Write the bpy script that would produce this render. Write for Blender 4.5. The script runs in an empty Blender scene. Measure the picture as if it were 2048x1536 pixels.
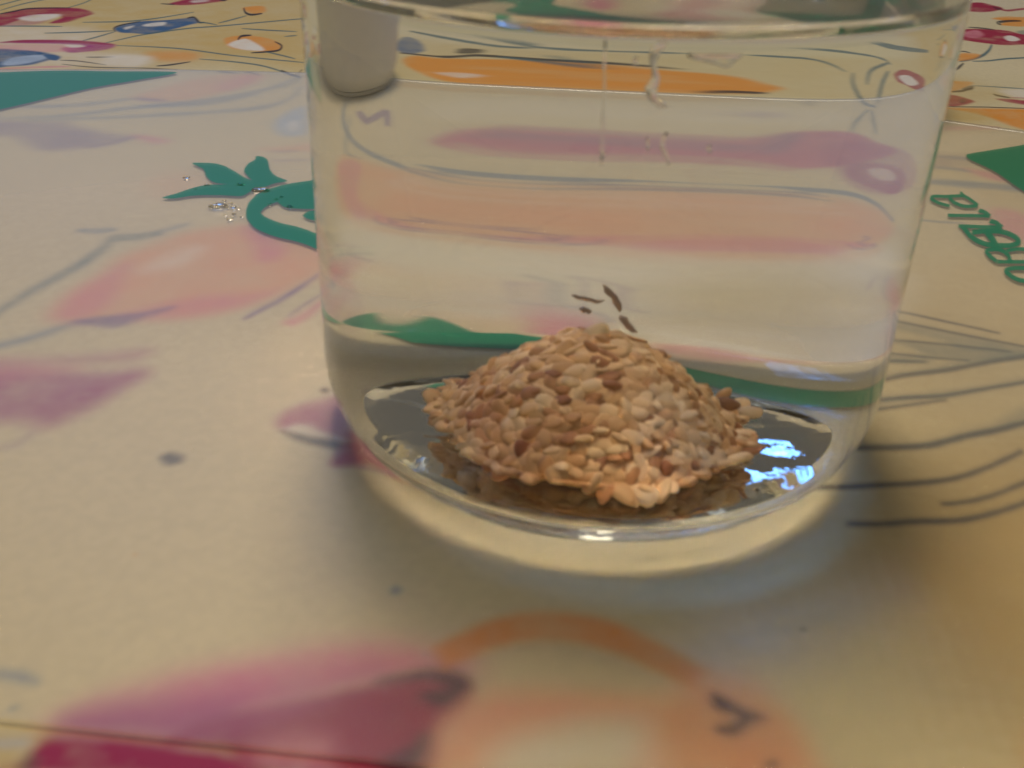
import bpy, bmesh, math, random
import numpy as np
from mathutils import Vector, Matrix
S = 0.01                                     # the numbers below are centimetres
SC = bpy.context.scene
COL = SC.collection
rnd = random.Random(7)

# ------------------------------------------------------------------ camera
CF, CTH, CROLL, CYAW, CD, CH = 1963.9, 0.5214, 0.0256, -0.0978, 10.370, 6.2534
cam = bpy.data.cameras.new('camera')
camo = bpy.data.objects.new('camera', cam); COL.objects.link(camo); SC.camera = camo
fw = Vector((math.sin(CYAW)*math.cos(CTH), math.cos(CYAW)*math.cos(CTH), -math.sin(CTH)))
r0 = fw.cross(Vector((0, 0, 1))).normalized(); u0 = r0.cross(fw)
rr = math.cos(CROLL)*r0 + math.sin(CROLL)*u0; uu = -math.sin(CROLL)*r0 + math.cos(CROLL)*u0
camo.matrix_world = Matrix(((rr.x, uu.x, -fw.x, 0), (rr.y, uu.y, -fw.y, -CD*S), (rr.z, uu.z, -fw.z, CH*S), (0, 0, 0, 1)))
cam.sensor_fit = 'HORIZONTAL'; cam.sensor_width = 36; cam.lens = CF/2048*36
cam.clip_start = 0.002; cam.clip_end = 50
cam.dof.use_dof = True; cam.dof.focus_distance = 0.26; cam.dof.aperture_fstop = 60

# ------------------------------------------------------------------ light
w = bpy.data.worlds.new('World'); SC.world = w; w.use_nodes = True
bg = w.node_tree.nodes['Background']; bg.inputs[0].default_value = (1.0, .93, .84, 1); bg.inputs[1].default_value = .10
def area(name, loc, target, size, power, colour, shape='DISK', size_y=None):
    l = bpy.data.lights.new(name, 'AREA'); l.shape = shape; l.size = size; l.energy = power; l.color = colour
    if size_y: l.size_y = size_y
    o = bpy.data.objects.new(name, l); COL.objects.link(o); o.location = loc
    o.rotation_euler = (Vector(target)-Vector(loc)).to_track_quat('-Z', 'Y').to_euler()
    return o
area('ceiling_lamp', (-.05, .19, .97), (0, 0, 0), .15, 4.1, (1, .83, .60))
area('ceiling_bounce_fill', (-.5, -.25, 1.5), (-.1, 0, 0), 1.5, 5.0, (1, .955, .90))  # added soft fill, stands in for light bounced off the ceiling
tv = area('television_glow', (-.43, .71, .76), (0, 0, .01), .50, 1.9, (.20, .46, 1.0), 'RECTANGLE', .32)
tv.data.use_nodes = True; tn = tv.data.node_tree               # noise picture, put in to break up the screen's blue glint
te = tn.nodes['Emission']; tg = tn.nodes.new('ShaderNodeNewGeometry'); tz = tn.nodes.new('ShaderNodeTexNoise'); tr_ = tn.nodes.new('ShaderNodeMapRange')
tz.inputs['Scale'].default_value = 5; tz.inputs['Detail'].default_value = 3
for k_, v_ in ((1, .36), (2, .60), (3, .10), (4, 2.5)): tr_.inputs[k_].default_value = v_
tn.links.new(tg.outputs['Parametric'], tz.inputs['Vector']); tn.links.new(tz.outputs[0], tr_.inputs[0]); tn.links.new(tr_.outputs[0], te.inputs['Strength'])
tc_ = tn.nodes.new('ShaderNodeMix'); tc_.data_type = 'RGBA'; tc_.inputs[6].default_value = (.55, .75, 1, 1); tc_.inputs[7].default_value = (1, 1, 1, 1)
tn.links.new(tz.outputs[0], tc_.inputs[0]); tn.links.new(tc_.outputs[2], te.inputs['Color'])
SC.view_settings.view_transform = 'Standard'; SC.view_settings.look = 'None'
SC.view_settings.exposure = -0.33; SC.view_settings.gamma = 1
SC.render.engine = 'CYCLES'
cy = SC.cycles
cy.max_bounces = 24; cy.transmission_bounces = 20; cy.glossy_bounces = 12; cy.diffuse_bounces = 4; cy.transparent_max_bounces = 12
cy.caustics_reflective = True; cy.caustics_refractive = True; cy.blur_glossy = 0.0
cy.sample_clamp_indirect = 0; cy.use_denoising = True

# ------------------------------------------------------------------ helpers
def mat(name):
    m = bpy.data.materials.new(name); m.use_nodes = True; nt = m.node_tree
    return m, nt, nt.nodes['Principled BSDF'], nt.nodes['Material Output']
def link(name, me, m, parent=None, smooth=True):
    o = bpy.data.objects.new(name, me); COL.objects.link(o)
    for x in (m if isinstance(m, (list, tuple)) else [m]): me.materials.append(x)
    if smooth: me.polygons.foreach_set('use_smooth', [True]*len(me.polygons))
    if parent: o.parent = parent
    return o
def tag(o, label=None, cat=None, group=None, kind=None):
    for k, v in (('label', label), ('category', cat), ('group', group), ('kind', kind)):
        if v: o[k] = v
    return o
def lathe(profile, n=160, mats=None, close=False):
    """surface of revolution from (r, z) in cm; normals point to the left of the path"""
    vs, fs, mi = [], [], []
    rings = []
    for r, z in profile:
        if r < 1e-6: rings.append([len(vs)]); vs.append((0, 0, z*S))
        else:
            rings.append(list(range(len(vs), len(vs)+n)))
            vs += [(r*S*math.cos(2*math.pi*k/n), r*S*math.sin(2*math.pi*k/n), z*S) for k in range(n)]
    segs = list(zip(rings, rings[1:])) + ([(rings[-1], rings[0])] if close else [])
    for i, (a, b) in enumerate(segs):
        for k in range(n):
            j = (k+1) % n
            if len(a) == 1 and len(b) == 1: continue
            if len(a) == 1: f = (a[0], b[j], b[k])
            elif len(b) == 1: f = (a[k], a[j], b[0])
            else: f = (a[k], a[j], b[j], b[k])
            fs.append(f)
    me = bpy.data.meshes.new('lathe'); me.from_pydata(vs, [], fs); me.update()
    return me
def arc(cr, cz, r, a0, a1, n):
    return [(cr+r*math.cos(math.radians(a0+(a1-a0)*k/n)), cz+r*math.sin(math.radians(a0+(a1-a0)*k/n))) for k in range(n+1)]

CUPX, CUPY = 4.7, 16.7
# ------------------------------------------------------------------ glass and water
RB, SL, HW, RH, RR = 3.2, -0.0117, 4.90, 1.0, 0.9
T = 0.20
def Ro(z): return RB+SL*z
def Ri(z): return Ro(z)-T
ZT = 9.5
def glass_material(name, ior, col=(1, 1, 1)):
    m, nt, p, out = mat(name)
    nt.nodes.remove(p)
    g = nt.nodes.new('ShaderNodeBsdfGlass'); g.inputs['IOR'].default_value = ior; g.inputs['Roughness'].default_value = 0
    g.inputs['Color'].default_value = (*col, 1)
    nt.links.new(g.outputs[0], out.inputs[0])
    return m
M_glass = glass_material('clear_glass', 1.5, (.975, .985, .98))
nt = M_glass.node_tree                       # faint relief in the pressed base only
tcn = nt.nodes.new('ShaderNodeTexCoord'); nzn = nt.nodes.new('ShaderNodeTexNoise'); sx = nt.nodes.new('ShaderNodeSeparateXYZ'); mr = nt.nodes.new('ShaderNodeMapRange'); bpn = nt.nodes.new('ShaderNodeBump')
nzn.inputs['Scale'].default_value = 420; nzn.inputs['Detail'].default_value = 2
mr.inputs[1].default_value = .0012; mr.inputs[2].default_value = .0022; mr.inputs[3].default_value = .10; mr.inputs[4].default_value = .0
bpn.inputs['Distance'].default_value = .0006
nt.links.new(tcn.outputs['Object'], nzn.inputs[0]); nt.links.new(tcn.outputs['Object'], sx.inputs[0]); nt.links.new(sx.outputs['Z'], mr.inputs[0])
nt.links.new(mr.outputs[0], bpn.inputs['Strength']); nt.links.new(nzn.outputs[0], bpn.inputs['Height'])
nt.links.new(bpn.outputs[0], [n_ for n_ in nt.nodes if n_.type == 'BSDF_GLASS'][0].inputs['Normal'])
M_water = glass_material('water_surface', 1.333)
M_wet = glass_material('water_against_glass', 1.333/1.5)
ZF, PUNT = 0.45, 0.10 # inner floor
RC, RCR = 0.35, 0.40 # inner corner radius
def earc(cr, cz, a, b, a0, a1, n):
    return [(cr+a*math.cos(math.radians(a0+(a1-a0)*k/n)), cz+b*math.sin(math.radians(a0+(a1-a0)*k/n))) for k in range(n+1)]
RP = 1.95                                    # edge of the dry hollow under the base
outer = [(0, PUNT)] + [(r, PUNT*(1-.10*r*r)) for r in np.linspace(.3, RP-.2, 11)] + [(RP-.06, PUNT*.4), (RP, .02)]
outer += [(r, .012) for r in (RP+.05, RP+.15) if r < Ro(RH)-RR-.02] + earc(Ro(RH)-RR, RH+.01, RR, RH, -90, 0, 36)
outer += [(Ro(z), z) for z in np.linspace(RH+.2, ZT-.12, 30)]
rim = arc(Ro(ZT)-T/2, ZT-.1, T/2, 0, 180, 8)
inner = [(Ri(z), z) for z in np.linspace(ZT-.12, HW+.12, 14)]
M_film = glass_material('glass_on_spilled_water', 1.5/1.333, (.975, .985, .98))
gme = lathe(outer+rim+inner)
glass = link('drinking_glass', gme, [M_glass, M_film])
RD, RWET = RP, 2.95
for v in gme.vertices:                       # the pressed base is slightly wavy
    r = math.hypot(v.co.x, v.co.y)/S; a = math.atan2(v.co.y, v.co.x)
    if .2 < r < RP-.15 and v.co.z < .4*S:
        v.co.z += S*.011*(math.sin(9*a+4*r)*math.sin(5.3*r+2*a)+.7*math.sin(17*a-3*r)*math.cos(8*r)+.4*math.sin(31*a+11*r))*min(1, (RP-.15-r)*3)*min(1, r)
for p in gme.polygons:                       # the heel stands in a thin ring of spilled water
    if RD*S < math.hypot(p.center.x, p.center.y) < RWET*S and p.center.z < .45*S: p.material_index = 1
tag(glass, 'clear straight glass tumbler with thick base holding water and tan seeds', 'glass')
zc = ZF+RC; rc = Ri(zc)-RCR
wprof = [(0, ZF), (rc*.5, ZF), (rc*.9, ZF)] + earc(rc, zc, RCR, RC, -90, 0, 14)
wprof += [(Ri(z), z) for z in np.linspace(zc+.2, HW+.12, 24)]
nside = len(wprof)
men = [(Ri(HW+.12)-.22*(1-math.exp(-k*.35)), HW+.12*math.exp(-k*.45)) for k in range(1, 12)] + [(1.5, HW), (0, HW)]
wme = lathe(wprof+men)
water = link('water', wme, [M_wet, M_water])
for p in wme.polygons:
    p.material_index = 1 if (p.center.z > (HW-.03)*S and math.hypot(p.center.x, p.center.y) < (Ri(HW)-.0)*S and p.normal.z > .1) else 0
tag(water, 'clear still water filling the tumbler above the seeds', 'water')



# ------------------------------------------------------------------ painted prints
INK = dict(c=(.38,.02,.06), m=(.42,.06,.22), k=(.75,.28,.33), o=(.82,.33,.05), p=(.82,.46,.25), b=(.05,.13,.27), l=(.45,.55,.68),
           t=(.04,.13,.16), d=(.02,.02,.03), y=(.66,.47,.16), q=(.50,.36,.10), w=(.86,.80,.68), v=(.30,.20,.32), g=(.22,.28,.34), n=(.004,.27,.125))  # q: yellow print wash, with the lower-right shade put into its colour
nr = np.random.default_rng(3)
def noise(h, w, cell, amp):
    """smooth value noise for watercolour unevenness"""
    gh, gw = int(h/cell)+3, int(w/cell)+3
    g = nr.random((gh, gw)).astype(np.float32)
    y = np.arange(h)/cell; x = np.arange(w)/cell
    yi = y.astype(int); xi = x.astype(int)
    fy = (y-yi)[:, None]; fx = (x-xi)[None]
    fy = fy*fy*(3-2*fy); fx = fx*fx*(3-2*fx)
    a, b, c, d = g[yi][:, xi], g[yi][:, xi+1], g[yi+1][:, xi], g[yi+1][:, xi+1]
    return 1+amp*((a*(1-fx)+b*fx)*(1-fy)+(c*(1-fx)+d*fx)*fy-.5)*2
class Sheet:
    def __init__(s, x0, y0, x1, y1, res, base, ch=3):
        s.x0, s.y0, s.res = x0, y0, res
        s.w, s.h = int((x1-x0)/res), int((y1-y0)/res)
        s.px = np.zeros((s.h, s.w, ch), np.float32); s.px[:] = base
        s.size = (s.w*res, s.h*res)
    def fill(s, pts, col, alpha, soft, tex=True):
        P = np.array(pts, np.float32)
        m = soft*1.2
        i0, i1 = int((P[:, 0].min()-m-s.x0)/s.res), int((P[:, 0].max()+m-s.x0)/s.res)+2
        j0, j1 = int((P[:, 1].min()-m-s.y0)/s.res), int((P[:, 1].max()+m-s.y0)/s.res)+2
        i0, j0, i1, j1 = max(i0, 0), max(j0, 0), min(i1, s.w), min(j1, s.h)
        if i1 <= i0 or j1 <= j0: return
        step = max(1, int(soft/s.res/5))                        # very soft washes on a coarser grid
        X = (s.x0+(np.arange(i0, i1, step)+.5)*s.res)[None]; Y = (s.y0+(np.arange(j0, j1, step)+.5)*s.res)[:, None]
        X = X.astype(np.float32); Y = Y.astype(np.float32)
        d2 = np.full((Y.shape[0], X.shape[1]), 1e9, np.float32); ins = np.zeros(d2.shape, bool)
        for (ax, ay), (bx, by) in zip(P, np.roll(P, -1, 0)):
            ex, ey = bx-ax, by-ay; L = ex*ex+ey*ey+1e-12
            t = np.clip(((X-ax)*ex+(Y-ay)*ey)/L, 0, 1)
            d2 = np.minimum(d2, (X-ax-t*ex)**2+(Y-ay-t*ey)**2)
            if ay != by:
                ins ^= ((ay > Y) != (by > Y)) & (X < (bx-ax)*(Y-ay)/(by-ay)+ax)
        d = np.sqrt(d2); d = np.where(ins, d, -d)
        a = np.clip(d/max(soft, s.res)*.5+.5, 0, 1); a = a*a*(3-2*a)*alpha
        if step > 1: a = np.repeat(np.repeat(a, step, 0), step, 1)[:j1-j0, :i1-i0]
        if tex:
            h, w = a.shape
            a = np.clip(a*noise(h, w, .55/s.res, .22)*noise(h, w, .12/s.res, .10), 0, 1)
        a = a[..., None]; T = s.px[j0:j1, i0:i1]
        T[:] = T*(1-a)+np.array(col, np.float32)*a
    def image(s, name):
        im = bpy.data.images.new(name, s.w, s.h, float_buffer=True, is_data=True)
        o = np.ones((s.h, s.w, 4), np.float32); o[..., :s.px.shape[2]] = s.px
        im.pixels.foreach_set(o.ravel()); im.update(); im.pack()
        return im
PRINTS = """
cy 0.75 1.6 -30.13,34.23 -29.51,37.11 -27.22,39.54 -23.7,41.2 -19.61,41.82 -15.71,41.24 -12.77,39.42 -10.73,35.89 -9.25,31.24 -8.3,26.74 -7.77,22.98 -7.55,20.21 -7.56,18.5 -7.87,17.65 -8.5,17.28 -9.35,17.22 -10.28,17.3 -11.16,17.4 -11.83,17.36 -12.26,17.21 -12.56,17.08 -12.79,16.96 -13.03,16.83 -13.33,16.69 -13.77,16.53 -14.34,16.18 -14.97,15.63 -15.65,15.09 -16.37,14.73 -17.15,14.71 -18.04,15.22 -19.34,16.57 -21.27,18.87 -23.7,22.08 -26.4,26.08 -28.85,30.45
cw 0.5 0.8 -20.7,21.1 -20.7,21.56 -20.43,21.83 -19.98,21.95 -19.44,21.97 -18.9,21.95 -18.46,21.92 -18.08,21.89 -17.68,21.8 -17.29,21.67 -16.93,21.5 -16.63,21.28 -16.41,21.03 -16.31,20.7 -16.32,20.3 -16.39,19.87 -16.44,19.45 -16.44,19.08 -16.31,18.79 -16.02,18.61 -15.6,18.5 -15.12,18.44 -14.66,18.38 -14.28,18.29 -14.05,18.15 -13.99,17.95 -14.02,17.7 -14.14,17.43 -14.31,17.16 -14.53,16.92 -14.78,16.72 -15.08,16.5 -15.44,16.24 -15.84,16 -16.27,15.84 -16.71,15.82 -17.15,16 -17.68,16.48 -18.35,17.27 -19.07,18.26 -19.78,19.33 -20.37,20.34
cc 0.9 0.12 -21.7,23.71 -21.69,23.89 -21.68,24.13 -21.67,24.4 -21.64,24.66 -21.57,24.91 -21.45,25.1 -21.27,25.26 -21.03,25.39 -20.75,25.49 -20.46,25.57 -20.18,25.6 -19.93,25.59 -19.7,25.53 -19.48,25.41 -19.26,25.26 -19.07,25.08 -18.92,24.91 -18.8,24.76 -18.72,24.63 -18.7,24.5 -18.7,24.38 -18.71,24.25 -18.73,24.11 -18.74,23.96 -18.74,23.79 -18.74,23.58 -18.74,23.38 -18.74,23.18 -18.76,23 -18.8,22.87 -18.85,22.76 -18.93,22.67 -19.02,22.6 -19.12,22.56 -19.2,22.56 -19.27,22.6 -19.3,22.72 -19.32,22.92 -19.33,23.16 -19.35,23.41 -19.38,23.63 -19.45,23.79 -19.57,23.88 -19.73,23.95 -19.91,23.99 -20.09,24 -20.25,23.96 -20.36,23.88 -20.43,23.74 -20.47,23.53 -20.49,23.29 -20.49,23.04 -20.49,22.81 -20.49,22.6 -20.49,22.43 -20.47,22.26 -20.44,22.09 -20.42,21.95 -20.42,21.83 -20.43,21.74 -20.46,21.66 -20.5,21.59 -20.56,21.54 -20.63,21.53 -20.71,21.56 -20.81,21.64 -20.94,21.81 -21.11,22.07 -21.3,22.38 -21.49,22.7 -21.64,22.99 -21.75,23.22 -21.81,23.36 -21.82,23.43 -21.81,23.48 -21.77,23.52 -21.73,23.59
cm 0.4 0.2 -20.49,22.6 -20.47,22.77 -20.43,22.97 -20.39,23.16 -20.34,23.35 -20.27,23.5 -20.21,23.6 -20.12,23.65 -20.02,23.66 -19.92,23.64 -19.81,23.59 -19.72,23.52 -19.65,23.42 -19.6,23.29 -19.56,23.12 -19.53,22.92 -19.51,22.72 -19.51,22.54 -19.54,22.39 -19.59,22.27 -19.68,22.17 -19.78,22.08 -19.89,22 -19.99,21.94 -20.07,21.88 -20.15,21.82 -20.22,21.77 -20.28,21.72 -20.34,21.7 -20.39,21.7 -20.43,21.74 -20.46,21.82 -20.48,21.94 -20.5,22.1 -20.51,22.27 -20.5,22.44
cw 0.8 0.15 -20.7,23.16 -20.73,23.29 -20.73,23.44 -20.69,23.6 -20.64,23.76 -20.57,23.9 -20.49,24.01 -20.39,24.09 -20.25,24.16 -20.1,24.22 -19.96,24.24 -19.82,24.24 -19.73,24.2 -19.66,24.11 -19.61,23.96 -19.58,23.78 -19.57,23.6 -19.57,23.43 -19.58,23.29 -19.6,23.16 -19.64,23.04 -19.68,22.93 -19.74,22.84 -19.82,22.78 -19.9,22.75 -20.02,22.76 -20.17,22.8 -20.33,22.87 -20.49,22.96 -20.62,23.06
cd 0.9 0.04 -21.77,23.62 -21.73,23.7 -21.67,23.82 -21.62,23.97 -21.56,24.13 -21.5,24.27 -21.47,24.41 -21.45,24.56 -21.42,24.7 -21.37,24.84 -21.26,24.97 -21.06,25.09 -20.78,25.21 -20.49,25.32 -20.23,25.41 -20.05,25.49 -20.12,25.62 -20.32,25.58 -20.6,25.52 -20.91,25.43 -21.19,25.34 -21.4,25.23 -21.52,25.1 -21.58,24.96 -21.61,24.82 -21.62,24.66 -21.65,24.51 -21.7,24.35 -21.75,24.18 -21.79,24.01 -21.82,23.85 -21.84,23.74
ct 0.8 0.05 -22.75,24.89 -22.74,24.93 -22.72,24.99 -22.71,25.08 -22.69,25.21 -22.68,25.37 -22.67,25.61 -22.65,25.91 -22.63,26.24 -22.62,26.57 -22.62,26.85 -22.62,27.1 -22.63,27.33 -22.65,27.54 -22.67,27.73 -22.68,27.86 -22.75,27.97 -22.75,27.86 -22.75,27.71 -22.75,27.52 -22.74,27.3 -22.75,27.06 -22.75,26.78 -22.77,26.45 -22.78,26.12 -22.8,25.81 -22.81,25.57 -22.81,25.39 -22.82,25.25 -22.82,25.14 -22.82,25.05 -22.82,24.98
ct 0.8 0.05 -22.09,24.38 -22.09,24.5 -22.08,24.69 -22.08,24.91 -22.08,25.15 -22.07,25.36 -22.06,25.54 -22.05,25.72 -22.03,25.9 -22.01,26.08 -21.98,26.27 -21.93,26.49 -21.87,26.73 -21.8,26.97 -21.74,27.18 -21.7,27.34 -21.77,27.45 -21.82,27.32 -21.9,27.13 -21.98,26.91 -22.05,26.69 -22.11,26.48 -22.14,26.29 -22.16,26.11 -22.18,25.93 -22.18,25.74 -22.19,25.55 -22.19,25.33 -22.19,25.08 -22.18,24.83 -22.16,24.62 -22.15,24.47
ct 0.8 0.05 -20.14,25.55 -20.13,25.69 -20.1,25.88 -20.08,26.11 -20.07,26.36 -20.07,26.59 -20.09,26.81 -20.12,27.04 -20.16,27.26 -20.2,27.48 -20.24,27.67 -20.27,27.86 -20.31,28.05 -20.34,28.22 -20.37,28.36 -20.39,28.48 -20.45,28.58 -20.44,28.5 -20.43,28.37 -20.41,28.22 -20.38,28.05 -20.36,27.87 -20.32,27.68 -20.28,27.46 -20.24,27.24 -20.21,27.01 -20.18,26.79 -20.18,26.55 -20.18,26.29 -20.19,26.03 -20.2,25.81 -20.2,25.65
cc 0.9 0.12 -17.05,27.19 -17.08,27.31 -17.07,27.49 -17.04,27.69 -17,27.9 -16.95,28.11 -16.89,28.28 -16.84,28.43 -16.78,28.57 -16.7,28.69 -16.62,28.8 -16.53,28.9 -16.42,28.99 -16.3,29.07 -16.14,29.14 -15.98,29.2 -15.82,29.23 -15.67,29.24 -15.56,29.22 -15.48,29.16 -15.41,29.06 -15.35,28.93 -15.32,28.79 -15.31,28.64 -15.32,28.5 -15.37,28.35 -15.45,28.19 -15.55,28.02 -15.66,27.85 -15.77,27.7 -15.86,27.57 -15.95,27.46 -16.04,27.36 -16.13,27.27 -16.22,27.2 -16.31,27.14 -16.41,27.1 -16.52,27.07 -16.64,27.05 -16.77,27.05 -16.89,27.07 -16.99,27.11
cw 0.7 0.15 -16.54,28.18 -16.5,28.26 -16.43,28.35 -16.33,28.44 -16.23,28.51 -16.14,28.56 -16.07,28.57 -16.02,28.54 -15.98,28.47 -15.95,28.37 -15.93,28.26 -15.93,28.16 -15.94,28.07 -15.97,28 -16.03,27.93 -16.1,27.86 -16.18,27.8 -16.25,27.76 -16.31,27.75 -16.36,27.78 -16.42,27.84 -16.48,27.92 -16.52,28.01 -16.54,28.1
cd 0.8 0.05 -17.35,27.15 -17.29,27.12 -17.22,27.1 -17.14,27.08 -17.06,27.06 -17,27.06 -16.94,27.06 -16.89,27.06 -16.84,27.07 -16.8,27.09 -16.78,27.12 -16.83,27.24 -16.88,27.27 -16.93,27.29 -16.99,27.31 -17.05,27.32 -17.11,27.32 -17.17,27.32 -17.24,27.32 -17.31,27.32 -17.37,27.3 -17.4,27.28
cd 0.8 0.06 -15.85,29.14 -15.83,29.2 -15.79,29.25 -15.73,29.28 -15.66,29.29 -15.59,29.27 -15.53,29.23 -15.48,29.13 -15.43,28.98 -15.37,28.81 -15.33,28.64 -15.3,28.49 -15.29,28.4 -15.3,28.35 -15.33,28.34 -15.38,28.35 -15.43,28.38 -15.49,28.43 -15.54,28.48 -15.59,28.57 -15.66,28.68 -15.73,28.81 -15.79,28.94 -15.83,29.06
co 0.85 0.12 -14.12,27.14 -14.09,27.27 -14.02,27.4 -13.91,27.52 -13.79,27.62 -13.67,27.66 -13.57,27.65 -13.48,27.55 -13.38,27.37 -13.28,27.15 -13.19,26.92 -13.12,26.7 -13.08,26.53 -13.07,26.4 -13.08,26.28 -13.11,26.18 -13.15,26.09 -13.2,26.02 -13.24,25.98 -13.29,25.97 -13.35,25.98 -13.41,26.02 -13.48,26.07 -13.55,26.14 -13.62,26.23 -13.71,26.34 -13.82,26.5 -13.93,26.67 -14.03,26.84 -14.1,27.01
cd 0.95 0.04 -14.1,27.06 -14.05,26.91 -13.97,26.7 -13.88,26.46 -13.77,26.21 -13.67,25.99 -13.58,25.84 -13.49,25.72 -13.41,25.63 -13.34,25.57 -13.27,25.56 -13.2,25.6 -13.14,25.69 -13.08,25.8 -13.04,25.91 -13.01,26 -13.09,26.2 -13.13,26.17 -13.2,26.11 -13.27,26.03 -13.34,25.98 -13.41,25.96 -13.47,25.99 -13.54,26.04 -13.6,26.11 -13.66,26.2 -13.72,26.29 -13.78,26.4 -13.86,26.58 -13.94,26.78 -14.02,26.97 -14.08,27.11
cb 0.95 0.1 -16.78,22.18 -16.81,22.29 -16.83,22.41 -16.84,22.53 -16.84,22.66 -16.83,22.78 -16.82,22.9 -16.79,23.02 -16.76,23.13 -16.72,23.25 -16.66,23.36 -16.6,23.47 -16.52,23.57 -16.41,23.67 -16.28,23.75 -16.13,23.83 -15.98,23.91 -15.84,23.99 -15.72,24.08 -15.62,24.18 -15.53,24.29 -15.44,24.4 -15.36,24.51 -15.29,24.6 -15.23,24.67 -15.19,24.72 -15.16,24.76 -15.14,24.78 -15.1,24.77 -15.05,24.72 -14.98,24.63 -14.88,24.5 -14.78,24.35 -14.68,24.19 -14.6,24.03 -14.55,23.9 -14.54,23.79 -14.55,23.7 -14.58,23.61 -14.63,23.51 -14.67,23.4 -14.71,23.26 -14.75,23.08 -14.8,22.86 -14.85,22.63 -14.91,22.41 -14.96,22.2 -15.01,22.04 -15.06,21.91 -15.11,21.8 -15.16,21.72 -15.21,21.65 -15.27,21.59 -15.33,21.55 -15.41,21.52 -15.5,21.52 -15.59,21.52 -15.69,21.54 -15.78,21.55 -15.87,21.56 -15.95,21.56 -16.02,21.55 -16.09,21.54 -16.16,21.54 -16.23,21.56 -16.31,21.59 -16.39,21.66 -16.48,21.74 -16.57,21.84 -16.65,21.96 -16.72,22.07
cw 0.85 0.1 -16.15,23 -16.14,23.07 -16.12,23.15 -16.09,23.24 -16.05,23.32 -16.01,23.4 -15.96,23.47 -15.92,23.52 -15.86,23.57 -15.8,23.61 -15.75,23.64 -15.69,23.65 -15.65,23.63 -15.6,23.58 -15.56,23.49 -15.52,23.38 -15.49,23.27 -15.48,23.16 -15.49,23.07 -15.53,23 -15.6,22.93 -15.68,22.87 -15.78,22.81 -15.86,22.78 -15.93,22.76 -15.98,22.77 -16.03,22.79 -16.07,22.83 -16.11,22.88 -16.13,22.94
cw 0.7 0.08 -16.54,22.44 -16.54,22.51 -16.52,22.59 -16.49,22.68 -16.45,22.76 -16.42,22.81 -16.39,22.82 -16.37,22.8 -16.35,22.73 -16.33,22.64 -16.32,22.55 -16.31,22.46 -16.3,22.38 -16.3,22.32 -16.3,22.25 -16.31,22.18 -16.32,22.13 -16.33,22.09 -16.35,22.08 -16.38,22.11 -16.42,22.15 -16.46,22.22 -16.5,22.29 -16.53,22.37
cd 0.9 0.05 -16.51,21.71 -16.56,21.8 -16.64,21.93 -16.71,22.06 -16.76,22.16 -16.79,22.24 -16.8,22.33 -16.81,22.44 -16.8,22.55 -16.78,22.67 -16.76,22.79 -16.72,22.93 -16.65,23.1 -16.59,23.26 -16.53,23.41 -16.49,23.52 -16.54,23.63 -16.6,23.55 -16.67,23.43 -16.75,23.29 -16.82,23.14 -16.87,23.01 -16.9,22.89 -16.92,22.77 -16.93,22.65 -16.92,22.53 -16.89,22.38 -16.82,22.19 -16.72,22 -16.63,21.85 -16.56,21.73 -16.51,21.66
cd 0.9 0.05 -15.21,24.49 -15.19,24.51 -15.15,24.57 -15.12,24.62 -15.07,24.64 -15.02,24.62 -14.96,24.52 -14.86,24.34 -14.74,24.12 -14.62,23.91 -14.51,23.76 -14.44,23.7 -14.4,23.72 -14.37,23.77 -14.35,23.82 -14.34,23.86 -14.41,24.02 -14.44,24.02 -14.47,24.01 -14.51,23.99 -14.55,24 -14.6,24.04 -14.66,24.15 -14.77,24.34 -14.89,24.56 -15.02,24.78 -15.13,24.93 -15.2,24.96 -15.24,24.9 -15.27,24.81 -15.28,24.72 -15.29,24.65
ct 0.85 0.05 -18.27,22.94 -18.09,22.98 -17.82,23.04 -17.51,23.13 -17.22,23.23 -16.97,23.35 -16.78,23.47 -16.62,23.61 -16.48,23.76 -16.35,23.94 -16.21,24.15 -16.05,24.43 -15.88,24.78 -15.71,25.14 -15.57,25.46 -15.47,25.7 -15.52,25.81 -15.64,25.61 -15.79,25.31 -15.96,24.97 -16.14,24.63 -16.31,24.37 -16.45,24.16 -16.59,23.98 -16.73,23.83 -16.88,23.69 -17.07,23.55 -17.31,23.43 -17.6,23.31 -17.9,23.2 -18.15,23.11 -18.33,23.04
ct 0.85 0.05 -18.5,20.89 -18.36,20.91 -18.18,20.96 -17.97,21.03 -17.75,21.11 -17.54,21.19 -17.34,21.29 -17.12,21.41 -16.9,21.54 -16.72,21.66 -16.6,21.75 -16.64,21.84 -16.79,21.79 -16.98,21.7 -17.21,21.6 -17.44,21.48 -17.65,21.39 -17.85,21.3 -18.06,21.21 -18.26,21.12 -18.43,21.04 -18.55,20.98
ct 0.85 0.05 -16.77,19.99 -16.74,20.08 -16.7,20.22 -16.65,20.39 -16.61,20.58 -16.58,20.75 -16.55,20.93 -16.53,21.13 -16.51,21.33 -16.49,21.5 -16.49,21.64 -16.53,21.73 -16.56,21.63 -16.59,21.48 -16.62,21.3 -16.65,21.11 -16.68,20.93 -16.71,20.75 -16.75,20.55 -16.78,20.36 -16.8,20.19 -16.82,20.07
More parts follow.
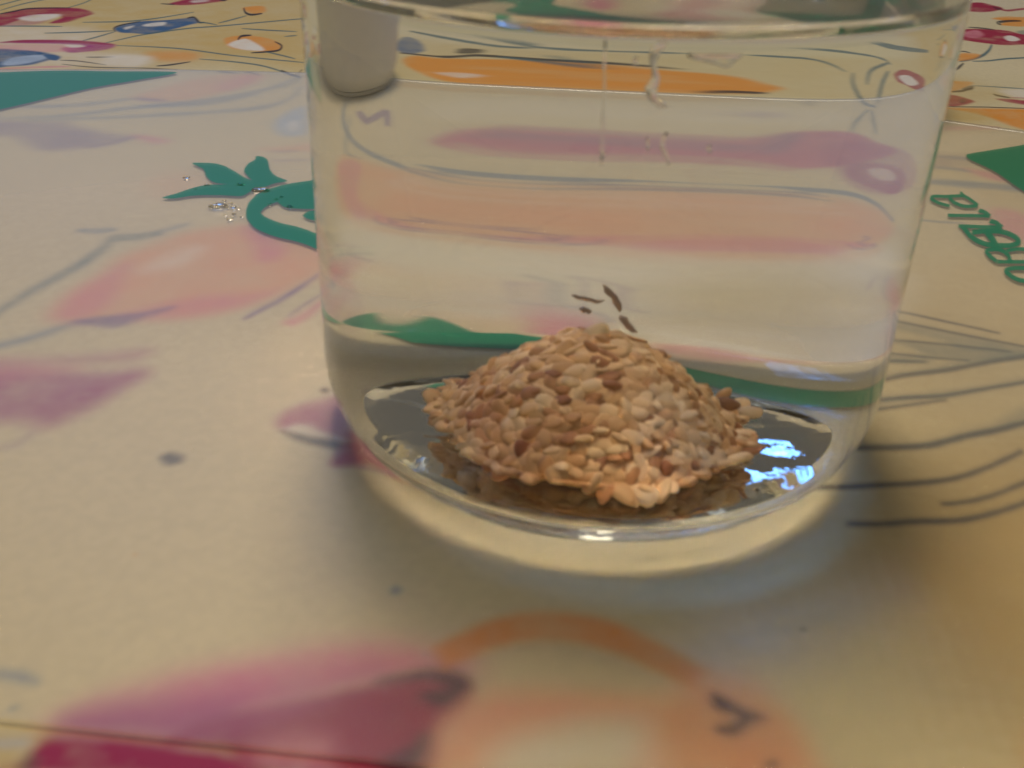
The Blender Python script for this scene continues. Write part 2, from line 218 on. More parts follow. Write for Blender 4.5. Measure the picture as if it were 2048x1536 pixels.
ct 0.85 0.05 -16,19.66 -15.95,19.79 -15.89,19.97 -15.82,20.19 -15.74,20.4 -15.67,20.59 -15.62,20.74 -15.58,20.87 -15.54,20.99 -15.47,21.13 -15.38,21.3 -15.23,21.54 -15.05,21.81 -14.85,22.11 -14.64,22.39 -14.45,22.62 -14.3,22.78 -14.17,22.88 -14.03,22.96 -13.86,23.07 -13.61,23.27 -13.25,23.58 -12.79,24 -12.29,24.45 -11.83,24.87 -11.48,25.18 -11.26,25.35 -11.14,25.44 -11.08,25.47 -11.04,25.48 -11.01,25.49 -11.04,25.61 -11.08,25.6 -11.12,25.61 -11.19,25.6 -11.32,25.53 -11.54,25.36 -11.9,25.06 -12.36,24.65 -12.87,24.2 -13.33,23.78 -13.69,23.47 -13.94,23.28 -14.11,23.17 -14.25,23.09 -14.38,22.99 -14.54,22.83 -14.73,22.59 -14.94,22.31 -15.14,22.01 -15.32,21.72 -15.46,21.48 -15.56,21.3 -15.62,21.16 -15.66,21.02 -15.7,20.89 -15.75,20.73 -15.81,20.53 -15.88,20.3 -15.95,20.08 -16,19.88 -16.04,19.74
ct 0.85 0.05 -14.56,23.84 -14.5,23.81 -14.43,23.79 -14.35,23.77 -14.26,23.75 -14.18,23.72 -14.09,23.68 -14,23.63 -13.9,23.58 -13.82,23.54 -13.77,23.52 -13.8,23.62 -13.87,23.68 -13.96,23.75 -14.07,23.83 -14.17,23.89 -14.26,23.94 -14.34,23.96 -14.43,23.97 -14.5,23.97 -14.56,23.96 -14.6,23.95
ct 0.85 0.05 -13.84,23.86 -13.81,23.93 -13.76,24.03 -13.71,24.16 -13.66,24.31 -13.62,24.47 -13.57,24.66 -13.52,24.88 -13.47,25.11 -13.44,25.32 -13.41,25.48 -13.46,25.59 -13.5,25.48 -13.55,25.3 -13.61,25.09 -13.66,24.88 -13.71,24.69 -13.75,24.53 -13.8,24.36 -13.84,24.21 -13.87,24.07 -13.88,23.97
ct 0.85 0.05 -15.44,19.54 -15.26,19.55 -15.02,19.55 -14.73,19.56 -14.45,19.56 -14.19,19.55 -13.98,19.54 -13.79,19.53 -13.6,19.51 -13.39,19.47 -13.14,19.42 -12.85,19.33 -12.53,19.22 -12.19,19.1 -11.83,18.97 -11.46,18.87 -11.05,18.77 -10.59,18.67 -10.14,18.58 -9.73,18.51 -9.42,18.45 -9.21,18.41 -9.09,18.39 -9.01,18.38 -8.97,18.38 -8.92,18.37 -8.94,18.45 -8.99,18.46 -9.04,18.48 -9.12,18.5 -9.25,18.53 -9.46,18.58 -9.77,18.65 -10.18,18.73 -10.64,18.83 -11.1,18.93 -11.52,19.03 -11.89,19.14 -12.25,19.27 -12.59,19.39 -12.91,19.5 -13.21,19.59 -13.46,19.64 -13.67,19.67 -13.85,19.69 -14.04,19.69 -14.25,19.7 -14.51,19.69 -14.79,19.68 -15.07,19.66 -15.31,19.64 -15.48,19.63
ct 0.85 0.05 -12.73,23.09 -12.62,23.06 -12.46,23.03 -12.27,22.99 -12.07,22.97 -11.87,22.95 -11.66,22.94 -11.41,22.94 -11.16,22.95 -10.95,22.96 -10.81,22.98 -10.84,23.08 -11,23.11 -11.22,23.12 -11.47,23.14 -11.72,23.15 -11.94,23.16 -12.14,23.18 -12.34,23.19 -12.52,23.2 -12.67,23.2 -12.77,23.2
ct 0.85 0.05 -10.94,22.07 -10.91,22.07 -10.87,22.08 -10.84,22.1 -10.81,22.12 -10.78,22.14 -10.74,22.16 -10.71,22.19 -10.69,22.22 -10.66,22.25 -10.63,22.29 -10.61,22.34 -10.64,22.43 -10.68,22.43 -10.71,22.42 -10.75,22.4 -10.78,22.38 -10.81,22.36 -10.84,22.34 -10.87,22.31 -10.9,22.28 -10.93,22.24 -10.95,22.2 -10.98,22.16
ct 0.85 0.05 -20.5,21.66 -20.36,21.68 -20.16,21.71 -19.94,21.75 -19.72,21.8 -19.51,21.84 -19.3,21.89 -19.07,21.93 -18.85,21.98 -18.67,22.03 -18.54,22.08 -18.6,22.17 -18.74,22.17 -18.94,22.15 -19.17,22.12 -19.41,22.09 -19.62,22.05 -19.83,22 -20.05,21.94 -20.26,21.87 -20.43,21.81 -20.55,21.76
cm 0.85 0.12 -19.28,19.08 -19.3,19.08 -19.25,19.12 -19.19,19.16 -19.13,19.2 -19.07,19.25 -19.02,19.31 -18.96,19.4 -18.89,19.49 -18.81,19.58 -18.71,19.66 -18.59,19.74 -18.42,19.8 -18.22,19.86 -18,19.91 -17.77,19.96 -17.55,20 -17.36,20.02 -17.18,20.04 -17.02,20.04 -16.86,20.04 -16.71,20.03 -16.56,20.01 -16.41,19.99 -16.26,19.96 -16.09,19.92 -15.93,19.88 -15.78,19.83 -15.65,19.76 -15.56,19.69 -15.49,19.59 -15.45,19.47 -15.43,19.34 -15.43,19.21 -15.44,19.09 -15.47,18.98 -15.51,18.89 -15.57,18.81 -15.64,18.73 -15.72,18.66 -15.81,18.6 -15.89,18.54 -15.96,18.48 -16.04,18.42 -16.12,18.36 -16.2,18.32 -16.28,18.3 -16.36,18.32 -16.45,18.37 -16.56,18.46 -16.67,18.57 -16.77,18.69 -16.84,18.81 -16.87,18.9 -16.82,18.98 -16.72,19.05 -16.59,19.11 -16.46,19.16 -16.37,19.21 -16.35,19.26 -16.41,19.3 -16.53,19.34 -16.68,19.38 -16.86,19.4 -17.05,19.42 -17.24,19.42 -17.44,19.41 -17.67,19.39 -17.91,19.35 -18.15,19.31 -18.37,19.28 -18.56,19.24 -18.73,19.21 -18.88,19.18 -19.01,19.14 -19.13,19.11 -19.22,19.09
cc 0.7 0.1 -19.07,19.25 -19.07,19.3 -19.02,19.37 -18.95,19.46 -18.85,19.57 -18.72,19.66 -18.59,19.74 -18.42,19.8 -18.22,19.86 -18,19.91 -17.77,19.96 -17.55,20 -17.36,20.02 -17.18,20.04 -17.02,20.04 -16.86,20.04 -16.71,20.03 -16.56,20.01 -16.41,19.99 -16.25,19.95 -16.06,19.9 -15.88,19.84 -15.72,19.78 -15.61,19.72 -15.56,19.69 -15.58,19.66 -15.66,19.65 -15.78,19.65 -15.93,19.65 -16.09,19.65 -16.25,19.65 -16.4,19.65 -16.56,19.66 -16.73,19.67 -16.91,19.68 -17.09,19.68 -17.27,19.66 -17.46,19.64 -17.66,19.59 -17.86,19.54 -18.05,19.49 -18.24,19.44 -18.4,19.4 -18.55,19.37 -18.7,19.32 -18.84,19.28 -18.95,19.25 -19.03,19.24
ck 0.5 0.2 -19.1,18.87 -18.9,18.97 -18.57,19.07 -18.17,19.16 -17.76,19.24 -17.38,19.3 -17.09,19.33 -16.89,19.35 -16.74,19.36 -16.62,19.35 -16.53,19.32 -16.47,19.27 -16.42,19.2 -16.39,19.09 -16.37,18.95 -16.38,18.79 -16.42,18.64 -16.48,18.49 -16.59,18.38 -16.75,18.3 -16.96,18.23 -17.21,18.18 -17.46,18.14 -17.7,18.11 -17.9,18.09 -18.06,18.07 -18.2,18.06 -18.33,18.05 -18.45,18.06 -18.56,18.09 -18.67,18.14 -18.78,18.23 -18.92,18.34 -19.05,18.48 -19.15,18.62 -19.17,18.76
cw 0.8 0.1 -17,19.35 -16.97,19.39 -16.91,19.42 -16.82,19.44 -16.72,19.46 -16.62,19.46 -16.55,19.46 -16.5,19.44 -16.44,19.4 -16.39,19.36 -16.36,19.31 -16.33,19.26 -16.33,19.22 -16.35,19.17 -16.39,19.12 -16.44,19.07 -16.5,19.03 -16.56,19.01 -16.62,19.01 -16.69,19.03 -16.77,19.09 -16.86,19.16 -16.93,19.24 -16.99,19.3
cb 0.85 0.12 -18.71,18.13 -18.69,18.29 -18.57,18.37 -18.38,18.39 -18.17,18.38 -17.97,18.35 -17.79,18.34 -17.65,18.34 -17.52,18.32 -17.39,18.29 -17.26,18.26 -17.14,18.22 -17.01,18.17 -16.89,18.12 -16.76,18.05 -16.64,17.99 -16.52,17.91 -16.42,17.84 -16.33,17.76 -16.27,17.68 -16.22,17.58 -16.18,17.48 -16.15,17.39 -16.14,17.32 -16.14,17.26 -16.15,17.23 -16.18,17.23 -16.22,17.25 -16.26,17.26 -16.31,17.25 -16.35,17.21 -16.38,17.13 -16.4,17.02 -16.43,16.89 -16.46,16.76 -16.49,16.64 -16.54,16.54 -16.6,16.47 -16.68,16.41 -16.76,16.36 -16.85,16.31 -16.93,16.27 -17.01,16.23 -17.08,16.17 -17.14,16.08 -17.19,15.99 -17.25,15.94 -17.34,15.94 -17.45,16.03 -17.63,16.26 -17.87,16.61 -18.14,17.02 -18.4,17.46 -18.61,17.85
cl 0.9 0.12 -17.55,17.16 -17.54,17.27 -17.5,17.36 -17.45,17.45 -17.39,17.53 -17.33,17.6 -17.27,17.66 -17.2,17.71 -17.14,17.75 -17.06,17.79 -16.99,17.8 -16.92,17.81 -16.86,17.8 -16.8,17.77 -16.73,17.73 -16.67,17.67 -16.61,17.6 -16.58,17.52 -16.56,17.42 -16.57,17.3 -16.59,17.15 -16.63,16.99 -16.68,16.83 -16.74,16.69 -16.8,16.59 -16.87,16.5 -16.95,16.43 -17.04,16.38 -17.13,16.35 -17.21,16.35 -17.28,16.38 -17.35,16.45 -17.41,16.57 -17.46,16.72 -17.51,16.88 -17.54,17.03
cb 0.9 0.05 -16.89,17.86 -16.89,17.9 -16.86,17.92 -16.81,17.94 -16.75,17.94 -16.69,17.93 -16.63,17.92 -16.58,17.9 -16.52,17.87 -16.46,17.84 -16.4,17.8 -16.35,17.75 -16.3,17.7 -16.26,17.63 -16.22,17.55 -16.19,17.46 -16.17,17.37 -16.16,17.3 -16.16,17.25 -16.17,17.23 -16.2,17.22 -16.24,17.22 -16.29,17.23 -16.34,17.26 -16.4,17.31 -16.48,17.37 -16.57,17.47 -16.67,17.58 -16.77,17.69 -16.85,17.79
cd 0.8 0.05 -16.04,17.24 -15.97,17.24 -15.88,17.24 -15.77,17.24 -15.65,17.24 -15.5,17.22 -15.32,17.17 -15.09,17.11 -14.86,17.04 -14.66,16.98 -14.52,16.94 -14.55,17.01 -14.7,17.07 -14.91,17.14 -15.15,17.23 -15.38,17.3 -15.57,17.35 -15.71,17.37 -15.83,17.37 -15.94,17.35 -16.01,17.33 -16.07,17.31
cd 0.8 0.05 -15.53,17.79 -15.47,17.79 -15.38,17.79 -15.29,17.81 -15.19,17.82 -15.1,17.84 -15.02,17.87 -14.94,17.9 -14.86,17.94 -14.8,17.98 -14.75,18.01 -14.79,18.07 -14.84,18.07 -14.92,18.05 -15,18.03 -15.09,18.01 -15.17,17.98 -15.26,17.96 -15.35,17.93 -15.44,17.91 -15.52,17.88 -15.57,17.86
cd 0.8 0.05 -15.74,16.78 -15.6,16.74 -15.41,16.69 -15.19,16.63 -14.94,16.58 -14.71,16.56 -14.46,16.58 -14.2,16.61 -13.92,16.66 -13.66,16.71 -13.41,16.74 -13.17,16.76 -12.93,16.77 -12.71,16.78 -12.52,16.79 -12.38,16.79 -12.41,16.86 -12.55,16.86 -12.75,16.87 -12.98,16.88 -13.22,16.88 -13.47,16.86 -13.72,16.83 -13.99,16.79 -14.26,16.74 -14.52,16.7 -14.77,16.68 -15,16.7 -15.24,16.73 -15.46,16.78 -15.64,16.82 -15.77,16.84
ck 0.7 0.08 -17.2,15.77 -17.08,15.81 -16.91,15.88 -16.71,15.96 -16.51,16.06 -16.32,16.14 -16.12,16.22 -15.9,16.3 -15.68,16.39 -15.5,16.46 -15.38,16.53 -15.43,16.63 -15.58,16.61 -15.78,16.57 -16.01,16.5 -16.23,16.43 -16.44,16.36 -16.63,16.27 -16.83,16.16 -17.01,16.05 -17.16,15.95 -17.26,15.87
co 0.55 0.3 -14.12,18.94 -14.01,19.02 -13.85,19.09 -13.64,19.14 -13.42,19.17 -13.21,19.18 -13.04,19.18 -12.91,19.15 -12.79,19.09 -12.69,19.02 -12.6,18.93 -12.53,18.83 -12.47,18.73 -12.43,18.61 -12.4,18.48 -12.38,18.33 -12.39,18.19 -12.41,18.06 -12.45,17.96 -12.52,17.88 -12.62,17.82 -12.73,17.76 -12.86,17.73 -12.98,17.71 -13.1,17.71 -13.21,17.74 -13.32,17.78 -13.44,17.85 -13.55,17.92 -13.66,18.01 -13.75,18.11 -13.84,18.23 -13.94,18.37 -14.04,18.53 -14.11,18.69 -14.14,18.83
cw 0.7 0.3 -15.02,18.16 -14.91,18.26 -14.71,18.33 -14.47,18.37 -14.21,18.37 -13.98,18.33 -13.81,18.25 -13.69,18.1 -13.6,17.88 -13.53,17.61 -13.49,17.36 -13.49,17.14 -13.53,16.99 -13.63,16.9 -13.79,16.85 -13.99,16.83 -14.19,16.85 -14.39,16.9 -14.54,16.97 -14.67,17.11 -14.8,17.31 -14.91,17.55 -15,17.79 -15.04,18.01
cd 0.9 0.05 -13.09,17.1 -13.04,17.1 -12.98,17.12 -12.91,17.15 -12.83,17.2 -12.76,17.26 -12.68,17.35 -12.59,17.47 -12.51,17.6 -12.44,17.72 -12.39,17.82 -12.43,17.91 -12.49,17.85 -12.58,17.76 -12.67,17.65 -12.77,17.54 -12.85,17.45 -12.92,17.38 -12.99,17.32 -13.05,17.27 -13.1,17.23 -13.13,17.19
cy 0.5 0.3 -13.64,21.68 -13.56,21.86 -13.4,22.02 -13.19,22.15 -12.94,22.25 -12.68,22.33 -12.42,22.37 -12.16,22.39 -11.87,22.38 -11.57,22.34 -11.27,22.28 -11.01,22.19 -10.79,22.07 -10.62,21.94 -10.47,21.78 -10.36,21.6 -10.27,21.4 -10.21,21.17 -10.17,20.92 -10.16,20.59 -10.15,20.19 -10.17,19.76 -10.23,19.38 -10.34,19.09 -10.52,18.94 -10.81,18.94 -11.21,19.06 -11.66,19.27 -12.13,19.53 -12.56,19.8 -12.89,20.05 -13.14,20.3 -13.34,20.58 -13.49,20.88 -13.6,21.17 -13.65,21.45
co 0.8 0.1 -12.69,21.37 -12.69,21.52 -12.65,21.66 -12.58,21.78 -12.49,21.87 -12.39,21.95 -12.29,21.99 -12.17,22.01 -12.04,22.01 -11.9,21.97 -11.76,21.92 -11.61,21.86 -11.48,21.78 -11.35,21.69 -11.22,21.58 -11.09,21.45 -10.97,21.31 -10.86,21.17 -10.77,21.03 -10.69,20.88 -10.62,20.72 -10.56,20.55 -10.51,20.39 -10.48,20.24 -10.47,20.11 -10.49,20.01 -10.52,19.92 -10.57,19.84 -10.64,19.77 -10.71,19.72 -10.78,19.69 -10.85,19.67 -10.93,19.68 -11.02,19.71 -11.11,19.74 -11.21,19.77 -11.31,19.8 -11.41,19.82 -11.52,19.83 -11.64,19.83 -11.75,19.86 -11.87,19.91 -11.98,20.01 -12.11,20.18 -12.25,20.4 -12.39,20.65 -12.53,20.92 -12.63,21.16
cw 0.95 0.1 -12.24,20.44 -12.27,20.6 -12.27,20.8 -12.25,21.01 -12.21,21.21 -12.15,21.36 -12.09,21.45 -12.03,21.47 -11.95,21.43 -11.86,21.35 -11.77,21.24 -11.67,21.11 -11.57,20.98 -11.45,20.82 -11.3,20.62 -11.15,20.4 -11.03,20.2 -10.93,20.02 -10.9,19.9 -10.92,19.82 -11.01,19.78 -11.12,19.76 -11.26,19.77 -11.39,19.79 -11.52,19.83 -11.64,19.89 -11.78,19.97 -11.92,20.07 -12.06,20.19 -12.17,20.31
cd 0.95 0.04 -12.18,21.23 -12.19,21.3 -12.21,21.41 -12.23,21.52 -12.25,21.62 -12.25,21.69 -12.22,21.76 -12.17,21.83 -12.11,21.89 -12.06,21.96 -12.03,22.02 -12.09,22.18 -12.14,22.19 -12.22,22.18 -12.29,22.15 -12.35,22.1 -12.39,22.01 -12.38,21.88 -12.35,21.7 -12.31,21.54 -12.27,21.4 -12.24,21.3
cd 0.95 0.04 -10.98,21.18 -10.91,21.09 -10.83,20.98 -10.73,20.85 -10.65,20.73 -10.6,20.63 -10.57,20.55 -10.54,20.44 -10.52,20.33 -10.5,20.22 -10.51,20.12 -10.54,20.03 -10.59,19.96 -10.66,19.9 -10.74,19.84 -10.81,19.78 -10.88,19.72 -10.96,19.66 -11.04,19.6 -11.11,19.54 -11.16,19.5 -11.11,19.38 -11.06,19.4 -10.98,19.42 -10.89,19.46 -10.81,19.5 -10.73,19.55 -10.65,19.6 -10.58,19.65 -10.5,19.7 -10.44,19.78 -10.41,19.87 -10.4,20.01 -10.42,20.18 -10.46,20.37 -10.52,20.57 -10.59,20.76 -10.68,20.92 -10.77,21.05 -10.87,21.16 -10.95,21.24 -11,21.3
ct 0.85 0.05 -10.76,19.64 -10.68,19.58 -10.57,19.5 -10.45,19.42 -10.32,19.33 -10.2,19.25 -10.07,19.17 -9.93,19.07 -9.79,18.98 -9.68,18.91 -9.6,18.87 -9.62,18.96 -9.71,19.04 -9.83,19.14 -9.97,19.25 -10.12,19.35 -10.25,19.44 -10.37,19.52 -10.5,19.59 -10.62,19.66 -10.72,19.71 -10.79,19.73
ct 0.85 0.05 -12.28,18.24 -12.12,18.21 -11.91,18.18 -11.66,18.15 -11.4,18.1 -11.17,18.05 -10.95,17.99 -10.74,17.93 -10.52,17.86 -10.31,17.76 -10.09,17.64 -9.86,17.47 -9.6,17.26 -9.36,17.04 -9.14,16.84 -8.97,16.7 -8.86,16.61 -8.79,16.55 -8.75,16.52 -8.73,16.51 -8.71,16.5 -8.73,16.57 -8.75,16.6 -8.78,16.63 -8.82,16.67 -8.89,16.73 -9,16.83 -9.17,16.99 -9.39,17.2 -9.64,17.42 -9.9,17.64 -10.14,17.81 -10.36,17.94 -10.58,18.03 -10.79,18.1 -11,18.16 -11.22,18.21 -11.45,18.25 -11.71,18.28 -11.95,18.3 -12.16,18.31 -12.31,18.32
cd 0.9 0.05 -9.52,17.28 -9.46,17.2 -9.38,17.1 -9.28,16.99 -9.19,16.89 -9.1,16.81 -9.02,16.74 -8.93,16.68 -8.85,16.64 -8.79,16.61 -8.74,16.6 -8.77,16.72 -8.83,16.78 -8.9,16.84 -8.99,16.91 -9.08,16.99 -9.16,17.05 -9.24,17.13 -9.33,17.22 -9.42,17.3 -9.49,17.37 -9.54,17.4
cd 0.8 0.05 -8.89,16.77 -8.9,16.84 -8.91,16.96 -8.92,17.1 -8.94,17.23 -8.95,17.33 -8.95,17.39 -8.96,17.44 -8.96,17.48 -8.97,17.51 -8.97,17.54 -8.99,17.58 -9,17.55 -9,17.52 -9,17.47 -8.99,17.4 -8.98,17.29 -8.96,17.16 -8.94,17.02 -8.93,16.89 -8.91,16.8
ct 0.3 0.2 -8.75,16.59 -8.76,16.49 -8.77,16.33 -8.77,16.14 -8.78,15.97 -8.8,15.83 -8.84,15.74 -8.88,15.65 -8.94,15.58 -8.98,15.51 -9.01,15.44 -8.96,15.3 -8.91,15.31 -8.85,15.33 -8.79,15.38 -8.73,15.45 -8.68,15.56 -8.66,15.71 -8.66,15.91 -8.66,16.13 -8.68,16.33 -8.69,16.48
cp 0.55 0.35 -12.16,13.62 -12.18,13.72 -12.17,13.85 -12.13,14 -12.08,14.16 -12.02,14.32 -11.97,14.49 -11.92,14.67 -11.88,14.86 -11.83,15.06 -11.77,15.26 -11.69,15.46 -11.59,15.64 -11.47,15.83 -11.31,16.01 -11.14,16.19 -10.96,16.35 -10.79,16.5 -10.64,16.61 -10.5,16.69 -10.37,16.75 -10.25,16.79 -10.15,16.8 -10.05,16.79 -9.97,16.75 -9.9,16.69 -9.84,16.6 -9.8,16.48 -9.77,16.35 -9.76,16.2 -9.77,16.03 -9.79,15.84 -9.84,15.62 -9.91,15.38 -9.98,15.14 -10.07,14.91 -10.15,14.7 -10.24,14.49 -10.33,14.27 -10.43,14.07 -10.53,13.87 -10.64,13.71 -10.75,13.58 -10.86,13.49 -10.98,13.42 -11.1,13.38 -11.23,13.36 -11.35,13.35 -11.47,13.35 -11.59,13.36 -11.73,13.38 -11.87,13.42 -11.99,13.47 -12.09,13.53
ck 0.4 0.3 -10.59,15.31 -10.59,15.48 -10.56,15.69 -10.51,15.92 -10.45,16.14 -10.38,16.34 -10.32,16.48 -10.26,16.57 -10.2,16.63 -10.13,16.66 -10.06,16.65 -10,16.62 -9.95,16.56 -9.9,16.47 -9.85,16.33 -9.81,16.17 -9.78,16 -9.76,15.82 -9.77,15.66 -9.8,15.48 -9.85,15.28 -9.92,15.08 -10,14.9 -10.08,14.77 -10.15,14.7 -10.23,14.7 -10.31,14.76 -10.41,14.87 -10.49,15.01 -10.56,15.16
cv 0.6 0.15 -11.98,13.41 -11.93,13.38 -11.86,13.36 -11.78,13.34 -11.7,13.33 -11.62,13.32 -11.54,13.33 -11.45,13.34 -11.36,13.35 -11.29,13.37 -11.25,13.4 -11.3,13.54 -11.37,13.57 -11.46,13.59 -11.56,13.61 -11.66,13.62 -11.75,13.62 -11.82,13.62 -11.9,13.61 -11.96,13.6 -12.01,13.58 -12.05,13.55
cd 0.7 0.05 -11.18,16.75 -11.14,16.74 -11.09,16.73 -11.03,16.72 -10.96,16.71 -10.9,16.71 -10.83,16.7 -10.76,16.69 -10.68,16.68 -10.62,16.68 -10.57,16.68 -10.6,16.75 -10.65,16.78 -10.72,16.8 -10.8,16.83 -10.88,16.84 -10.95,16.86 -11.02,16.86 -11.08,16.86 -11.13,16.85 -11.18,16.83 -11.21,16.82
cd 0.7 0.05 -10.4,16.81 -10.37,16.81 -10.34,16.81 -10.3,16.82 -10.26,16.82 -10.22,16.81 -10.16,16.77 -10.09,16.71 -10.02,16.65 -9.95,16.6 -9.91,16.57 -9.93,16.64 -9.98,16.7 -10.05,16.78 -10.13,16.86 -10.2,16.93 -10.27,16.97 -10.32,16.98 -10.36,16.97 -10.39,16.95 -10.41,16.92 -10.42,16.89
cg 0.5 0.2 -14.43,11.06 -14.23,11.1 -13.94,11.17 -13.6,11.25 -13.26,11.36 -12.95,11.5 -12.66,11.69 -12.38,11.91 -12.09,12.16 -11.81,12.41 -11.54,12.63 -11.28,12.82 -11.03,12.98 -10.78,13.13 -10.54,13.3 -10.3,13.5 -10.06,13.74 -9.81,14.01 -9.57,14.3 -9.35,14.6 -9.16,14.92 -9.02,15.28 -8.92,15.69 -8.84,16.1 -8.79,16.46 -8.74,16.72 -8.81,16.89 -8.87,16.65 -8.94,16.31 -9.02,15.93 -9.13,15.54 -9.28,15.2 -9.47,14.9 -9.69,14.6 -9.94,14.32 -10.19,14.05 -10.44,13.81 -10.68,13.61 -10.92,13.45 -11.17,13.29 -11.42,13.12 -11.69,12.93 -11.96,12.7 -12.24,12.44 -12.52,12.17 -12.8,11.93 -13.07,11.74 -13.38,11.58 -13.71,11.45 -14.04,11.34 -14.31,11.25 -14.51,11.19
cg 0.5 0.2 -14.47,12.13 -14.27,12.15 -13.98,12.19 -13.66,12.26 -13.34,12.35 -13.06,12.48 -12.81,12.66 -12.55,12.89 -12.31,13.15 -12.11,13.39 -11.97,13.57 -12.05,13.72 -12.22,13.6 -12.44,13.41 -12.7,13.18 -12.97,12.96 -13.22,12.78 -13.5,12.65 -13.81,12.53 -14.12,12.44 -14.38,12.35 -14.55,12.27
cg 0.5 0.2 -13.46,11.04 -13.15,11.14 -12.72,11.28 -12.21,11.46 -11.68,11.65 -11.19,11.84 -10.7,12.04 -10.2,12.25 -9.7,12.48 -9.25,12.7 -8.89,12.93 -8.65,13.16 -8.48,13.38 -8.38,13.61 -8.32,13.85 -8.27,14.1 -8.24,14.4 -8.26,14.73 -8.3,15.06 -8.35,15.34 -8.37,15.53 -8.44,15.63 -8.42,15.44 -8.39,15.19 -8.36,14.9 -8.35,14.62 -8.38,14.36 -8.44,14.13 -8.51,13.9 -8.61,13.68 -8.77,13.46 -9.01,13.24 -9.37,13.01 -9.82,12.77 -10.32,12.54 -10.83,12.31 -11.3,12.09 -11.79,11.88 -12.32,11.67 -12.82,11.47 -13.24,11.29 -13.54,11.17
cg 0.5 0.2 -11.58,12.71 -11.38,12.75 -11.1,12.82 -10.78,12.92 -10.46,13.05 -10.19,13.21 -9.95,13.42 -9.72,13.69 -9.52,13.98 -9.34,14.25 -9.22,14.46 -9.29,14.62 -9.43,14.48 -9.63,14.25 -9.85,13.99 -10.09,13.73 -10.32,13.52 -10.59,13.36 -10.9,13.21 -11.21,13.07 -11.47,12.95 -11.65,12.85
cl 0.7 0.2 -7.98,12.04 -8,12.21 -8.01,12.39 -8.01,12.57 -7.99,12.75 -7.98,12.91 -7.96,13.06 -7.93,13.19 -7.9,13.33 -7.86,13.45 -7.82,13.55 -7.77,13.59 -7.72,13.56 -7.65,13.45 -7.57,13.26 -7.49,13.03 -7.41,12.78 -7.33,12.53 -7.27,12.32 -7.21,12.13 -7.15,11.93 -7.09,11.74 -7.04,11.57 -7.01,11.42 -7,11.29 -7.01,11.2 -7.04,11.12 -7.08,11.07 -7.13,11.03 -7.18,11 -7.23,10.99 -7.29,10.98 -7.35,10.99 -7.42,11.01 -7.49,11.04 -7.56,11.1 -7.62,11.17 -7.69,11.27 -7.75,11.4 -7.82,11.55 -7.89,11.71 -7.94,11.88
cw 0.7 0.15 -7.61,11.84 -7.62,11.91 -7.63,12 -7.63,12.09 -7.62,12.17 -7.61,12.23 -7.59,12.26 -7.57,12.25 -7.53,12.22 -7.49,12.16 -7.45,12.09 -7.41,12.02 -7.38,11.95 -7.36,11.88 -7.34,11.79 -7.33,11.7 -7.32,11.62 -7.32,11.54 -7.32,11.49 -7.33,11.46 -7.34,11.44 -7.36,11.43 -7.39,11.43 -7.41,11.45 -7.44,11.47 -7.47,11.51 -7.5,11.56 -7.53,11.63 -7.57,11.7 -7.59,11.77
cv 0.5 0.3 -14.39,10.79 -14.29,10.88 -14.12,10.93 -13.9,10.96 -13.66,10.98 -13.44,10.99 -13.26,11.01 -13.13,11.04 -13.02,11.07 -12.93,11.1 -12.84,11.12 -12.76,11.13 -12.67,11.13 -12.6,11.1 -12.54,11.06 -12.48,11 -12.41,10.94 -12.33,10.88 -12.21,10.81 -12.04,10.75 -11.84,10.67 -11.62,10.59 -11.4,10.51 -11.2,10.45 -11.04,10.39 -10.91,10.35 -10.81,10.34 -10.72,10.32 -10.65,10.31 -10.61,10.28 -10.6,10.22 -10.62,10.13 -10.68,10.02 -10.76,9.89 -10.86,9.76 -10.96,9.64 -11.05,9.53 -11.15,9.43 -11.25,9.34 -11.35,9.25 -11.45,9.18 -11.56,9.11 -11.66,9.07 -11.76,9.03 -11.85,9.01 -11.94,8.99 -12.04,9 -12.14,9.02 -12.26,9.07 -12.39,9.16 -12.54,9.3 -12.7,9.46 -12.87,9.62 -13.02,9.76 -13.17,9.86 -13.29,9.89 -13.4,9.87 -13.5,9.82 -13.6,9.78 -13.69,9.76 -13.79,9.8 -13.91,9.91 -14.05,10.07 -14.19,10.27 -14.31,10.47 -14.38,10.66
ck 0.5 0.2 -10.74,10.45 -10.72,10.47 -10.67,10.49 -10.6,10.49 -10.52,10.49 -10.43,10.48 -10.34,10.46 -10.24,10.43 -10.11,10.38 -9.98,10.32 -9.86,10.26 -9.76,10.2 -9.7,10.15 -9.69,10.09 -9.7,10.03 -9.75,9.97 -9.81,9.91 -9.87,9.87 -9.93,9.86 -10,9.87 -10.08,9.91 -10.17,9.96 -10.25,10.02 -10.34,10.08 -10.41,10.13 -10.48,10.19 -10.56,10.25 -10.63,10.31 -10.69,10.36 -10.73,10.41
cv 0.5 0.15 -11.22,9.31 -11.16,9.32 -11.08,9.35 -11,9.4 -10.91,9.46 -10.84,9.54 -10.77,9.66 -10.71,9.8 -10.65,9.96 -10.61,10.1 -10.59,10.22 -10.66,10.34 -10.71,10.28 -10.78,10.17 -10.85,10.04 -10.92,9.91 -10.99,9.81 -11.05,9.72 -11.13,9.64 -11.2,9.57 -11.26,9.5 -11.29,9.44
cp 0.5 0.2 -7.7,9.92 -7.69,9.95 -7.64,9.99 -7.56,10.03 -7.46,10.08 -7.35,10.13 -7.23,10.19 -7.1,10.27 -6.93,10.37 -6.76,10.48 -6.58,10.57 -6.43,10.64 -6.31,10.66 -6.23,10.62 -6.16,10.54 -6.11,10.42 -6.09,10.3 -6.11,10.18 -6.15,10.09 -6.26,10.03 -6.41,9.98 -6.59,9.94 -6.79,9.9 -6.97,9.87 -7.12,9.85 -7.25,9.85 -7.38,9.85 -7.5,9.86 -7.6,9.87 -7.67,9.9
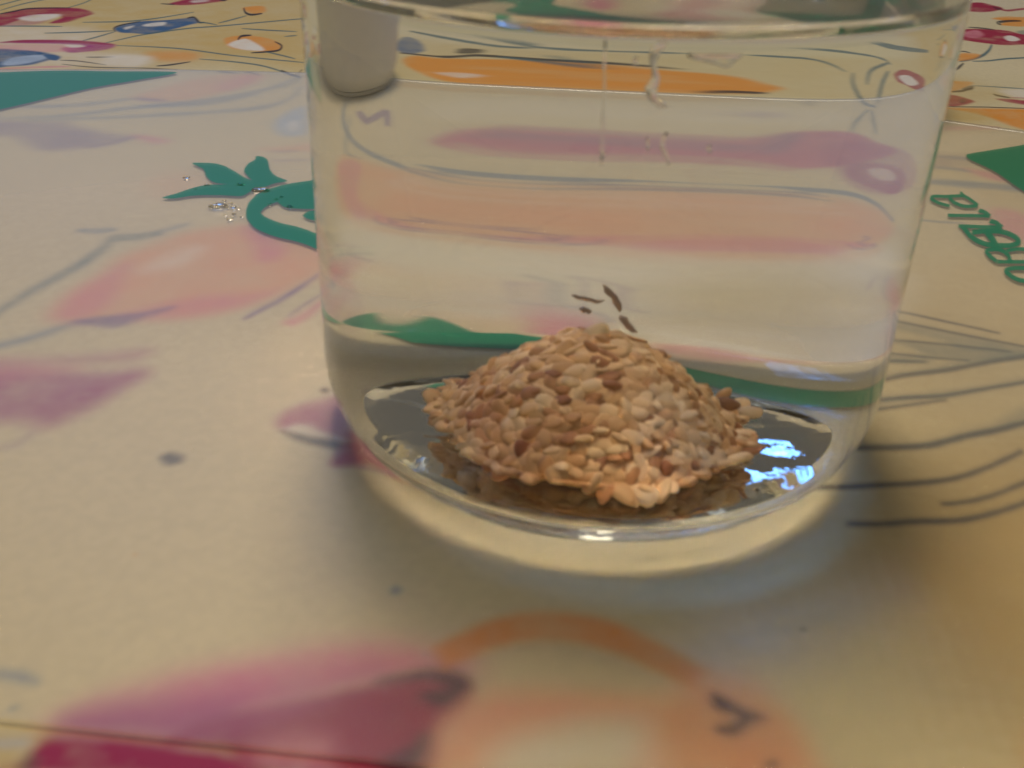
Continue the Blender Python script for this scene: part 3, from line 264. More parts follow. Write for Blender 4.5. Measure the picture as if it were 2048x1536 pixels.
cv 0.4 0.1 -7.31,9.79 -7.28,9.77 -7.24,9.76 -7.2,9.75 -7.14,9.75 -7.09,9.76 -7.03,9.77 -6.96,9.8 -6.89,9.83 -6.83,9.86 -6.79,9.88 -6.81,9.95 -6.86,9.95 -6.92,9.93 -7,9.92 -7.07,9.9 -7.13,9.89 -7.19,9.88 -7.23,9.87 -7.27,9.87 -7.31,9.86 -7.33,9.85
cv 0.45 0.1 -7.07,9.16 -7.03,9.16 -6.97,9.16 -6.9,9.16 -6.82,9.17 -6.74,9.19 -6.65,9.21 -6.55,9.25 -6.44,9.29 -6.35,9.33 -6.29,9.36 -6.3,9.41 -6.37,9.39 -6.46,9.37 -6.57,9.34 -6.68,9.31 -6.77,9.28 -6.85,9.26 -6.92,9.25 -6.99,9.23 -7.05,9.22 -7.08,9.21
cp 0.3 0.5 -8.95,7.26 -8.97,7.4 -8.97,7.56 -8.96,7.72 -8.93,7.87 -8.89,8 -8.82,8.07 -8.72,8.1 -8.59,8.09 -8.44,8.05 -8.3,7.99 -8.16,7.9 -8.06,7.81 -7.99,7.68 -7.92,7.52 -7.87,7.35 -7.84,7.17 -7.84,7.02 -7.86,6.9 -7.92,6.8 -8.02,6.72 -8.14,6.66 -8.27,6.61 -8.4,6.59 -8.5,6.6 -8.59,6.66 -8.68,6.75 -8.77,6.86 -8.85,6.99 -8.91,7.13
ct 0.5 0.12 -8.64,0.91 -8.63,0.98 -8.61,1.08 -8.59,1.2 -8.57,1.33 -8.55,1.46 -8.53,1.61 -8.51,1.76 -8.49,1.93 -8.46,2.1 -8.43,2.27 -8.4,2.44 -8.35,2.61 -8.31,2.79 -8.27,2.97 -8.23,3.14 -8.21,3.31 -8.2,3.48 -8.19,3.65 -8.19,3.8 -8.18,3.94 -8.19,4.06 -8.2,4.16 -8.22,4.23 -8.22,4.28 -8.2,4.32 -8.16,4.37 -8.09,4.4 -8,4.43 -7.92,4.46 -7.84,4.5 -7.78,4.55 -7.72,4.61 -7.67,4.67 -7.62,4.72 -7.59,4.76 -7.7,4.97 -7.74,4.94 -7.79,4.9 -7.85,4.86 -7.92,4.82 -7.98,4.78 -8.06,4.76 -8.15,4.74 -8.24,4.71 -8.33,4.68 -8.39,4.63 -8.42,4.55 -8.42,4.46 -8.41,4.36 -8.4,4.28 -8.39,4.18 -8.39,4.05 -8.4,3.89 -8.4,3.73 -8.41,3.56 -8.43,3.39 -8.46,3.22 -8.5,3.03 -8.54,2.85 -8.58,2.66 -8.61,2.48 -8.64,2.3 -8.66,2.12 -8.67,1.94 -8.69,1.78 -8.7,1.63 -8.71,1.48 -8.72,1.34 -8.73,1.21 -8.74,1.1 -8.75,1.02
cg 0.6 0.1 -9.06,4.67 -9,4.65 -8.93,4.64 -8.85,4.63 -8.77,4.63 -8.7,4.64 -8.64,4.66 -8.57,4.7 -8.51,4.75 -8.46,4.8 -8.43,4.84 -8.5,4.96 -8.55,4.96 -8.62,4.95 -8.69,4.93 -8.76,4.9 -8.83,4.88 -8.89,4.87 -8.96,4.85 -9.03,4.84 -9.08,4.82 -9.12,4.79
cg 0.4 0.15 -7.69,4.75 -7.65,4.77 -7.61,4.81 -7.57,4.87 -7.53,4.93 -7.49,4.99 -7.45,5.05 -7.41,5.11 -7.37,5.18 -7.34,5.24 -7.32,5.3 -7.37,5.39 -7.41,5.38 -7.45,5.34 -7.5,5.29 -7.55,5.24 -7.59,5.18 -7.63,5.11 -7.67,5.04 -7.7,4.96 -7.72,4.89 -7.74,4.83
cg 0.6 0.15 -8.25,0.26 -8.21,0.28 -8.16,0.32 -8.11,0.37 -8.05,0.43 -7.99,0.48 -7.92,0.54 -7.85,0.6 -7.78,0.66 -7.71,0.73 -7.64,0.81 -7.58,0.89 -7.52,0.99 -7.46,1.09 -7.4,1.18 -7.34,1.26 -7.27,1.31 -7.2,1.36 -7.12,1.4 -7.06,1.43 -7.01,1.45 -7.08,1.59 -7.13,1.57 -7.21,1.55 -7.29,1.53 -7.38,1.49 -7.46,1.43 -7.52,1.35 -7.58,1.26 -7.64,1.16 -7.7,1.07 -7.76,0.98 -7.83,0.91 -7.9,0.84 -7.97,0.77 -8.04,0.7 -8.1,0.64 -8.16,0.58 -8.22,0.52 -8.26,0.46 -8.3,0.41 -8.33,0.37
cp 0.75 0.3 -7.82,1.52 -7.86,1.6 -7.89,1.72 -7.91,1.85 -7.92,2 -7.93,2.14 -7.93,2.27 -7.93,2.38 -7.92,2.48 -7.9,2.59 -7.88,2.69 -7.86,2.79 -7.84,2.9 -7.84,3.02 -7.84,3.15 -7.85,3.28 -7.85,3.41 -7.85,3.53 -7.84,3.65 -7.81,3.76 -7.78,3.86 -7.74,3.96 -7.7,4.05 -7.65,4.15 -7.61,4.25 -7.56,4.36 -7.5,4.47 -7.45,4.59 -7.38,4.7 -7.31,4.81 -7.23,4.91 -7.14,5.01 -7.03,5.1 -6.92,5.18 -6.8,5.26 -6.68,5.33 -6.58,5.38 -6.5,5.43 -6.43,5.46 -6.37,5.48 -6.31,5.49 -6.22,5.49 -6.1,5.46 -5.94,5.42 -5.75,5.36 -5.53,5.29 -5.32,5.21 -5.13,5.12 -4.97,5.03 -4.85,4.94 -4.75,4.85 -4.67,4.75 -4.6,4.65 -4.54,4.55 -4.48,4.44 -4.43,4.34 -4.37,4.24 -4.32,4.14 -4.29,4.03 -4.28,3.91 -4.3,3.77 -4.36,3.61 -4.45,3.43 -4.56,3.25 -4.68,3.06 -4.79,2.89 -4.89,2.75 -4.96,2.64 -5.02,2.54 -5.08,2.45 -5.14,2.38 -5.21,2.3 -5.28,2.23 -5.36,2.15 -5.45,2.08 -5.54,2.01 -5.63,1.94 -5.73,1.88 -5.83,1.83 -5.93,1.79 -6.03,1.76 -6.14,1.74 -6.25,1.71 -6.36,1.69 -6.45,1.67 -6.54,1.65 -6.63,1.62 -6.71,1.6 -6.78,1.58 -6.86,1.56 -6.94,1.53 -7.03,1.51 -7.11,1.48 -7.19,1.45 -7.27,1.42 -7.35,1.41 -7.43,1.4 -7.5,1.4 -7.58,1.4 -7.65,1.4 -7.72,1.42 -7.77,1.46
ck 0.5 0.25 -7.77,1.53 -7.81,1.6 -7.84,1.7 -7.87,1.82 -7.88,1.95 -7.9,2.08 -7.9,2.2 -7.9,2.32 -7.89,2.44 -7.87,2.56 -7.84,2.68 -7.81,2.8 -7.79,2.91 -7.76,3.04 -7.74,3.19 -7.71,3.33 -7.67,3.46 -7.64,3.53 -7.6,3.54 -7.55,3.45 -7.49,3.29 -7.43,3.09 -7.38,2.87 -7.33,2.67 -7.29,2.5 -7.26,2.37 -7.24,2.25 -7.22,2.14 -7.21,2.04 -7.21,1.95 -7.21,1.86 -7.23,1.78 -7.25,1.69 -7.28,1.62 -7.32,1.55 -7.36,1.5 -7.4,1.46 -7.46,1.44 -7.52,1.43 -7.59,1.43 -7.66,1.44 -7.72,1.48
ck 0.6 0.2 -6.39,5.32 -6.36,5.37 -6.3,5.4 -6.2,5.41 -6.09,5.4 -5.98,5.37 -5.89,5.32 -5.79,5.24 -5.69,5.13 -5.59,5 -5.5,4.87 -5.42,4.74 -5.37,4.63 -5.33,4.52 -5.3,4.41 -5.29,4.31 -5.29,4.21 -5.3,4.13 -5.31,4.07 -5.34,4.01 -5.38,3.97 -5.43,3.93 -5.48,3.91 -5.53,3.92 -5.58,3.94 -5.63,4.01 -5.68,4.11 -5.73,4.23 -5.79,4.36 -5.85,4.49 -5.91,4.62 -5.99,4.74 -6.09,4.88 -6.2,5.01 -6.29,5.14 -6.36,5.25
ck 0.5 0.25 -6.89,1.66 -6.87,1.72 -6.8,1.81 -6.7,1.9 -6.59,2 -6.49,2.1 -6.4,2.18 -6.32,2.25 -6.25,2.31 -6.19,2.37 -6.12,2.42 -6.04,2.47 -5.96,2.51 -5.86,2.55 -5.74,2.58 -5.62,2.61 -5.5,2.63 -5.39,2.66 -5.3,2.69 -5.21,2.73 -5.13,2.78 -5.05,2.84 -4.99,2.88 -4.94,2.9 -4.93,2.88 -4.94,2.82 -4.99,2.71 -5.05,2.59 -5.12,2.46 -5.2,2.33 -5.28,2.23 -5.36,2.15 -5.45,2.07 -5.54,2 -5.63,1.94 -5.73,1.88 -5.83,1.83 -5.93,1.78 -6.03,1.74 -6.13,1.69 -6.24,1.66 -6.34,1.63 -6.43,1.61 -6.52,1.6 -6.63,1.59 -6.73,1.59 -6.81,1.6 -6.87,1.63
cw 0.5 0.25 -7.31,3.58 -7.27,3.69 -7.22,3.81 -7.16,3.94 -7.1,4.08 -7.03,4.19 -6.97,4.28 -6.92,4.33 -6.86,4.37 -6.8,4.39 -6.75,4.39 -6.7,4.37 -6.67,4.33 -6.65,4.24 -6.64,4.12 -6.65,3.99 -6.65,3.84 -6.67,3.71 -6.7,3.61 -6.73,3.53 -6.78,3.45 -6.84,3.39 -6.9,3.34 -6.96,3.29 -7.01,3.26 -7.06,3.23 -7.11,3.21 -7.15,3.19 -7.2,3.19 -7.23,3.2 -7.26,3.21 -7.29,3.25 -7.31,3.3 -7.32,3.35 -7.33,3.42 -7.32,3.5
cv 0.75 0.12 -7.43,1.4 -7.42,1.43 -7.38,1.47 -7.32,1.51 -7.24,1.55 -7.17,1.59 -7.1,1.63 -7.03,1.66 -6.96,1.7 -6.88,1.72 -6.81,1.76 -6.73,1.79 -6.66,1.82 -6.59,1.87 -6.51,1.92 -6.44,1.98 -6.37,2.03 -6.32,2.07 -6.27,2.09 -6.24,2.1 -6.22,2.07 -6.23,2.05 -6.24,2.01 -6.25,1.98 -6.27,1.94 -6.3,1.9 -6.34,1.86 -6.38,1.81 -6.42,1.75 -6.47,1.7 -6.51,1.64 -6.55,1.57 -6.59,1.5 -6.64,1.43 -6.69,1.37 -6.73,1.33 -6.78,1.3 -6.83,1.29 -6.89,1.29 -6.94,1.29 -7,1.3 -7.05,1.31 -7.12,1.32 -7.2,1.33 -7.28,1.34 -7.35,1.35 -7.4,1.37
cg 0.6 0.08 -6.27,5.43 -6.21,5.35 -6.12,5.25 -6.02,5.15 -5.93,5.06 -5.87,5 -5.84,4.97 -5.85,5.01 -5.83,5 -5.81,5.04 -5.79,5.03 -5.79,5.05 -5.82,5.12 -5.85,5.16 -5.89,5.2 -5.95,5.26 -6.04,5.34 -6.14,5.43 -6.22,5.49 -6.28,5.53
cg 0.6 0.08 -6.12,5.32 -6.07,5.29 -5.99,5.26 -5.91,5.24 -5.82,5.21 -5.75,5.19 -5.68,5.17 -5.61,5.15 -5.55,5.13 -5.5,5.12 -5.46,5.12 -5.48,5.21 -5.53,5.25 -5.59,5.29 -5.66,5.33 -5.73,5.37 -5.8,5.39 -5.88,5.41 -5.96,5.43 -6.04,5.43 -6.11,5.43 -6.15,5.42
cv 0.75 0.08 -5.07,1.82 -5.05,1.87 -5.01,1.93 -4.98,2.01 -4.94,2.09 -4.9,2.16 -4.88,2.21 -4.85,2.26 -4.82,2.3 -4.8,2.36 -4.76,2.43 -4.73,2.54 -4.68,2.67 -4.64,2.81 -4.6,2.95 -4.56,3.08 -4.53,3.21 -4.5,3.33 -4.47,3.46 -4.45,3.56 -4.43,3.64 -4.48,3.71 -4.5,3.64 -4.53,3.55 -4.56,3.44 -4.6,3.32 -4.64,3.2 -4.68,3.08 -4.72,2.94 -4.77,2.8 -4.81,2.67 -4.84,2.57 -4.87,2.49 -4.9,2.44 -4.92,2.39 -4.95,2.34 -4.97,2.28 -5,2.2 -5.04,2.11 -5.07,2.02 -5.09,1.94 -5.11,1.88
cv 0.6 0.08 -4.48,2.02 -4.46,2.07 -4.44,2.13 -4.41,2.22 -4.39,2.31 -4.36,2.39 -4.33,2.48 -4.29,2.58 -4.26,2.68 -4.23,2.77 -4.21,2.84 -4.24,2.88 -4.27,2.83 -4.3,2.76 -4.34,2.66 -4.38,2.57 -4.41,2.48 -4.44,2.39 -4.46,2.29 -4.48,2.2 -4.5,2.12 -4.5,2.06
ck 0.7 0.12 -4.51,1.85 -4.51,1.88 -4.49,1.91 -4.47,1.94 -4.44,1.98 -4.41,2.01 -4.38,2.06 -4.36,2.11 -4.34,2.16 -4.32,2.22 -4.3,2.28 -4.28,2.34 -4.26,2.39 -4.24,2.45 -4.23,2.51 -4.21,2.57 -4.19,2.62 -4.18,2.66 -4.16,2.65 -4.15,2.61 -4.14,2.55 -4.13,2.48 -4.13,2.41 -4.14,2.35 -4.15,2.28 -4.16,2.21 -4.18,2.14 -4.2,2.07 -4.22,2.01 -4.24,1.96 -4.26,1.91 -4.28,1.87 -4.29,1.83 -4.31,1.8 -4.33,1.77 -4.35,1.76 -4.37,1.76 -4.41,1.77 -4.44,1.78 -4.48,1.8 -4.5,1.83
cm 0.65 0.25 -7.91,-0.09 -7.85,-0.01 -7.7,0.02 -7.52,0.03 -7.31,0.02 -7.12,0 -6.96,0 -6.83,0.01 -6.71,0.02 -6.61,0.02 -6.51,0.03 -6.42,0.04 -6.33,0.05 -6.24,0.07 -6.16,0.11 -6.08,0.14 -6.02,0.18 -5.95,0.2 -5.9,0.21 -5.86,0.21 -5.83,0.19 -5.8,0.16 -5.78,0.12 -5.77,0.08 -5.77,0.04 -5.78,-0.02 -5.8,-0.08 -5.83,-0.15 -5.87,-0.22 -5.9,-0.29 -5.93,-0.37 -5.95,-0.44 -5.97,-0.52 -6,-0.6 -6.02,-0.68 -6.05,-0.76 -6.08,-0.84 -6.12,-0.92 -6.17,-1 -6.22,-1.08 -6.27,-1.16 -6.32,-1.22 -6.37,-1.26 -6.42,-1.27 -6.47,-1.27 -6.53,-1.25 -6.58,-1.22 -6.64,-1.2 -6.71,-1.18 -6.79,-1.19 -6.88,-1.21 -6.97,-1.24 -7.06,-1.25 -7.15,-1.24 -7.25,-1.18 -7.37,-1.06 -7.51,-0.88 -7.66,-0.66 -7.8,-0.44 -7.89,-0.24
cc 0.15 0.3 -7.03,-0.76 -6.99,-0.71 -6.9,-0.69 -6.77,-0.66 -6.63,-0.64 -6.5,-0.62 -6.41,-0.58 -6.34,-0.51 -6.28,-0.42 -6.23,-0.33 -6.19,-0.24 -6.15,-0.18 -6.12,-0.16 -6.1,-0.2 -6.08,-0.28 -6.07,-0.38 -6.07,-0.5 -6.08,-0.61 -6.1,-0.71 -6.13,-0.8 -6.16,-0.9 -6.21,-1.01 -6.26,-1.09 -6.32,-1.15 -6.39,-1.18 -6.49,-1.16 -6.62,-1.1 -6.76,-1.01 -6.89,-0.92 -6.99,-0.83
cm 0.35 0.25 -8.11,0.23 -8.01,0.26 -7.86,0.29 -7.68,0.31 -7.49,0.33 -7.31,0.35 -7.16,0.38 -7.03,0.41 -6.91,0.45 -6.79,0.48 -6.68,0.52 -6.58,0.55 -6.49,0.59 -6.39,0.62 -6.31,0.66 -6.23,0.7 -6.15,0.74 -6.09,0.76 -6.05,0.76 -6.02,0.74 -6,0.7 -5.99,0.65 -5.99,0.59 -6.01,0.54 -6.03,0.5 -6.06,0.47 -6.11,0.44 -6.16,0.42 -6.22,0.39 -6.29,0.37 -6.37,0.34 -6.46,0.32 -6.56,0.29 -6.68,0.27 -6.8,0.24 -6.92,0.22 -7.06,0.19 -7.2,0.15 -7.37,0.11 -7.55,0.07 -7.71,0.03 -7.86,0.01 -7.97,0 -8.05,0.02 -8.11,0.05 -8.15,0.1 -8.17,0.15 -8.16,0.2
ck 0.4 0.3 -7.95,0.05 -7.89,0.09 -7.8,0.12 -7.67,0.14 -7.54,0.15 -7.41,0.15 -7.29,0.15 -7.18,0.16 -7.05,0.16 -6.92,0.16 -6.81,0.15 -6.75,0.12 -6.75,0.09 -6.83,0.02 -6.98,-0.08 -7.17,-0.19 -7.37,-0.29 -7.55,-0.36 -7.68,-0.4 -7.77,-0.37 -7.85,-0.3 -7.91,-0.21 -7.95,-0.11 -7.96,-0.01
cv 0.3 0.15 -6.67,-1.76 -6.64,-1.76 -6.6,-1.76 -6.55,-1.75 -6.51,-1.73 -6.48,-1.7 -6.46,-1.65 -6.45,-1.58 -6.45,-1.52 -6.46,-1.46 -6.46,-1.41 -6.5,-1.38 -6.51,-1.41 -6.51,-1.47 -6.52,-1.52 -6.53,-1.58 -6.55,-1.62 -6.57,-1.64 -6.61,-1.67 -6.65,-1.68 -6.68,-1.7 -6.7,-1.72
cd 0.75 0.09 -4.8,-1.69 -4.8,-1.66 -4.79,-1.62 -4.77,-1.6 -4.76,-1.58 -4.74,-1.57 -4.71,-1.57 -4.69,-1.57 -4.66,-1.58 -4.64,-1.59 -4.61,-1.6 -4.58,-1.61 -4.57,-1.62 -4.55,-1.66 -4.54,-1.68 -4.54,-1.71 -4.55,-1.75 -4.58,-1.77 -4.6,-1.78 -4.63,-1.8 -4.67,-1.8 -4.7,-1.78 -4.73,-1.77 -4.76,-1.74 -4.78,-1.72
cd 0.7 0.06 -3.46,0.05 -3.45,0.08 -3.44,0.11 -3.43,0.12 -3.4,0.12 -3.37,0.1 -3.35,0.07 -3.34,0.05 -3.35,0.02 -3.35,-0.01 -3.38,-0.02 -3.4,-0.02 -3.42,-0.01 -3.44,0.01 -3.45,0.04
cm 0.65 0.15 -3.75,-0.75 -3.75,-0.71 -3.75,-0.67 -3.75,-0.63 -3.74,-0.58 -3.72,-0.53 -3.7,-0.49 -3.67,-0.44 -3.63,-0.39 -3.58,-0.35 -3.54,-0.3 -3.49,-0.26 -3.45,-0.23 -3.4,-0.19 -3.36,-0.15 -3.31,-0.11 -3.27,-0.08 -3.22,-0.07 -3.18,-0.07 -3.14,-0.1 -3.11,-0.14 -3.07,-0.2 -3.04,-0.27 -3,-0.35 -2.97,-0.42 -2.93,-0.51 -2.89,-0.62 -2.84,-0.73 -2.81,-0.83 -2.78,-0.92 -2.78,-0.98 -2.81,-1.01 -2.85,-1.01 -2.91,-1 -2.98,-0.99 -3.04,-0.96 -3.1,-0.94 -3.16,-0.92 -3.21,-0.89 -3.27,-0.86 -3.32,-0.82 -3.37,-0.8 -3.42,-0.79 -3.46,-0.79 -3.5,-0.81 -3.53,-0.84 -3.56,-0.87 -3.59,-0.89 -3.61,-0.9 -3.64,-0.89 -3.67,-0.87 -3.7,-0.85 -3.72,-0.82 -3.74,-0.78
cw 0.6 0.1 -3.61,-0.9 -3.6,-0.88 -3.58,-0.85 -3.55,-0.82 -3.51,-0.8 -3.46,-0.79 -3.42,-0.79 -3.37,-0.8 -3.32,-0.82 -3.26,-0.85 -3.21,-0.89 -3.15,-0.92 -3.1,-0.94 -3.05,-0.97 -2.99,-0.99 -2.94,-1.01 -2.89,-1.03 -2.86,-1.04 -2.88,-1.05 -2.94,-1.04 -3.01,-1.03 -3.09,-1.02 -3.16,-1.01 -3.22,-1 -3.27,-1 -3.31,-1 -3.35,-1 -3.38,-1 -3.41,-1 -3.45,-0.99 -3.48,-0.98 -3.52,-0.97 -3.56,-0.95 -3.59,-0.93 -3.61,-0.91
cd 0.7 0.08 -3.64,-0.94 -3.61,-0.93 -3.57,-0.94 -3.53,-0.95 -3.49,-0.96 -3.46,-0.96 -3.43,-0.97 -3.4,-0.97 -3.38,-0.98 -3.35,-0.99 -3.31,-1 -3.26,-1.01 -3.2,-1.02 -3.12,-1.03 -3.03,-1.04 -2.94,-1.06 -2.87,-1.08 -2.82,-1.09 -2.79,-1.12 -2.77,-1.14 -2.76,-1.17 -2.77,-1.2 -2.78,-1.22 -2.8,-1.24 -2.84,-1.24 -2.9,-1.24 -2.97,-1.23 -3.04,-1.22 -3.11,-1.2 -3.17,-1.19 -3.22,-1.18 -3.27,-1.17 -3.32,-1.15 -3.37,-1.13 -3.42,-1.12 -3.46,-1.1 -3.5,-1.07 -3.54,-1.04 -3.58,-1.01 -3.61,-0.98 -3.64,-0.96
cc 0.8 0.12 -2.86,-1.53 -2.87,-1.49 -2.87,-1.45 -2.86,-1.39 -2.86,-1.33 -2.85,-1.27 -2.84,-1.21 -2.85,-1.14 -2.85,-1.06 -2.85,-0.97 -2.86,-0.9 -2.85,-0.84 -2.84,-0.81 -2.82,-0.81 -2.79,-0.83 -2.75,-0.87 -2.71,-0.92 -2.66,-0.98 -2.61,-1.04 -2.54,-1.11 -2.46,-1.19 -2.38,-1.27 -2.29,-1.35 -2.21,-1.43 -2.14,-1.49 -2.09,-1.54 -2.04,-1.57 -2,-1.61 -1.97,-1.64 -1.93,-1.66 -1.89,-1.69 -1.84,-1.72 -1.79,-1.76 -1.73,-1.79 -1.69,-1.81 -1.66,-1.83 -1.68,-1.83 -1.74,-1.81 -1.81,-1.78 -1.89,-1.75 -1.97,-1.72 -2.05,-1.69 -2.12,-1.66 -2.2,-1.62 -2.27,-1.58 -2.35,-1.55 -2.42,-1.52 -2.48,-1.5 -2.53,-1.5 -2.57,-1.5 -2.61,-1.51 -2.64,-1.52 -2.67,-1.53 -2.7,-1.54 -2.74,-1.54 -2.77,-1.55 -2.8,-1.55 -2.82,-1.56 -2.84,-1.55
cm 0.4 0.1 -2.86,-1.53 -2.87,-1.49 -2.88,-1.43 -2.88,-1.37 -2.88,-1.3 -2.87,-1.25 -2.86,-1.21 -2.85,-1.19 -2.81,-1.2 -2.78,-1.21 -2.75,-1.23 -2.72,-1.26 -2.68,-1.29 -2.64,-1.33 -2.59,-1.38 -2.54,-1.43 -2.51,-1.48 -2.5,-1.51 -2.51,-1.53 -2.53,-1.54 -2.57,-1.55 -2.62,-1.55 -2.66,-1.55 -2.7,-1.55 -2.73,-1.56 -2.76,-1.56 -2.79,-1.56 -2.82,-1.56 -2.84,-1.55
ck 0.85 0.1 -2.73,-0.94 -2.69,-0.95 -2.64,-0.98 -2.59,-1.02 -2.54,-1.07 -2.48,-1.12 -2.42,-1.19 -2.34,-1.26 -2.26,-1.35 -2.19,-1.43 -2.12,-1.5 -2.06,-1.57 -2,-1.62 -1.95,-1.66 -1.9,-1.71 -1.87,-1.74 -1.84,-1.76 -1.86,-1.77 -1.9,-1.76 -1.96,-1.74 -2.02,-1.71 -2.09,-1.68 -2.15,-1.64 -2.2,-1.6 -2.27,-1.55 -2.33,-1.5 -2.39,-1.44 -2.45,-1.38 -2.51,-1.32 -2.56,-1.26 -2.61,-1.18 -2.65,-1.1 -2.69,-1.03 -2.72,-0.98
cv 0.6 0.08 -2.54,-1.55 -2.51,-1.56 -2.47,-1.58 -2.41,-1.59 -2.36,-1.61 -2.29,-1.62 -2.23,-1.63 -2.15,-1.65 -2.07,-1.66 -2,-1.67 -1.93,-1.69 -1.87,-1.7 -1.81,-1.72 -1.75,-1.74 -1.7,-1.75 -1.67,-1.76 -1.7,-1.73 -1.75,-1.71 -1.81,-1.69 -1.87,-1.67 -1.93,-1.65 -2,-1.63 -2.08,-1.62 -2.16,-1.61 -2.23,-1.59 -2.3,-1.58 -2.36,-1.57 -2.42,-1.56 -2.47,-1.55 -2.51,-1.54 -2.54,-1.53
cd 0.4 0.08 -3.04,-0.34 -3.02,-0.39 -2.99,-0.46 -2.95,-0.54 -2.9,-0.62 -2.85,-0.71 -2.79,-0.8 -2.72,-0.89 -2.64,-0.98 -2.56,-1.07 -2.47,-1.16 -2.37,-1.26 -2.26,-1.37 -2.14,-1.47 -2.04,-1.56 -1.98,-1.62 -2.04,-1.55 -2.14,-1.46 -2.25,-1.35 -2.37,-1.25 -2.47,-1.15 -2.56,-1.05 -2.64,-0.96 -2.71,-0.87 -2.78,-0.78 -2.84,-0.69 -2.89,-0.61 -2.94,-0.53 -2.98,-0.45 -3.01,-0.38 -3.04,-0.33
cy 0.35 0.1 -2.2,-1.71 -2.16,-1.7 -2.11,-1.7 -2.05,-1.7 -2,-1.7 -1.96,-1.7 -1.92,-1.71 -1.88,-1.71 -1.84,-1.72 -1.81,-1.72 -1.79,-1.73 -1.8,-1.76 -1.83,-1.77 -1.87,-1.78 -1.9,-1.79 -1.94,-1.79 -1.98,-1.78 -2.04,-1.77 -2.1,-1.75 -2.15,-1.73 -2.19,-1.72
ck 0.85 0.3 -4.09,-5.4 -4.09,-5.37 -4.06,-5.33 -4.02,-5.28 -3.97,-5.23 -3.9,-5.17 -3.84,-5.11 -3.76,-5.05 -3.67,-4.99 -3.56,-4.93 -3.46,-4.86 -3.34,-4.79 -3.23,-4.73 -3.11,-4.67 -2.98,-4.61 -2.85,-4.56 -2.72,-4.5 -2.59,-4.45 -2.46,-4.4 -2.34,-4.35 -2.22,-4.31 -2.11,-4.27 -2,-4.24 -1.88,-4.21 -1.76,-4.19 -1.63,-4.17 -1.49,-4.17 -1.35,-4.17 -1.22,-4.18 -1.11,-4.19 -1.02,-4.21 -0.96,-4.23 -0.91,-4.27 -0.88,-4.31 -0.87,-4.35 -0.88,-4.39 -0.92,-4.43 -0.99,-4.46 -1.1,-4.49 -1.22,-4.52 -1.36,-4.56 -1.49,-4.59 -1.61,-4.63 -1.72,-4.67 -1.82,-4.72 -1.92,-4.77 -2.02,-4.83 -2.12,-4.88 -2.21,-4.93 -2.31,-4.97 -2.4,-5.02 -2.5,-5.07 -2.59,-5.12 -2.67,-5.16 -2.75,-5.2 -2.81,-5.24 -2.86,-5.28 -2.91,-5.31 -2.96,-5.35 -3.01,-5.37 -3.08,-5.39 -3.17,-5.4 -3.27,-5.41 -3.38,-5.41 -3.49,-5.4 -3.6,-5.4 -3.69,-5.4 -3.78,-5.4 -3.86,-5.41 -3.94,-5.42 -4.01,-5.42 -4.06,-5.42
cm 0.75 0.25 -3.98,-5.32 -3.95,-5.3 -3.89,-5.27 -3.8,-5.24 -3.71,-5.2 -3.6,-5.17 -3.5,-5.15 -3.39,-5.12 -3.26,-5.1 -3.12,-5.08 -2.99,-5.06 -2.88,-5.05 -2.8,-5.05 -2.76,-5.07 -2.74,-5.1 -2.75,-5.13 -2.77,-5.17 -2.79,-5.2 -2.82,-5.23 -2.84,-5.26 -2.86,-5.29 -2.89,-5.31 -2.93,-5.33 -2.99,-5.35 -3.05,-5.36 -3.14,-5.38 -3.25,-5.38 -3.37,-5.39 -3.49,-5.39 -3.61,-5.39 -3.7,-5.39 -3.78,-5.38 -3.85,-5.38 -3.91,-5.37 -3.96,-5.36 -3.98,-5.34
cc 0.85 0.1 -3.09,-5.41 -3.1,-5.38 -3.09,-5.35 -3.05,-5.31 -3,-5.26 -2.94,-5.21 -2.86,-5.17 -2.77,-5.12 -2.65,-5.07 -2.52,-5.01 -2.38,-4.96 -2.24,-4.91 -2.13,-4.86 -2.02,-4.82 -1.92,-4.77 -1.83,-4.73 -1.74,-4.7 -1.66,-4.66 -1.59,-4.63 -1.54,-4.6 -1.49,-4.57 -1.46,-4.55 -1.43,-4.53 -1.4,-4.52 -1.36,-4.5 -1.31,-4.48 -1.26,-4.47 -1.2,-4.45 -1.15,-4.44 -1.1,-4.43 -1.05,-4.43 -1.01,-4.44 -0.97,-4.45 -0.93,-4.46 -0.9,-4.48 -0.88,-4.5 -0.86,-4.53 -0.85,-4.56 -0.85,-4.6 -0.85,-4.65 -0.86,-4.69 -0.87,-4.73 -0.89,-4.78 -0.91,-4.82 -0.93,-4.85 -0.96,-4.89 -0.99,-4.93 -1.01,-4.97 -1.03,-5.03 -1.03,-5.09 -1.01,-5.17 -0.98,-5.25 -0.97,-5.33 -1,-5.4 -1.07,-5.46 -1.21,-5.51 -1.42,-5.55 -1.65,-5.58 -1.89,-5.6 -2.11,-5.61 -2.28,-5.62 -2.39,-5.6 -2.46,-5.57 -2.52,-5.53 -2.56,-5.48 -2.61,-5.44 -2.67,-5.41 -2.74,-5.4 -2.83,-5.4 -2.92,-5.41 -3,-5.42 -3.06,-5.42
cm 0.5 0.25 -3.09,-5.41 -3.11,-5.38 -3.09,-5.35 -3.06,-5.31 -3,-5.26 -2.94,-5.21 -2.86,-5.17 -2.76,-5.11 -2.63,-5.05 -2.48,-4.99 -2.34,-4.93 -2.21,-4.88 -2.13,-4.86 -2.08,-4.87 -2.07,-4.89 -2.07,-4.93 -2.1,-4.98 -2.13,-5.03 -2.17,-5.07 -2.22,-5.12 -2.28,-5.17 -2.35,-5.22 -2.43,-5.28 -2.51,-5.32 -2.59,-5.35 -2.67,-5.38 -2.78,-5.4 -2.88,-5.41 -2.98,-5.42 -3.05,-5.42
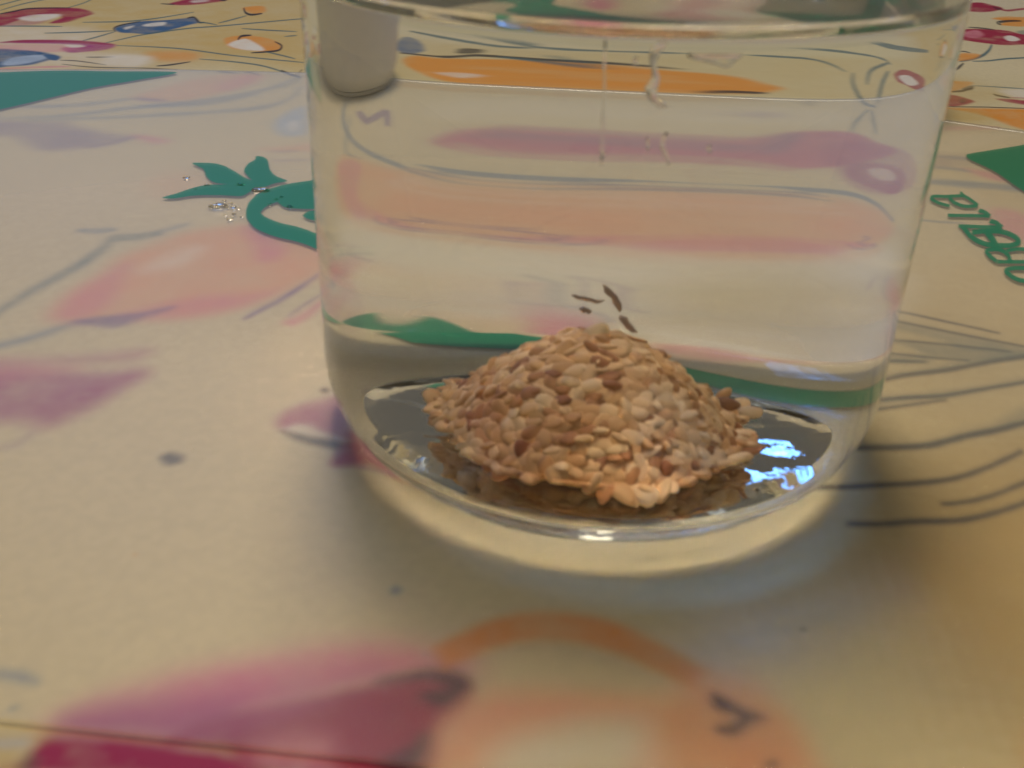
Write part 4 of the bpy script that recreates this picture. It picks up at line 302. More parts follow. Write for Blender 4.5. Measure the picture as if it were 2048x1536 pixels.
cc 0.8 0.2 -2.12,-5.22 -2.12,-5.18 -2.1,-5.13 -2.06,-5.06 -2.01,-5 -1.96,-4.94 -1.91,-4.89 -1.85,-4.84 -1.79,-4.79 -1.72,-4.75 -1.65,-4.71 -1.58,-4.68 -1.52,-4.66 -1.46,-4.65 -1.41,-4.64 -1.36,-4.65 -1.32,-4.65 -1.27,-4.66 -1.22,-4.66 -1.17,-4.66 -1.12,-4.66 -1.07,-4.65 -1.03,-4.65 -0.98,-4.65 -0.95,-4.65 -0.92,-4.66 -0.9,-4.67 -0.88,-4.68 -0.87,-4.72 -0.87,-4.75 -0.89,-4.79 -0.91,-4.83 -0.94,-4.88 -0.98,-4.94 -1.01,-4.99 -1.03,-5.05 -1.04,-5.12 -1.03,-5.19 -1.02,-5.26 -1.02,-5.33 -1.04,-5.39 -1.08,-5.44 -1.14,-5.47 -1.24,-5.5 -1.35,-5.51 -1.46,-5.52 -1.56,-5.52 -1.64,-5.51 -1.7,-5.49 -1.73,-5.45 -1.76,-5.41 -1.78,-5.36 -1.81,-5.31 -1.84,-5.28 -1.89,-5.26 -1.95,-5.26 -2.01,-5.25 -2.06,-5.25 -2.1,-5.24
cc 0.6 0.25 -2.68,-5.39 -2.65,-5.35 -2.57,-5.28 -2.46,-5.19 -2.34,-5.1 -2.21,-5.01 -2.1,-4.94 -2.01,-4.88 -1.92,-4.83 -1.82,-4.78 -1.73,-4.74 -1.65,-4.7 -1.58,-4.67 -1.53,-4.64 -1.48,-4.62 -1.45,-4.61 -1.42,-4.6 -1.38,-4.6 -1.34,-4.59 -1.29,-4.6 -1.24,-4.61 -1.19,-4.62 -1.14,-4.63 -1.09,-4.65 -1.05,-4.67 -1.02,-4.68 -0.98,-4.7 -0.95,-4.72 -0.93,-4.75 -0.91,-4.78 -0.9,-4.81 -0.92,-4.84 -0.94,-4.88 -0.98,-4.92 -1.01,-4.96 -1.04,-5.01 -1.07,-5.06 -1.07,-5.12 -1.06,-5.19 -1.05,-5.26 -1.04,-5.33 -1.06,-5.39 -1.09,-5.44 -1.17,-5.48 -1.28,-5.5 -1.41,-5.52 -1.54,-5.53 -1.65,-5.53 -1.74,-5.52 -1.78,-5.5 -1.81,-5.45 -1.82,-5.4 -1.82,-5.34 -1.83,-5.29 -1.85,-5.26 -1.88,-5.23 -1.92,-5.22 -1.96,-5.21 -2.01,-5.21 -2.06,-5.21 -2.12,-5.22 -2.21,-5.24 -2.33,-5.28 -2.45,-5.33 -2.56,-5.37 -2.64,-5.39
cm 0.5 0.3 -3.95,-5.31 -3.92,-5.28 -3.87,-5.24 -3.79,-5.2 -3.7,-5.16 -3.61,-5.11 -3.51,-5.07 -3.42,-5.03 -3.32,-4.98 -3.22,-4.93 -3.11,-4.89 -3,-4.84 -2.9,-4.8 -2.8,-4.76 -2.7,-4.73 -2.6,-4.7 -2.51,-4.67 -2.41,-4.64 -2.31,-4.61 -2.2,-4.58 -2.07,-4.55 -1.94,-4.51 -1.83,-4.49 -1.74,-4.47 -1.69,-4.47 -1.69,-4.49 -1.73,-4.53 -1.79,-4.57 -1.87,-4.63 -1.96,-4.69 -2.05,-4.74 -2.16,-4.81 -2.28,-4.88 -2.42,-4.95 -2.55,-5.03 -2.67,-5.09 -2.76,-5.15 -2.84,-5.2 -2.89,-5.25 -2.94,-5.28 -2.98,-5.32 -3.03,-5.35 -3.09,-5.37 -3.17,-5.38 -3.25,-5.39 -3.34,-5.4 -3.43,-5.39 -3.52,-5.39 -3.6,-5.39 -3.67,-5.38 -3.75,-5.37 -3.83,-5.36 -3.89,-5.35 -3.94,-5.33
ck 0.7 0.2 -2.37,-5.35 -2.33,-5.33 -2.29,-5.31 -2.25,-5.29 -2.2,-5.28 -2.16,-5.26 -2.11,-5.25 -2.07,-5.25 -2.02,-5.24 -1.98,-5.23 -1.93,-5.23 -1.9,-5.24 -1.87,-5.26 -1.85,-5.29 -1.82,-5.34 -1.81,-5.39 -1.8,-5.44 -1.81,-5.48 -1.84,-5.51 -1.89,-5.53 -1.97,-5.54 -2.06,-5.54 -2.15,-5.54 -2.24,-5.53 -2.31,-5.53 -2.35,-5.52 -2.39,-5.51 -2.41,-5.5 -2.43,-5.48 -2.45,-5.45 -2.45,-5.42 -2.43,-5.4 -2.42,-5.38 -2.39,-5.37
cd 0.75 0.12 -1.62,-4.6 -1.58,-4.57 -1.53,-4.54 -1.48,-4.51 -1.42,-4.49 -1.37,-4.46 -1.32,-4.45 -1.28,-4.43 -1.23,-4.42 -1.18,-4.41 -1.14,-4.4 -1.1,-4.4 -1.06,-4.4 -1.03,-4.41 -0.99,-4.42 -0.96,-4.44 -0.94,-4.45 -0.91,-4.47 -0.89,-4.48 -0.88,-4.5 -0.86,-4.51 -0.85,-4.55 -0.85,-4.57 -0.85,-4.6 -0.87,-4.63 -0.89,-4.67 -0.91,-4.71 -0.93,-4.74 -0.95,-4.76 -0.97,-4.78 -0.99,-4.79 -1.01,-4.8 -1.03,-4.8 -1.05,-4.81 -1.07,-4.8 -1.1,-4.79 -1.14,-4.78 -1.17,-4.75 -1.21,-4.73 -1.23,-4.71 -1.24,-4.69 -1.23,-4.67 -1.19,-4.66 -1.15,-4.64 -1.11,-4.63 -1.08,-4.61 -1.07,-4.58 -1.09,-4.57 -1.12,-4.55 -1.16,-4.54 -1.2,-4.52 -1.25,-4.52 -1.31,-4.53 -1.38,-4.55 -1.46,-4.57 -1.54,-4.59 -1.59,-4.6
cd 0.75 0.12 -1.42,-5.4 -1.4,-5.38 -1.37,-5.35 -1.34,-5.32 -1.3,-5.29 -1.26,-5.25 -1.24,-5.23 -1.21,-5.2 -1.2,-5.17 -1.18,-5.14 -1.17,-5.11 -1.16,-5.1 -1.13,-5.09 -1.1,-5.11 -1.09,-5.13 -1.09,-5.15 -1.08,-5.18 -1.08,-5.22 -1.07,-5.27 -1.07,-5.32 -1.07,-5.37 -1.08,-5.41 -1.09,-5.44 -1.13,-5.46 -1.17,-5.47 -1.22,-5.48 -1.28,-5.48 -1.32,-5.48 -1.36,-5.48 -1.38,-5.47 -1.4,-5.46 -1.42,-5.44
cc 1 0.1 -4.15,-5.84 -4.25,-5.83 -4.28,-5.82 -4.26,-5.79 -4.21,-5.77 -4.16,-5.74 -4.14,-5.72 -4.13,-5.68 -4.13,-5.64 -4.13,-5.62 -4.12,-5.6 -4.12,-5.58 -4.13,-5.55 -4.13,-5.53 -4.13,-5.51 -4.11,-5.49 -4.07,-5.47 -4,-5.46 -3.92,-5.46 -3.81,-5.45 -3.7,-5.45 -3.58,-5.45 -3.46,-5.45 -3.33,-5.45 -3.18,-5.45 -3.03,-5.46 -2.88,-5.46 -2.75,-5.46 -2.65,-5.47 -2.57,-5.47 -2.51,-5.48 -2.47,-5.49 -2.43,-5.5 -2.41,-5.51 -2.39,-5.53 -2.35,-5.55 -2.29,-5.58 -2.25,-5.61 -2.23,-5.64 -2.26,-5.67 -2.37,-5.7 -2.58,-5.72 -2.89,-5.75 -3.26,-5.78 -3.62,-5.81 -3.94,-5.83
cd 0.5 0.08 -4.15,-5.84 -4.16,-5.82 -4.16,-5.79 -4.16,-5.75 -4.15,-5.72 -4.15,-5.69 -4.14,-5.67 -4.13,-5.66 -4.1,-5.67 -4.08,-5.68 -4.05,-5.69 -4.03,-5.71 -4.01,-5.73 -4.01,-5.77 -4.01,-5.79 -4.01,-5.81 -4.03,-5.84 -4.07,-5.85 -4.09,-5.86 -4.12,-5.85 -4.14,-5.85
cy 0.8 0.15 -4.66,-5.52 -4.61,-5.49 -4.51,-5.48 -4.39,-5.47 -4.27,-5.47 -4.17,-5.47 -4.11,-5.48 -4.08,-5.49 -4.1,-5.53 -4.13,-5.56 -4.15,-5.58 -4.16,-5.6 -4.16,-5.63 -4.16,-5.65 -4.15,-5.68 -4.15,-5.7 -4.14,-5.72 -4.14,-5.75 -4.13,-5.77 -4.12,-5.79 -4.11,-5.82 -4.11,-5.84 -4.13,-5.88 -4.16,-5.89 -4.2,-5.91 -4.26,-5.93 -4.32,-5.94 -4.37,-5.93 -4.42,-5.91 -4.47,-5.87 -4.53,-5.81 -4.59,-5.73 -4.64,-5.65 -4.67,-5.58
cl 0.6 0.1 -4.51,-5.64 -4.47,-5.64 -4.43,-5.63 -4.37,-5.62 -4.32,-5.62 -4.28,-5.61 -4.25,-5.6 -4.23,-5.6 -4.2,-5.58 -4.21,-5.56 -4.24,-5.55 -4.28,-5.56 -4.31,-5.56 -4.35,-5.57 -4.4,-5.58 -4.45,-5.59 -4.49,-5.61 -4.52,-5.62
cg 0.75 0.1 -4.94,-4.94 -4.91,-4.95 -4.89,-4.96 -4.85,-4.97 -4.82,-4.97 -4.78,-4.98 -4.75,-4.98 -4.71,-4.98 -4.67,-4.98 -4.64,-4.98 -4.6,-4.98 -4.57,-4.99 -4.53,-4.99 -4.5,-4.99 -4.46,-4.99 -4.44,-4.99 -4.46,-4.95 -4.48,-4.94 -4.52,-4.93 -4.56,-4.91 -4.6,-4.9 -4.64,-4.89 -4.68,-4.89 -4.72,-4.89 -4.76,-4.89 -4.79,-4.89 -4.82,-4.89 -4.85,-4.89 -4.88,-4.89 -4.91,-4.89 -4.94,-4.89
cg 0.7 0.06 -4.51,-5.27 -4.5,-5.25 -4.48,-5.24 -4.46,-5.24 -4.45,-5.26 -4.46,-5.28 -4.49,-5.29
cg 0.8 0.06 -1.77,-3.48 -1.77,-3.46 -1.76,-3.43 -1.74,-3.42 -1.72,-3.42 -1.7,-3.43 -1.68,-3.45 -1.67,-3.47 -1.68,-3.5 -1.7,-3.52 -1.72,-3.53 -1.74,-3.53 -1.76,-3.51 -1.77,-3.49
co 0.5 0.03 -4.37,-3.32 -4.36,-3.3 -4.34,-3.3 -4.33,-3.32 -4.35,-3.33
cg 0.5 0.03 -1.31,-4.25 -1.3,-4.23 -1.28,-4.24 -1.3,-4.25
co 0.75 0.1 -1.1,-4.38 -1.06,-4.34 -1,-4.29 -0.93,-4.24 -0.86,-4.18 -0.79,-4.13 -0.73,-4.1 -0.67,-4.06 -0.6,-4.03 -0.54,-4 -0.48,-3.98 -0.41,-3.96 -0.34,-3.94 -0.26,-3.93 -0.19,-3.93 -0.11,-3.92 -0.04,-3.93 0.04,-3.93 0.11,-3.94 0.19,-3.96 0.26,-3.98 0.34,-4 0.41,-4.03 0.49,-4.06 0.57,-4.1 0.64,-4.14 0.73,-4.18 0.81,-4.23 0.9,-4.28 0.97,-4.32 1.02,-4.35 1.13,-4.11 1.08,-4.07 1.01,-4.02 0.93,-3.96 0.84,-3.9 0.75,-3.84 0.67,-3.79 0.59,-3.75 0.51,-3.7 0.42,-3.66 0.33,-3.63 0.25,-3.6 0.16,-3.58 0.07,-3.57 -0.02,-3.56 -0.11,-3.55 -0.2,-3.56 -0.29,-3.57 -0.38,-3.58 -0.47,-3.61 -0.55,-3.63 -0.63,-3.67 -0.71,-3.7 -0.78,-3.75 -0.85,-3.79 -0.92,-3.85 -0.99,-3.91 -1.07,-3.98 -1.14,-4.05 -1.19,-4.11 -1.23,-4.15
cp 0.85 0.2 -1.05,-5.18 -1.04,-5.13 -1.03,-5.07 -1.02,-5.02 -1.01,-4.96 -1,-4.91 -0.98,-4.87 -0.96,-4.83 -0.93,-4.79 -0.9,-4.75 -0.87,-4.72 -0.84,-4.69 -0.8,-4.66 -0.76,-4.63 -0.72,-4.61 -0.68,-4.59 -0.63,-4.57 -0.57,-4.55 -0.5,-4.54 -0.42,-4.53 -0.32,-4.52 -0.21,-4.51 -0.1,-4.5 0.01,-4.49 0.12,-4.48 0.23,-4.48 0.34,-4.47 0.46,-4.47 0.56,-4.46 0.66,-4.45 0.75,-4.43 0.82,-4.39 0.88,-4.35 0.93,-4.29 0.97,-4.24 1.02,-4.19 1.08,-4.16 1.15,-4.14 1.22,-4.13 1.3,-4.13 1.37,-4.13 1.44,-4.14 1.5,-4.16 1.55,-4.2 1.59,-4.24 1.63,-4.3 1.66,-4.35 1.69,-4.41 1.72,-4.46 1.75,-4.51 1.78,-4.56 1.81,-4.6 1.83,-4.65 1.85,-4.7 1.86,-4.75 1.88,-4.81 1.9,-4.87 1.92,-4.93 1.92,-4.99 1.89,-5.04 1.81,-5.09 1.66,-5.13 1.44,-5.18 1.19,-5.21 0.94,-5.24 0.73,-5.25 0.58,-5.25 0.52,-5.21 0.51,-5.15 0.53,-5.08 0.57,-5 0.6,-4.92 0.6,-4.86 0.58,-4.83 0.54,-4.8 0.5,-4.78 0.45,-4.77 0.39,-4.76 0.34,-4.76 0.28,-4.76 0.21,-4.78 0.15,-4.8 0.08,-4.82 0.01,-4.85 -0.06,-4.88 -0.13,-4.91 -0.2,-4.94 -0.27,-4.98 -0.34,-5.01 -0.4,-5.06 -0.46,-5.1 -0.51,-5.15 -0.54,-5.21 -0.58,-5.27 -0.61,-5.33 -0.65,-5.38 -0.69,-5.41 -0.75,-5.44 -0.81,-5.46 -0.88,-5.47 -0.94,-5.47 -0.99,-5.47 -1.03,-5.46 -1.06,-5.43 -1.06,-5.39 -1.06,-5.34 -1.06,-5.28 -1.05,-5.23
co 0.35 0.2 0.65,-4.81 0.69,-4.73 0.76,-4.65 0.83,-4.58 0.91,-4.5 0.99,-4.44 1.07,-4.39 1.14,-4.35 1.21,-4.33 1.29,-4.32 1.36,-4.31 1.43,-4.32 1.49,-4.33 1.54,-4.35 1.59,-4.38 1.64,-4.42 1.68,-4.47 1.72,-4.52 1.75,-4.56 1.77,-4.62 1.79,-4.67 1.8,-4.74 1.81,-4.8 1.82,-4.85 1.82,-4.9 1.83,-4.94 1.85,-4.98 1.86,-5.01 1.86,-5.04 1.83,-5.07 1.75,-5.1 1.61,-5.13 1.4,-5.17 1.17,-5.21 0.94,-5.24 0.74,-5.25 0.6,-5.25 0.54,-5.21 0.51,-5.15 0.53,-5.07 0.56,-4.98 0.6,-4.89
ck 0.12 0.25 -0.98,-4.87 -0.94,-4.82 -0.89,-4.77 -0.83,-4.72 -0.76,-4.68 -0.68,-4.64 -0.6,-4.61 -0.5,-4.58 -0.38,-4.55 -0.26,-4.53 -0.14,-4.52 -0.04,-4.51 0.02,-4.52 0.06,-4.55 0.07,-4.59 0.06,-4.65 0.04,-4.7 0,-4.75 -0.04,-4.8 -0.1,-4.83 -0.19,-4.86 -0.28,-4.89 -0.38,-4.91 -0.47,-4.94 -0.55,-4.97 -0.63,-5 -0.7,-5.05 -0.77,-5.09 -0.83,-5.13 -0.89,-5.16 -0.93,-5.16 -0.96,-5.14 -0.98,-5.1 -1,-5.04 -1,-4.98 -1,-4.92
cw 0.6 0.3 -0.46,-5.1 -0.41,-5.06 -0.35,-5.02 -0.28,-4.98 -0.21,-4.94 -0.13,-4.91 -0.06,-4.88 0.01,-4.85 0.08,-4.83 0.15,-4.8 0.21,-4.79 0.28,-4.78 0.34,-4.77 0.39,-4.77 0.45,-4.78 0.5,-4.79 0.54,-4.8 0.58,-4.83 0.6,-4.86 0.63,-4.92 0.65,-4.98 0.67,-5.06 0.67,-5.13 0.63,-5.2 0.56,-5.25 0.43,-5.29 0.24,-5.33 0.02,-5.36 -0.19,-5.38 -0.38,-5.39 -0.5,-5.39 -0.56,-5.36 -0.58,-5.32 -0.57,-5.27 -0.54,-5.21 -0.5,-5.15
cd 0.85 0.09 1.18,-4.37 1.2,-4.37 1.23,-4.39 1.25,-4.4 1.27,-4.41 1.29,-4.42 1.32,-4.43 1.34,-4.45 1.37,-4.46 1.4,-4.47 1.43,-4.49 1.45,-4.5 1.49,-4.51 1.52,-4.53 1.54,-4.54 1.56,-4.55 1.57,-4.58 1.55,-4.59 1.53,-4.61 1.5,-4.62 1.48,-4.64 1.45,-4.65 1.43,-4.67 1.4,-4.7 1.38,-4.72 1.35,-4.75 1.32,-4.77 1.3,-4.78 1.28,-4.78 1.25,-4.78 1.22,-4.77 1.19,-4.76 1.17,-4.74 1.21,-4.7 1.25,-4.68 1.28,-4.66 1.31,-4.64 1.33,-4.62 1.35,-4.6 1.33,-4.58 1.3,-4.56 1.27,-4.56 1.24,-4.55 1.21,-4.54 1.19,-4.53 1.17,-4.51 1.16,-4.49 1.16,-4.47 1.16,-4.44 1.16,-4.41 1.17,-4.39
cd 0.6 0.06 1.53,-5.06 1.53,-5.03 1.55,-5.01 1.57,-4.99 1.59,-4.98 1.61,-4.98 1.62,-5 1.63,-5.02 1.61,-5.04 1.59,-5.05 1.56,-5.06 1.53,-5.06
cd 0.7 0.03 2.01,-3.5 2.03,-3.47 2.05,-3.47 2.06,-3.48 2.05,-3.5 2.02,-3.51
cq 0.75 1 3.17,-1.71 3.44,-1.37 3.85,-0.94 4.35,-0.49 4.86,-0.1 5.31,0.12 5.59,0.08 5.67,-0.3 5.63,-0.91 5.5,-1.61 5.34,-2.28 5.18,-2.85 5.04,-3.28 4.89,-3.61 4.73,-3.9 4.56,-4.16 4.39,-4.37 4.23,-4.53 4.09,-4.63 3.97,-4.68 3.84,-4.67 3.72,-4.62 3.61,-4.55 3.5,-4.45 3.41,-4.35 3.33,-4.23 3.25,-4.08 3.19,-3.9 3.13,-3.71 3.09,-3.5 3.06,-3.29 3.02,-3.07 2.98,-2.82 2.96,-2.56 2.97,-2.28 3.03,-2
cy 0.5 1 3.12,-1.93 3.38,-1.65 3.77,-1.29 4.24,-0.93 4.72,-0.61 5.14,-0.44 5.39,-0.47 5.46,-0.78 5.4,-1.29 5.26,-1.87 5.09,-2.45 4.93,-2.94 4.81,-3.31 4.7,-3.6 4.59,-3.86 4.48,-4.09 4.37,-4.28 4.26,-4.42 4.14,-4.5 4.01,-4.53 3.86,-4.5 3.69,-4.42 3.54,-4.32 3.39,-4.21 3.28,-4.1 3.2,-3.99 3.15,-3.86 3.12,-3.72 3.1,-3.56 3.08,-3.4 3.07,-3.22 3.04,-3.04 3,-2.84 2.96,-2.62 2.95,-2.39 3,-2.16
ct 0.12 0.8 2.52,-3.77 2.6,-3.74 2.74,-3.74 2.9,-3.75 3.06,-3.76 3.22,-3.78 3.36,-3.8 3.48,-3.83 3.6,-3.85 3.72,-3.88 3.81,-3.92 3.88,-3.96 3.92,-4.01 3.92,-4.08 3.89,-4.17 3.83,-4.27 3.76,-4.35 3.67,-4.42 3.57,-4.45 3.45,-4.45 3.28,-4.42 3.1,-4.37 2.92,-4.31 2.76,-4.24 2.64,-4.18 2.56,-4.12 2.5,-4.04 2.47,-3.96 2.45,-3.88 2.47,-3.81
co 0.25 0.15 3.65,-4.44 3.67,-4.41 3.71,-4.38 3.74,-4.36 3.77,-4.35 3.79,-4.35 3.8,-4.37 3.79,-4.42 3.77,-4.5 3.74,-4.59 3.71,-4.68 3.68,-4.76 3.65,-4.81 3.62,-4.84 3.59,-4.86 3.56,-4.86 3.54,-4.86 3.52,-4.85 3.51,-4.83 3.52,-4.78 3.53,-4.72 3.56,-4.64 3.59,-4.57 3.62,-4.5
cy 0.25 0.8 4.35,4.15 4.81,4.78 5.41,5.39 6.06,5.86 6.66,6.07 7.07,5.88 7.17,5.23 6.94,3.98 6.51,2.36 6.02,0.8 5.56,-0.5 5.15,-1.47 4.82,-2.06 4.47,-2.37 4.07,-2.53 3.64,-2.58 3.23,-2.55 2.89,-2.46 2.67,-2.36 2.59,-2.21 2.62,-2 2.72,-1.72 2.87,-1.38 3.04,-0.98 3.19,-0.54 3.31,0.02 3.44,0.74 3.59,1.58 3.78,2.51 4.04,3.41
cd 0.8 0.06 4.02,3.71 4.08,3.69 4.16,3.67 4.25,3.64 4.36,3.61 4.47,3.57 4.59,3.53 4.72,3.48 4.85,3.42 4.98,3.37 5.12,3.31 5.26,3.26 5.41,3.2 5.55,3.14 5.67,3.09 5.76,3.06 5.78,3.12 5.7,3.15 5.58,3.21 5.43,3.27 5.28,3.33 5.14,3.39 5.01,3.45 4.88,3.5 4.74,3.56 4.61,3.61 4.49,3.65 4.38,3.69 4.27,3.72 4.18,3.74 4.09,3.76 4.03,3.77
cd 0.7 0.06 4.17,3.28 4.19,3.27 4.21,3.27 4.24,3.26 4.29,3.24 4.37,3.22 4.47,3.18 4.58,3.14 4.72,3.09 4.87,3.03 5.03,2.97 5.21,2.91 5.42,2.84 5.64,2.77 5.83,2.71 5.99,2.66 6.11,2.62 6.19,2.59 6.26,2.56 6.31,2.54 6.35,2.53 6.38,2.59 6.34,2.61 6.29,2.63 6.22,2.66 6.14,2.69 6.02,2.73 5.87,2.79 5.67,2.85 5.45,2.93 5.24,3 5.06,3.06 4.9,3.12 4.75,3.17 4.61,3.22 4.49,3.27 4.39,3.3 4.32,3.33 4.27,3.34 4.23,3.34 4.21,3.35 4.19,3.35
cd 0.75 0.06 3.91,2.58 3.96,2.58 4.03,2.58 4.11,2.59 4.2,2.59 4.3,2.59 4.4,2.58 4.52,2.58 4.64,2.57 4.78,2.56 4.92,2.56 5.08,2.54 5.27,2.52 5.46,2.51 5.63,2.49 5.74,2.48 5.76,2.53 5.65,2.55 5.48,2.57 5.29,2.59 5.1,2.61 4.94,2.62 4.8,2.63 4.66,2.64 4.54,2.65 4.42,2.65 4.31,2.65 4.21,2.65 4.12,2.65 4.04,2.64 3.97,2.64 3.92,2.64
cd 0.7 0.06 3.82,2.15 3.85,2.15 3.89,2.15 3.94,2.16 4,2.16 4.07,2.16 4.15,2.15 4.26,2.14 4.37,2.13 4.48,2.12 4.58,2.12 4.69,2.11 4.8,2.12 4.91,2.12 5,2.12 5.07,2.12 5.08,2.17 5.02,2.17 4.93,2.17 4.82,2.17 4.71,2.18 4.6,2.18 4.5,2.19 4.39,2.2 4.27,2.21 4.17,2.21 4.08,2.22 4.01,2.22 3.95,2.22 3.9,2.21 3.86,2.2 3.83,2.2
cd 0.7 0.06 3.77,1.87 3.8,1.88 3.83,1.89 3.88,1.9 3.93,1.91 3.97,1.92 4.02,1.92 4.07,1.93 4.12,1.93 4.17,1.94 4.22,1.94 4.27,1.95 4.33,1.96 4.38,1.97 4.43,1.97 4.46,1.98 4.48,2.04 4.45,2.04 4.4,2.04 4.35,2.04 4.29,2.03 4.24,2.03 4.19,2.03 4.14,2.02 4.09,2.02 4.04,2.01 3.99,2 3.94,1.99 3.89,1.98 3.85,1.96 3.81,1.95 3.78,1.94
cd 0.75 0.06 3.45,1.2 3.49,1.22 3.55,1.25 3.62,1.28 3.7,1.31 3.77,1.35 3.84,1.38 3.9,1.42 3.97,1.45 4.04,1.49 4.13,1.53 4.23,1.57 4.34,1.61 4.46,1.65 4.59,1.7 4.71,1.75 4.84,1.81 4.96,1.88 5.09,1.95 5.22,2.01 5.34,2.08 5.45,2.13 5.56,2.18 5.67,2.22 5.78,2.27 5.89,2.32 6.02,2.38 6.16,2.45 6.3,2.52 6.41,2.58 6.5,2.63 6.53,2.74 6.45,2.7 6.33,2.64 6.19,2.58 6.05,2.51 5.92,2.45 5.81,2.4 5.7,2.36 5.6,2.31 5.49,2.27 5.37,2.21 5.25,2.15 5.12,2.08 4.99,2.01 4.86,1.95 4.74,1.89 4.61,1.84 4.49,1.79 4.37,1.75 4.25,1.7 4.15,1.66 4.06,1.62 3.98,1.58 3.92,1.54 3.85,1.5 3.79,1.47 3.71,1.43 3.64,1.39 3.56,1.35 3.5,1.32 3.46,1.3
cd 0.8 0.06 3.44,0.75 3.47,0.76 3.5,0.77 3.54,0.78 3.58,0.8 3.64,0.82 3.69,0.83 3.76,0.86 3.83,0.88 3.91,0.9 3.98,0.92 4.07,0.94 4.15,0.96 4.24,0.98 4.34,1 4.44,1.03 4.54,1.07 4.65,1.12 4.76,1.17 4.88,1.23 5,1.28 5.12,1.34 5.25,1.4 5.39,1.46 5.52,1.52 5.65,1.58 5.78,1.64 5.91,1.72 6.04,1.79 6.16,1.85 6.24,1.89 6.26,1.98 6.18,1.93 6.07,1.88 5.94,1.81 5.8,1.74 5.67,1.67 5.54,1.61 5.41,1.55 5.28,1.5 5.15,1.44 5.02,1.38 4.9,1.33 4.78,1.27 4.67,1.22 4.56,1.17 4.46,1.13 4.36,1.1 4.27,1.08 4.18,1.06 4.09,1.04 4,1.02 3.92,1 3.85,0.97 3.78,0.95 3.71,0.93 3.65,0.9 3.6,0.89 3.55,0.87 3.51,0.85 3.48,0.84 3.45,0.83
cd 0.8 0.06 3.4,0.54 3.43,0.54 3.46,0.55 3.49,0.56 3.53,0.57 3.58,0.59 3.63,0.61 3.7,0.64 3.77,0.66 3.83,0.69 3.89,0.72 3.95,0.74 4.02,0.77 4.08,0.79 4.14,0.82 4.21,0.85 4.28,0.88 4.35,0.91 4.41,0.93 4.46,0.95 4.47,1.01 4.43,0.99 4.36,0.97 4.29,0.94 4.22,0.91 4.15,0.89 4.09,0.86 4.03,0.84 3.97,0.81 3.9,0.79 3.84,0.76 3.78,0.74 3.71,0.71 3.64,0.68 3.58,0.66 3.54,0.64 3.5,0.62 3.47,0.61 3.44,0.6 3.42,0.6
cd 0.85 0.06 2.91,-0.39 2.94,-0.39 2.97,-0.39 3.02,-0.39 3.07,-0.39 3.12,-0.39 3.19,-0.38 3.26,-0.37 3.34,-0.36 3.42,-0.35 3.51,-0.34 3.59,-0.32 3.68,-0.3 3.78,-0.28 3.87,-0.25 3.97,-0.22 4.07,-0.18 4.16,-0.12 4.26,-0.06 4.36,-0.01 4.45,0.05 4.54,0.09 4.63,0.13 4.72,0.17 4.81,0.21 4.9,0.26 4.98,0.3 5.06,0.35 5.13,0.39 5.21,0.44 5.29,0.49 5.39,0.54 5.49,0.6 5.59,0.66 5.67,0.72 5.73,0.75 5.76,0.87 5.7,0.84 5.61,0.79 5.51,0.73 5.41,0.67 5.32,0.62 5.24,0.57 5.16,0.53 5.08,0.49 5,0.44 4.92,0.4 4.84,0.36 4.75,0.32 4.66,0.28 4.57,0.24 4.48,0.19 4.38,0.14 4.28,0.08 4.18,0.02 4.08,-0.03 3.99,-0.08 3.9,-0.11 3.81,-0.14 3.71,-0.16 3.62,-0.18 3.53,-0.2 3.45,-0.22 3.37,-0.23 3.29,-0.24 3.21,-0.25 3.15,-0.26 3.09,-0.27 3.04,-0.27 3,-0.28 2.96,-0.28 2.94,-0.28
cd 0.9 0.06 2.27,-1.29 2.33,-1.28 2.4,-1.27 2.5,-1.26 2.6,-1.25 2.7,-1.23 2.8,-1.22 2.92,-1.19 3.03,-1.17 3.14,-1.14 3.25,-1.12 3.35,-1.09 3.45,-1.07 3.54,-1.05 3.63,-1.03 3.72,-1 3.8,-0.98 3.88,-0.95 3.96,-0.92 4.03,-0.89 4.12,-0.85 4.2,-0.8 4.29,-0.75 4.38,-0.69 4.47,-0.62 4.56,-0.56 4.66,-0.48 4.78,-0.39 4.89,-0.3 4.98,-0.22 5.05,-0.16 5.05,-0.07 4.99,-0.13 4.89,-0.21 4.78,-0.29 4.67,-0.38 4.57,-0.46 4.48,-0.52 4.39,-0.58 4.3,-0.64 4.21,-0.7 4.13,-0.74 4.05,-0.78 3.98,-0.81 3.9,-0.84 3.82,-0.86 3.74,-0.89 3.65,-0.91 3.56,-0.94 3.47,-0.96 3.37,-0.98 3.27,-1 3.16,-1.03 3.05,-1.06 2.93,-1.09 2.82,-1.11 2.72,-1.13 2.61,-1.15 2.51,-1.17 2.42,-1.18 2.34,-1.19 2.28,-1.2
cd 0.9 0.06 3.81,-1.37 3.84,-1.36 3.88,-1.36 3.93,-1.35 3.98,-1.33 4.04,-1.31 4.1,-1.29 4.16,-1.27 4.23,-1.24 4.3,-1.2 4.38,-1.16 4.47,-1.1 4.57,-1.03 4.68,-0.96 4.78,-0.89 4.86,-0.83 4.94,-0.77 5.01,-0.73 5.07,-0.68 5.13,-0.65 5.16,-0.62 5.17,-0.55 5.14,-0.57 5.08,-0.6 5.02,-0.64 4.95,-0.69 4.87,-0.74 4.78,-0.8 4.68,-0.87 4.58,-0.95 4.48,-1.01 4.39,-1.07 4.31,-1.11 4.24,-1.15 4.17,-1.18 4.11,-1.21 4.05,-1.23 4,-1.25 3.94,-1.27 3.89,-1.28 3.85,-1.29 3.82,-1.3
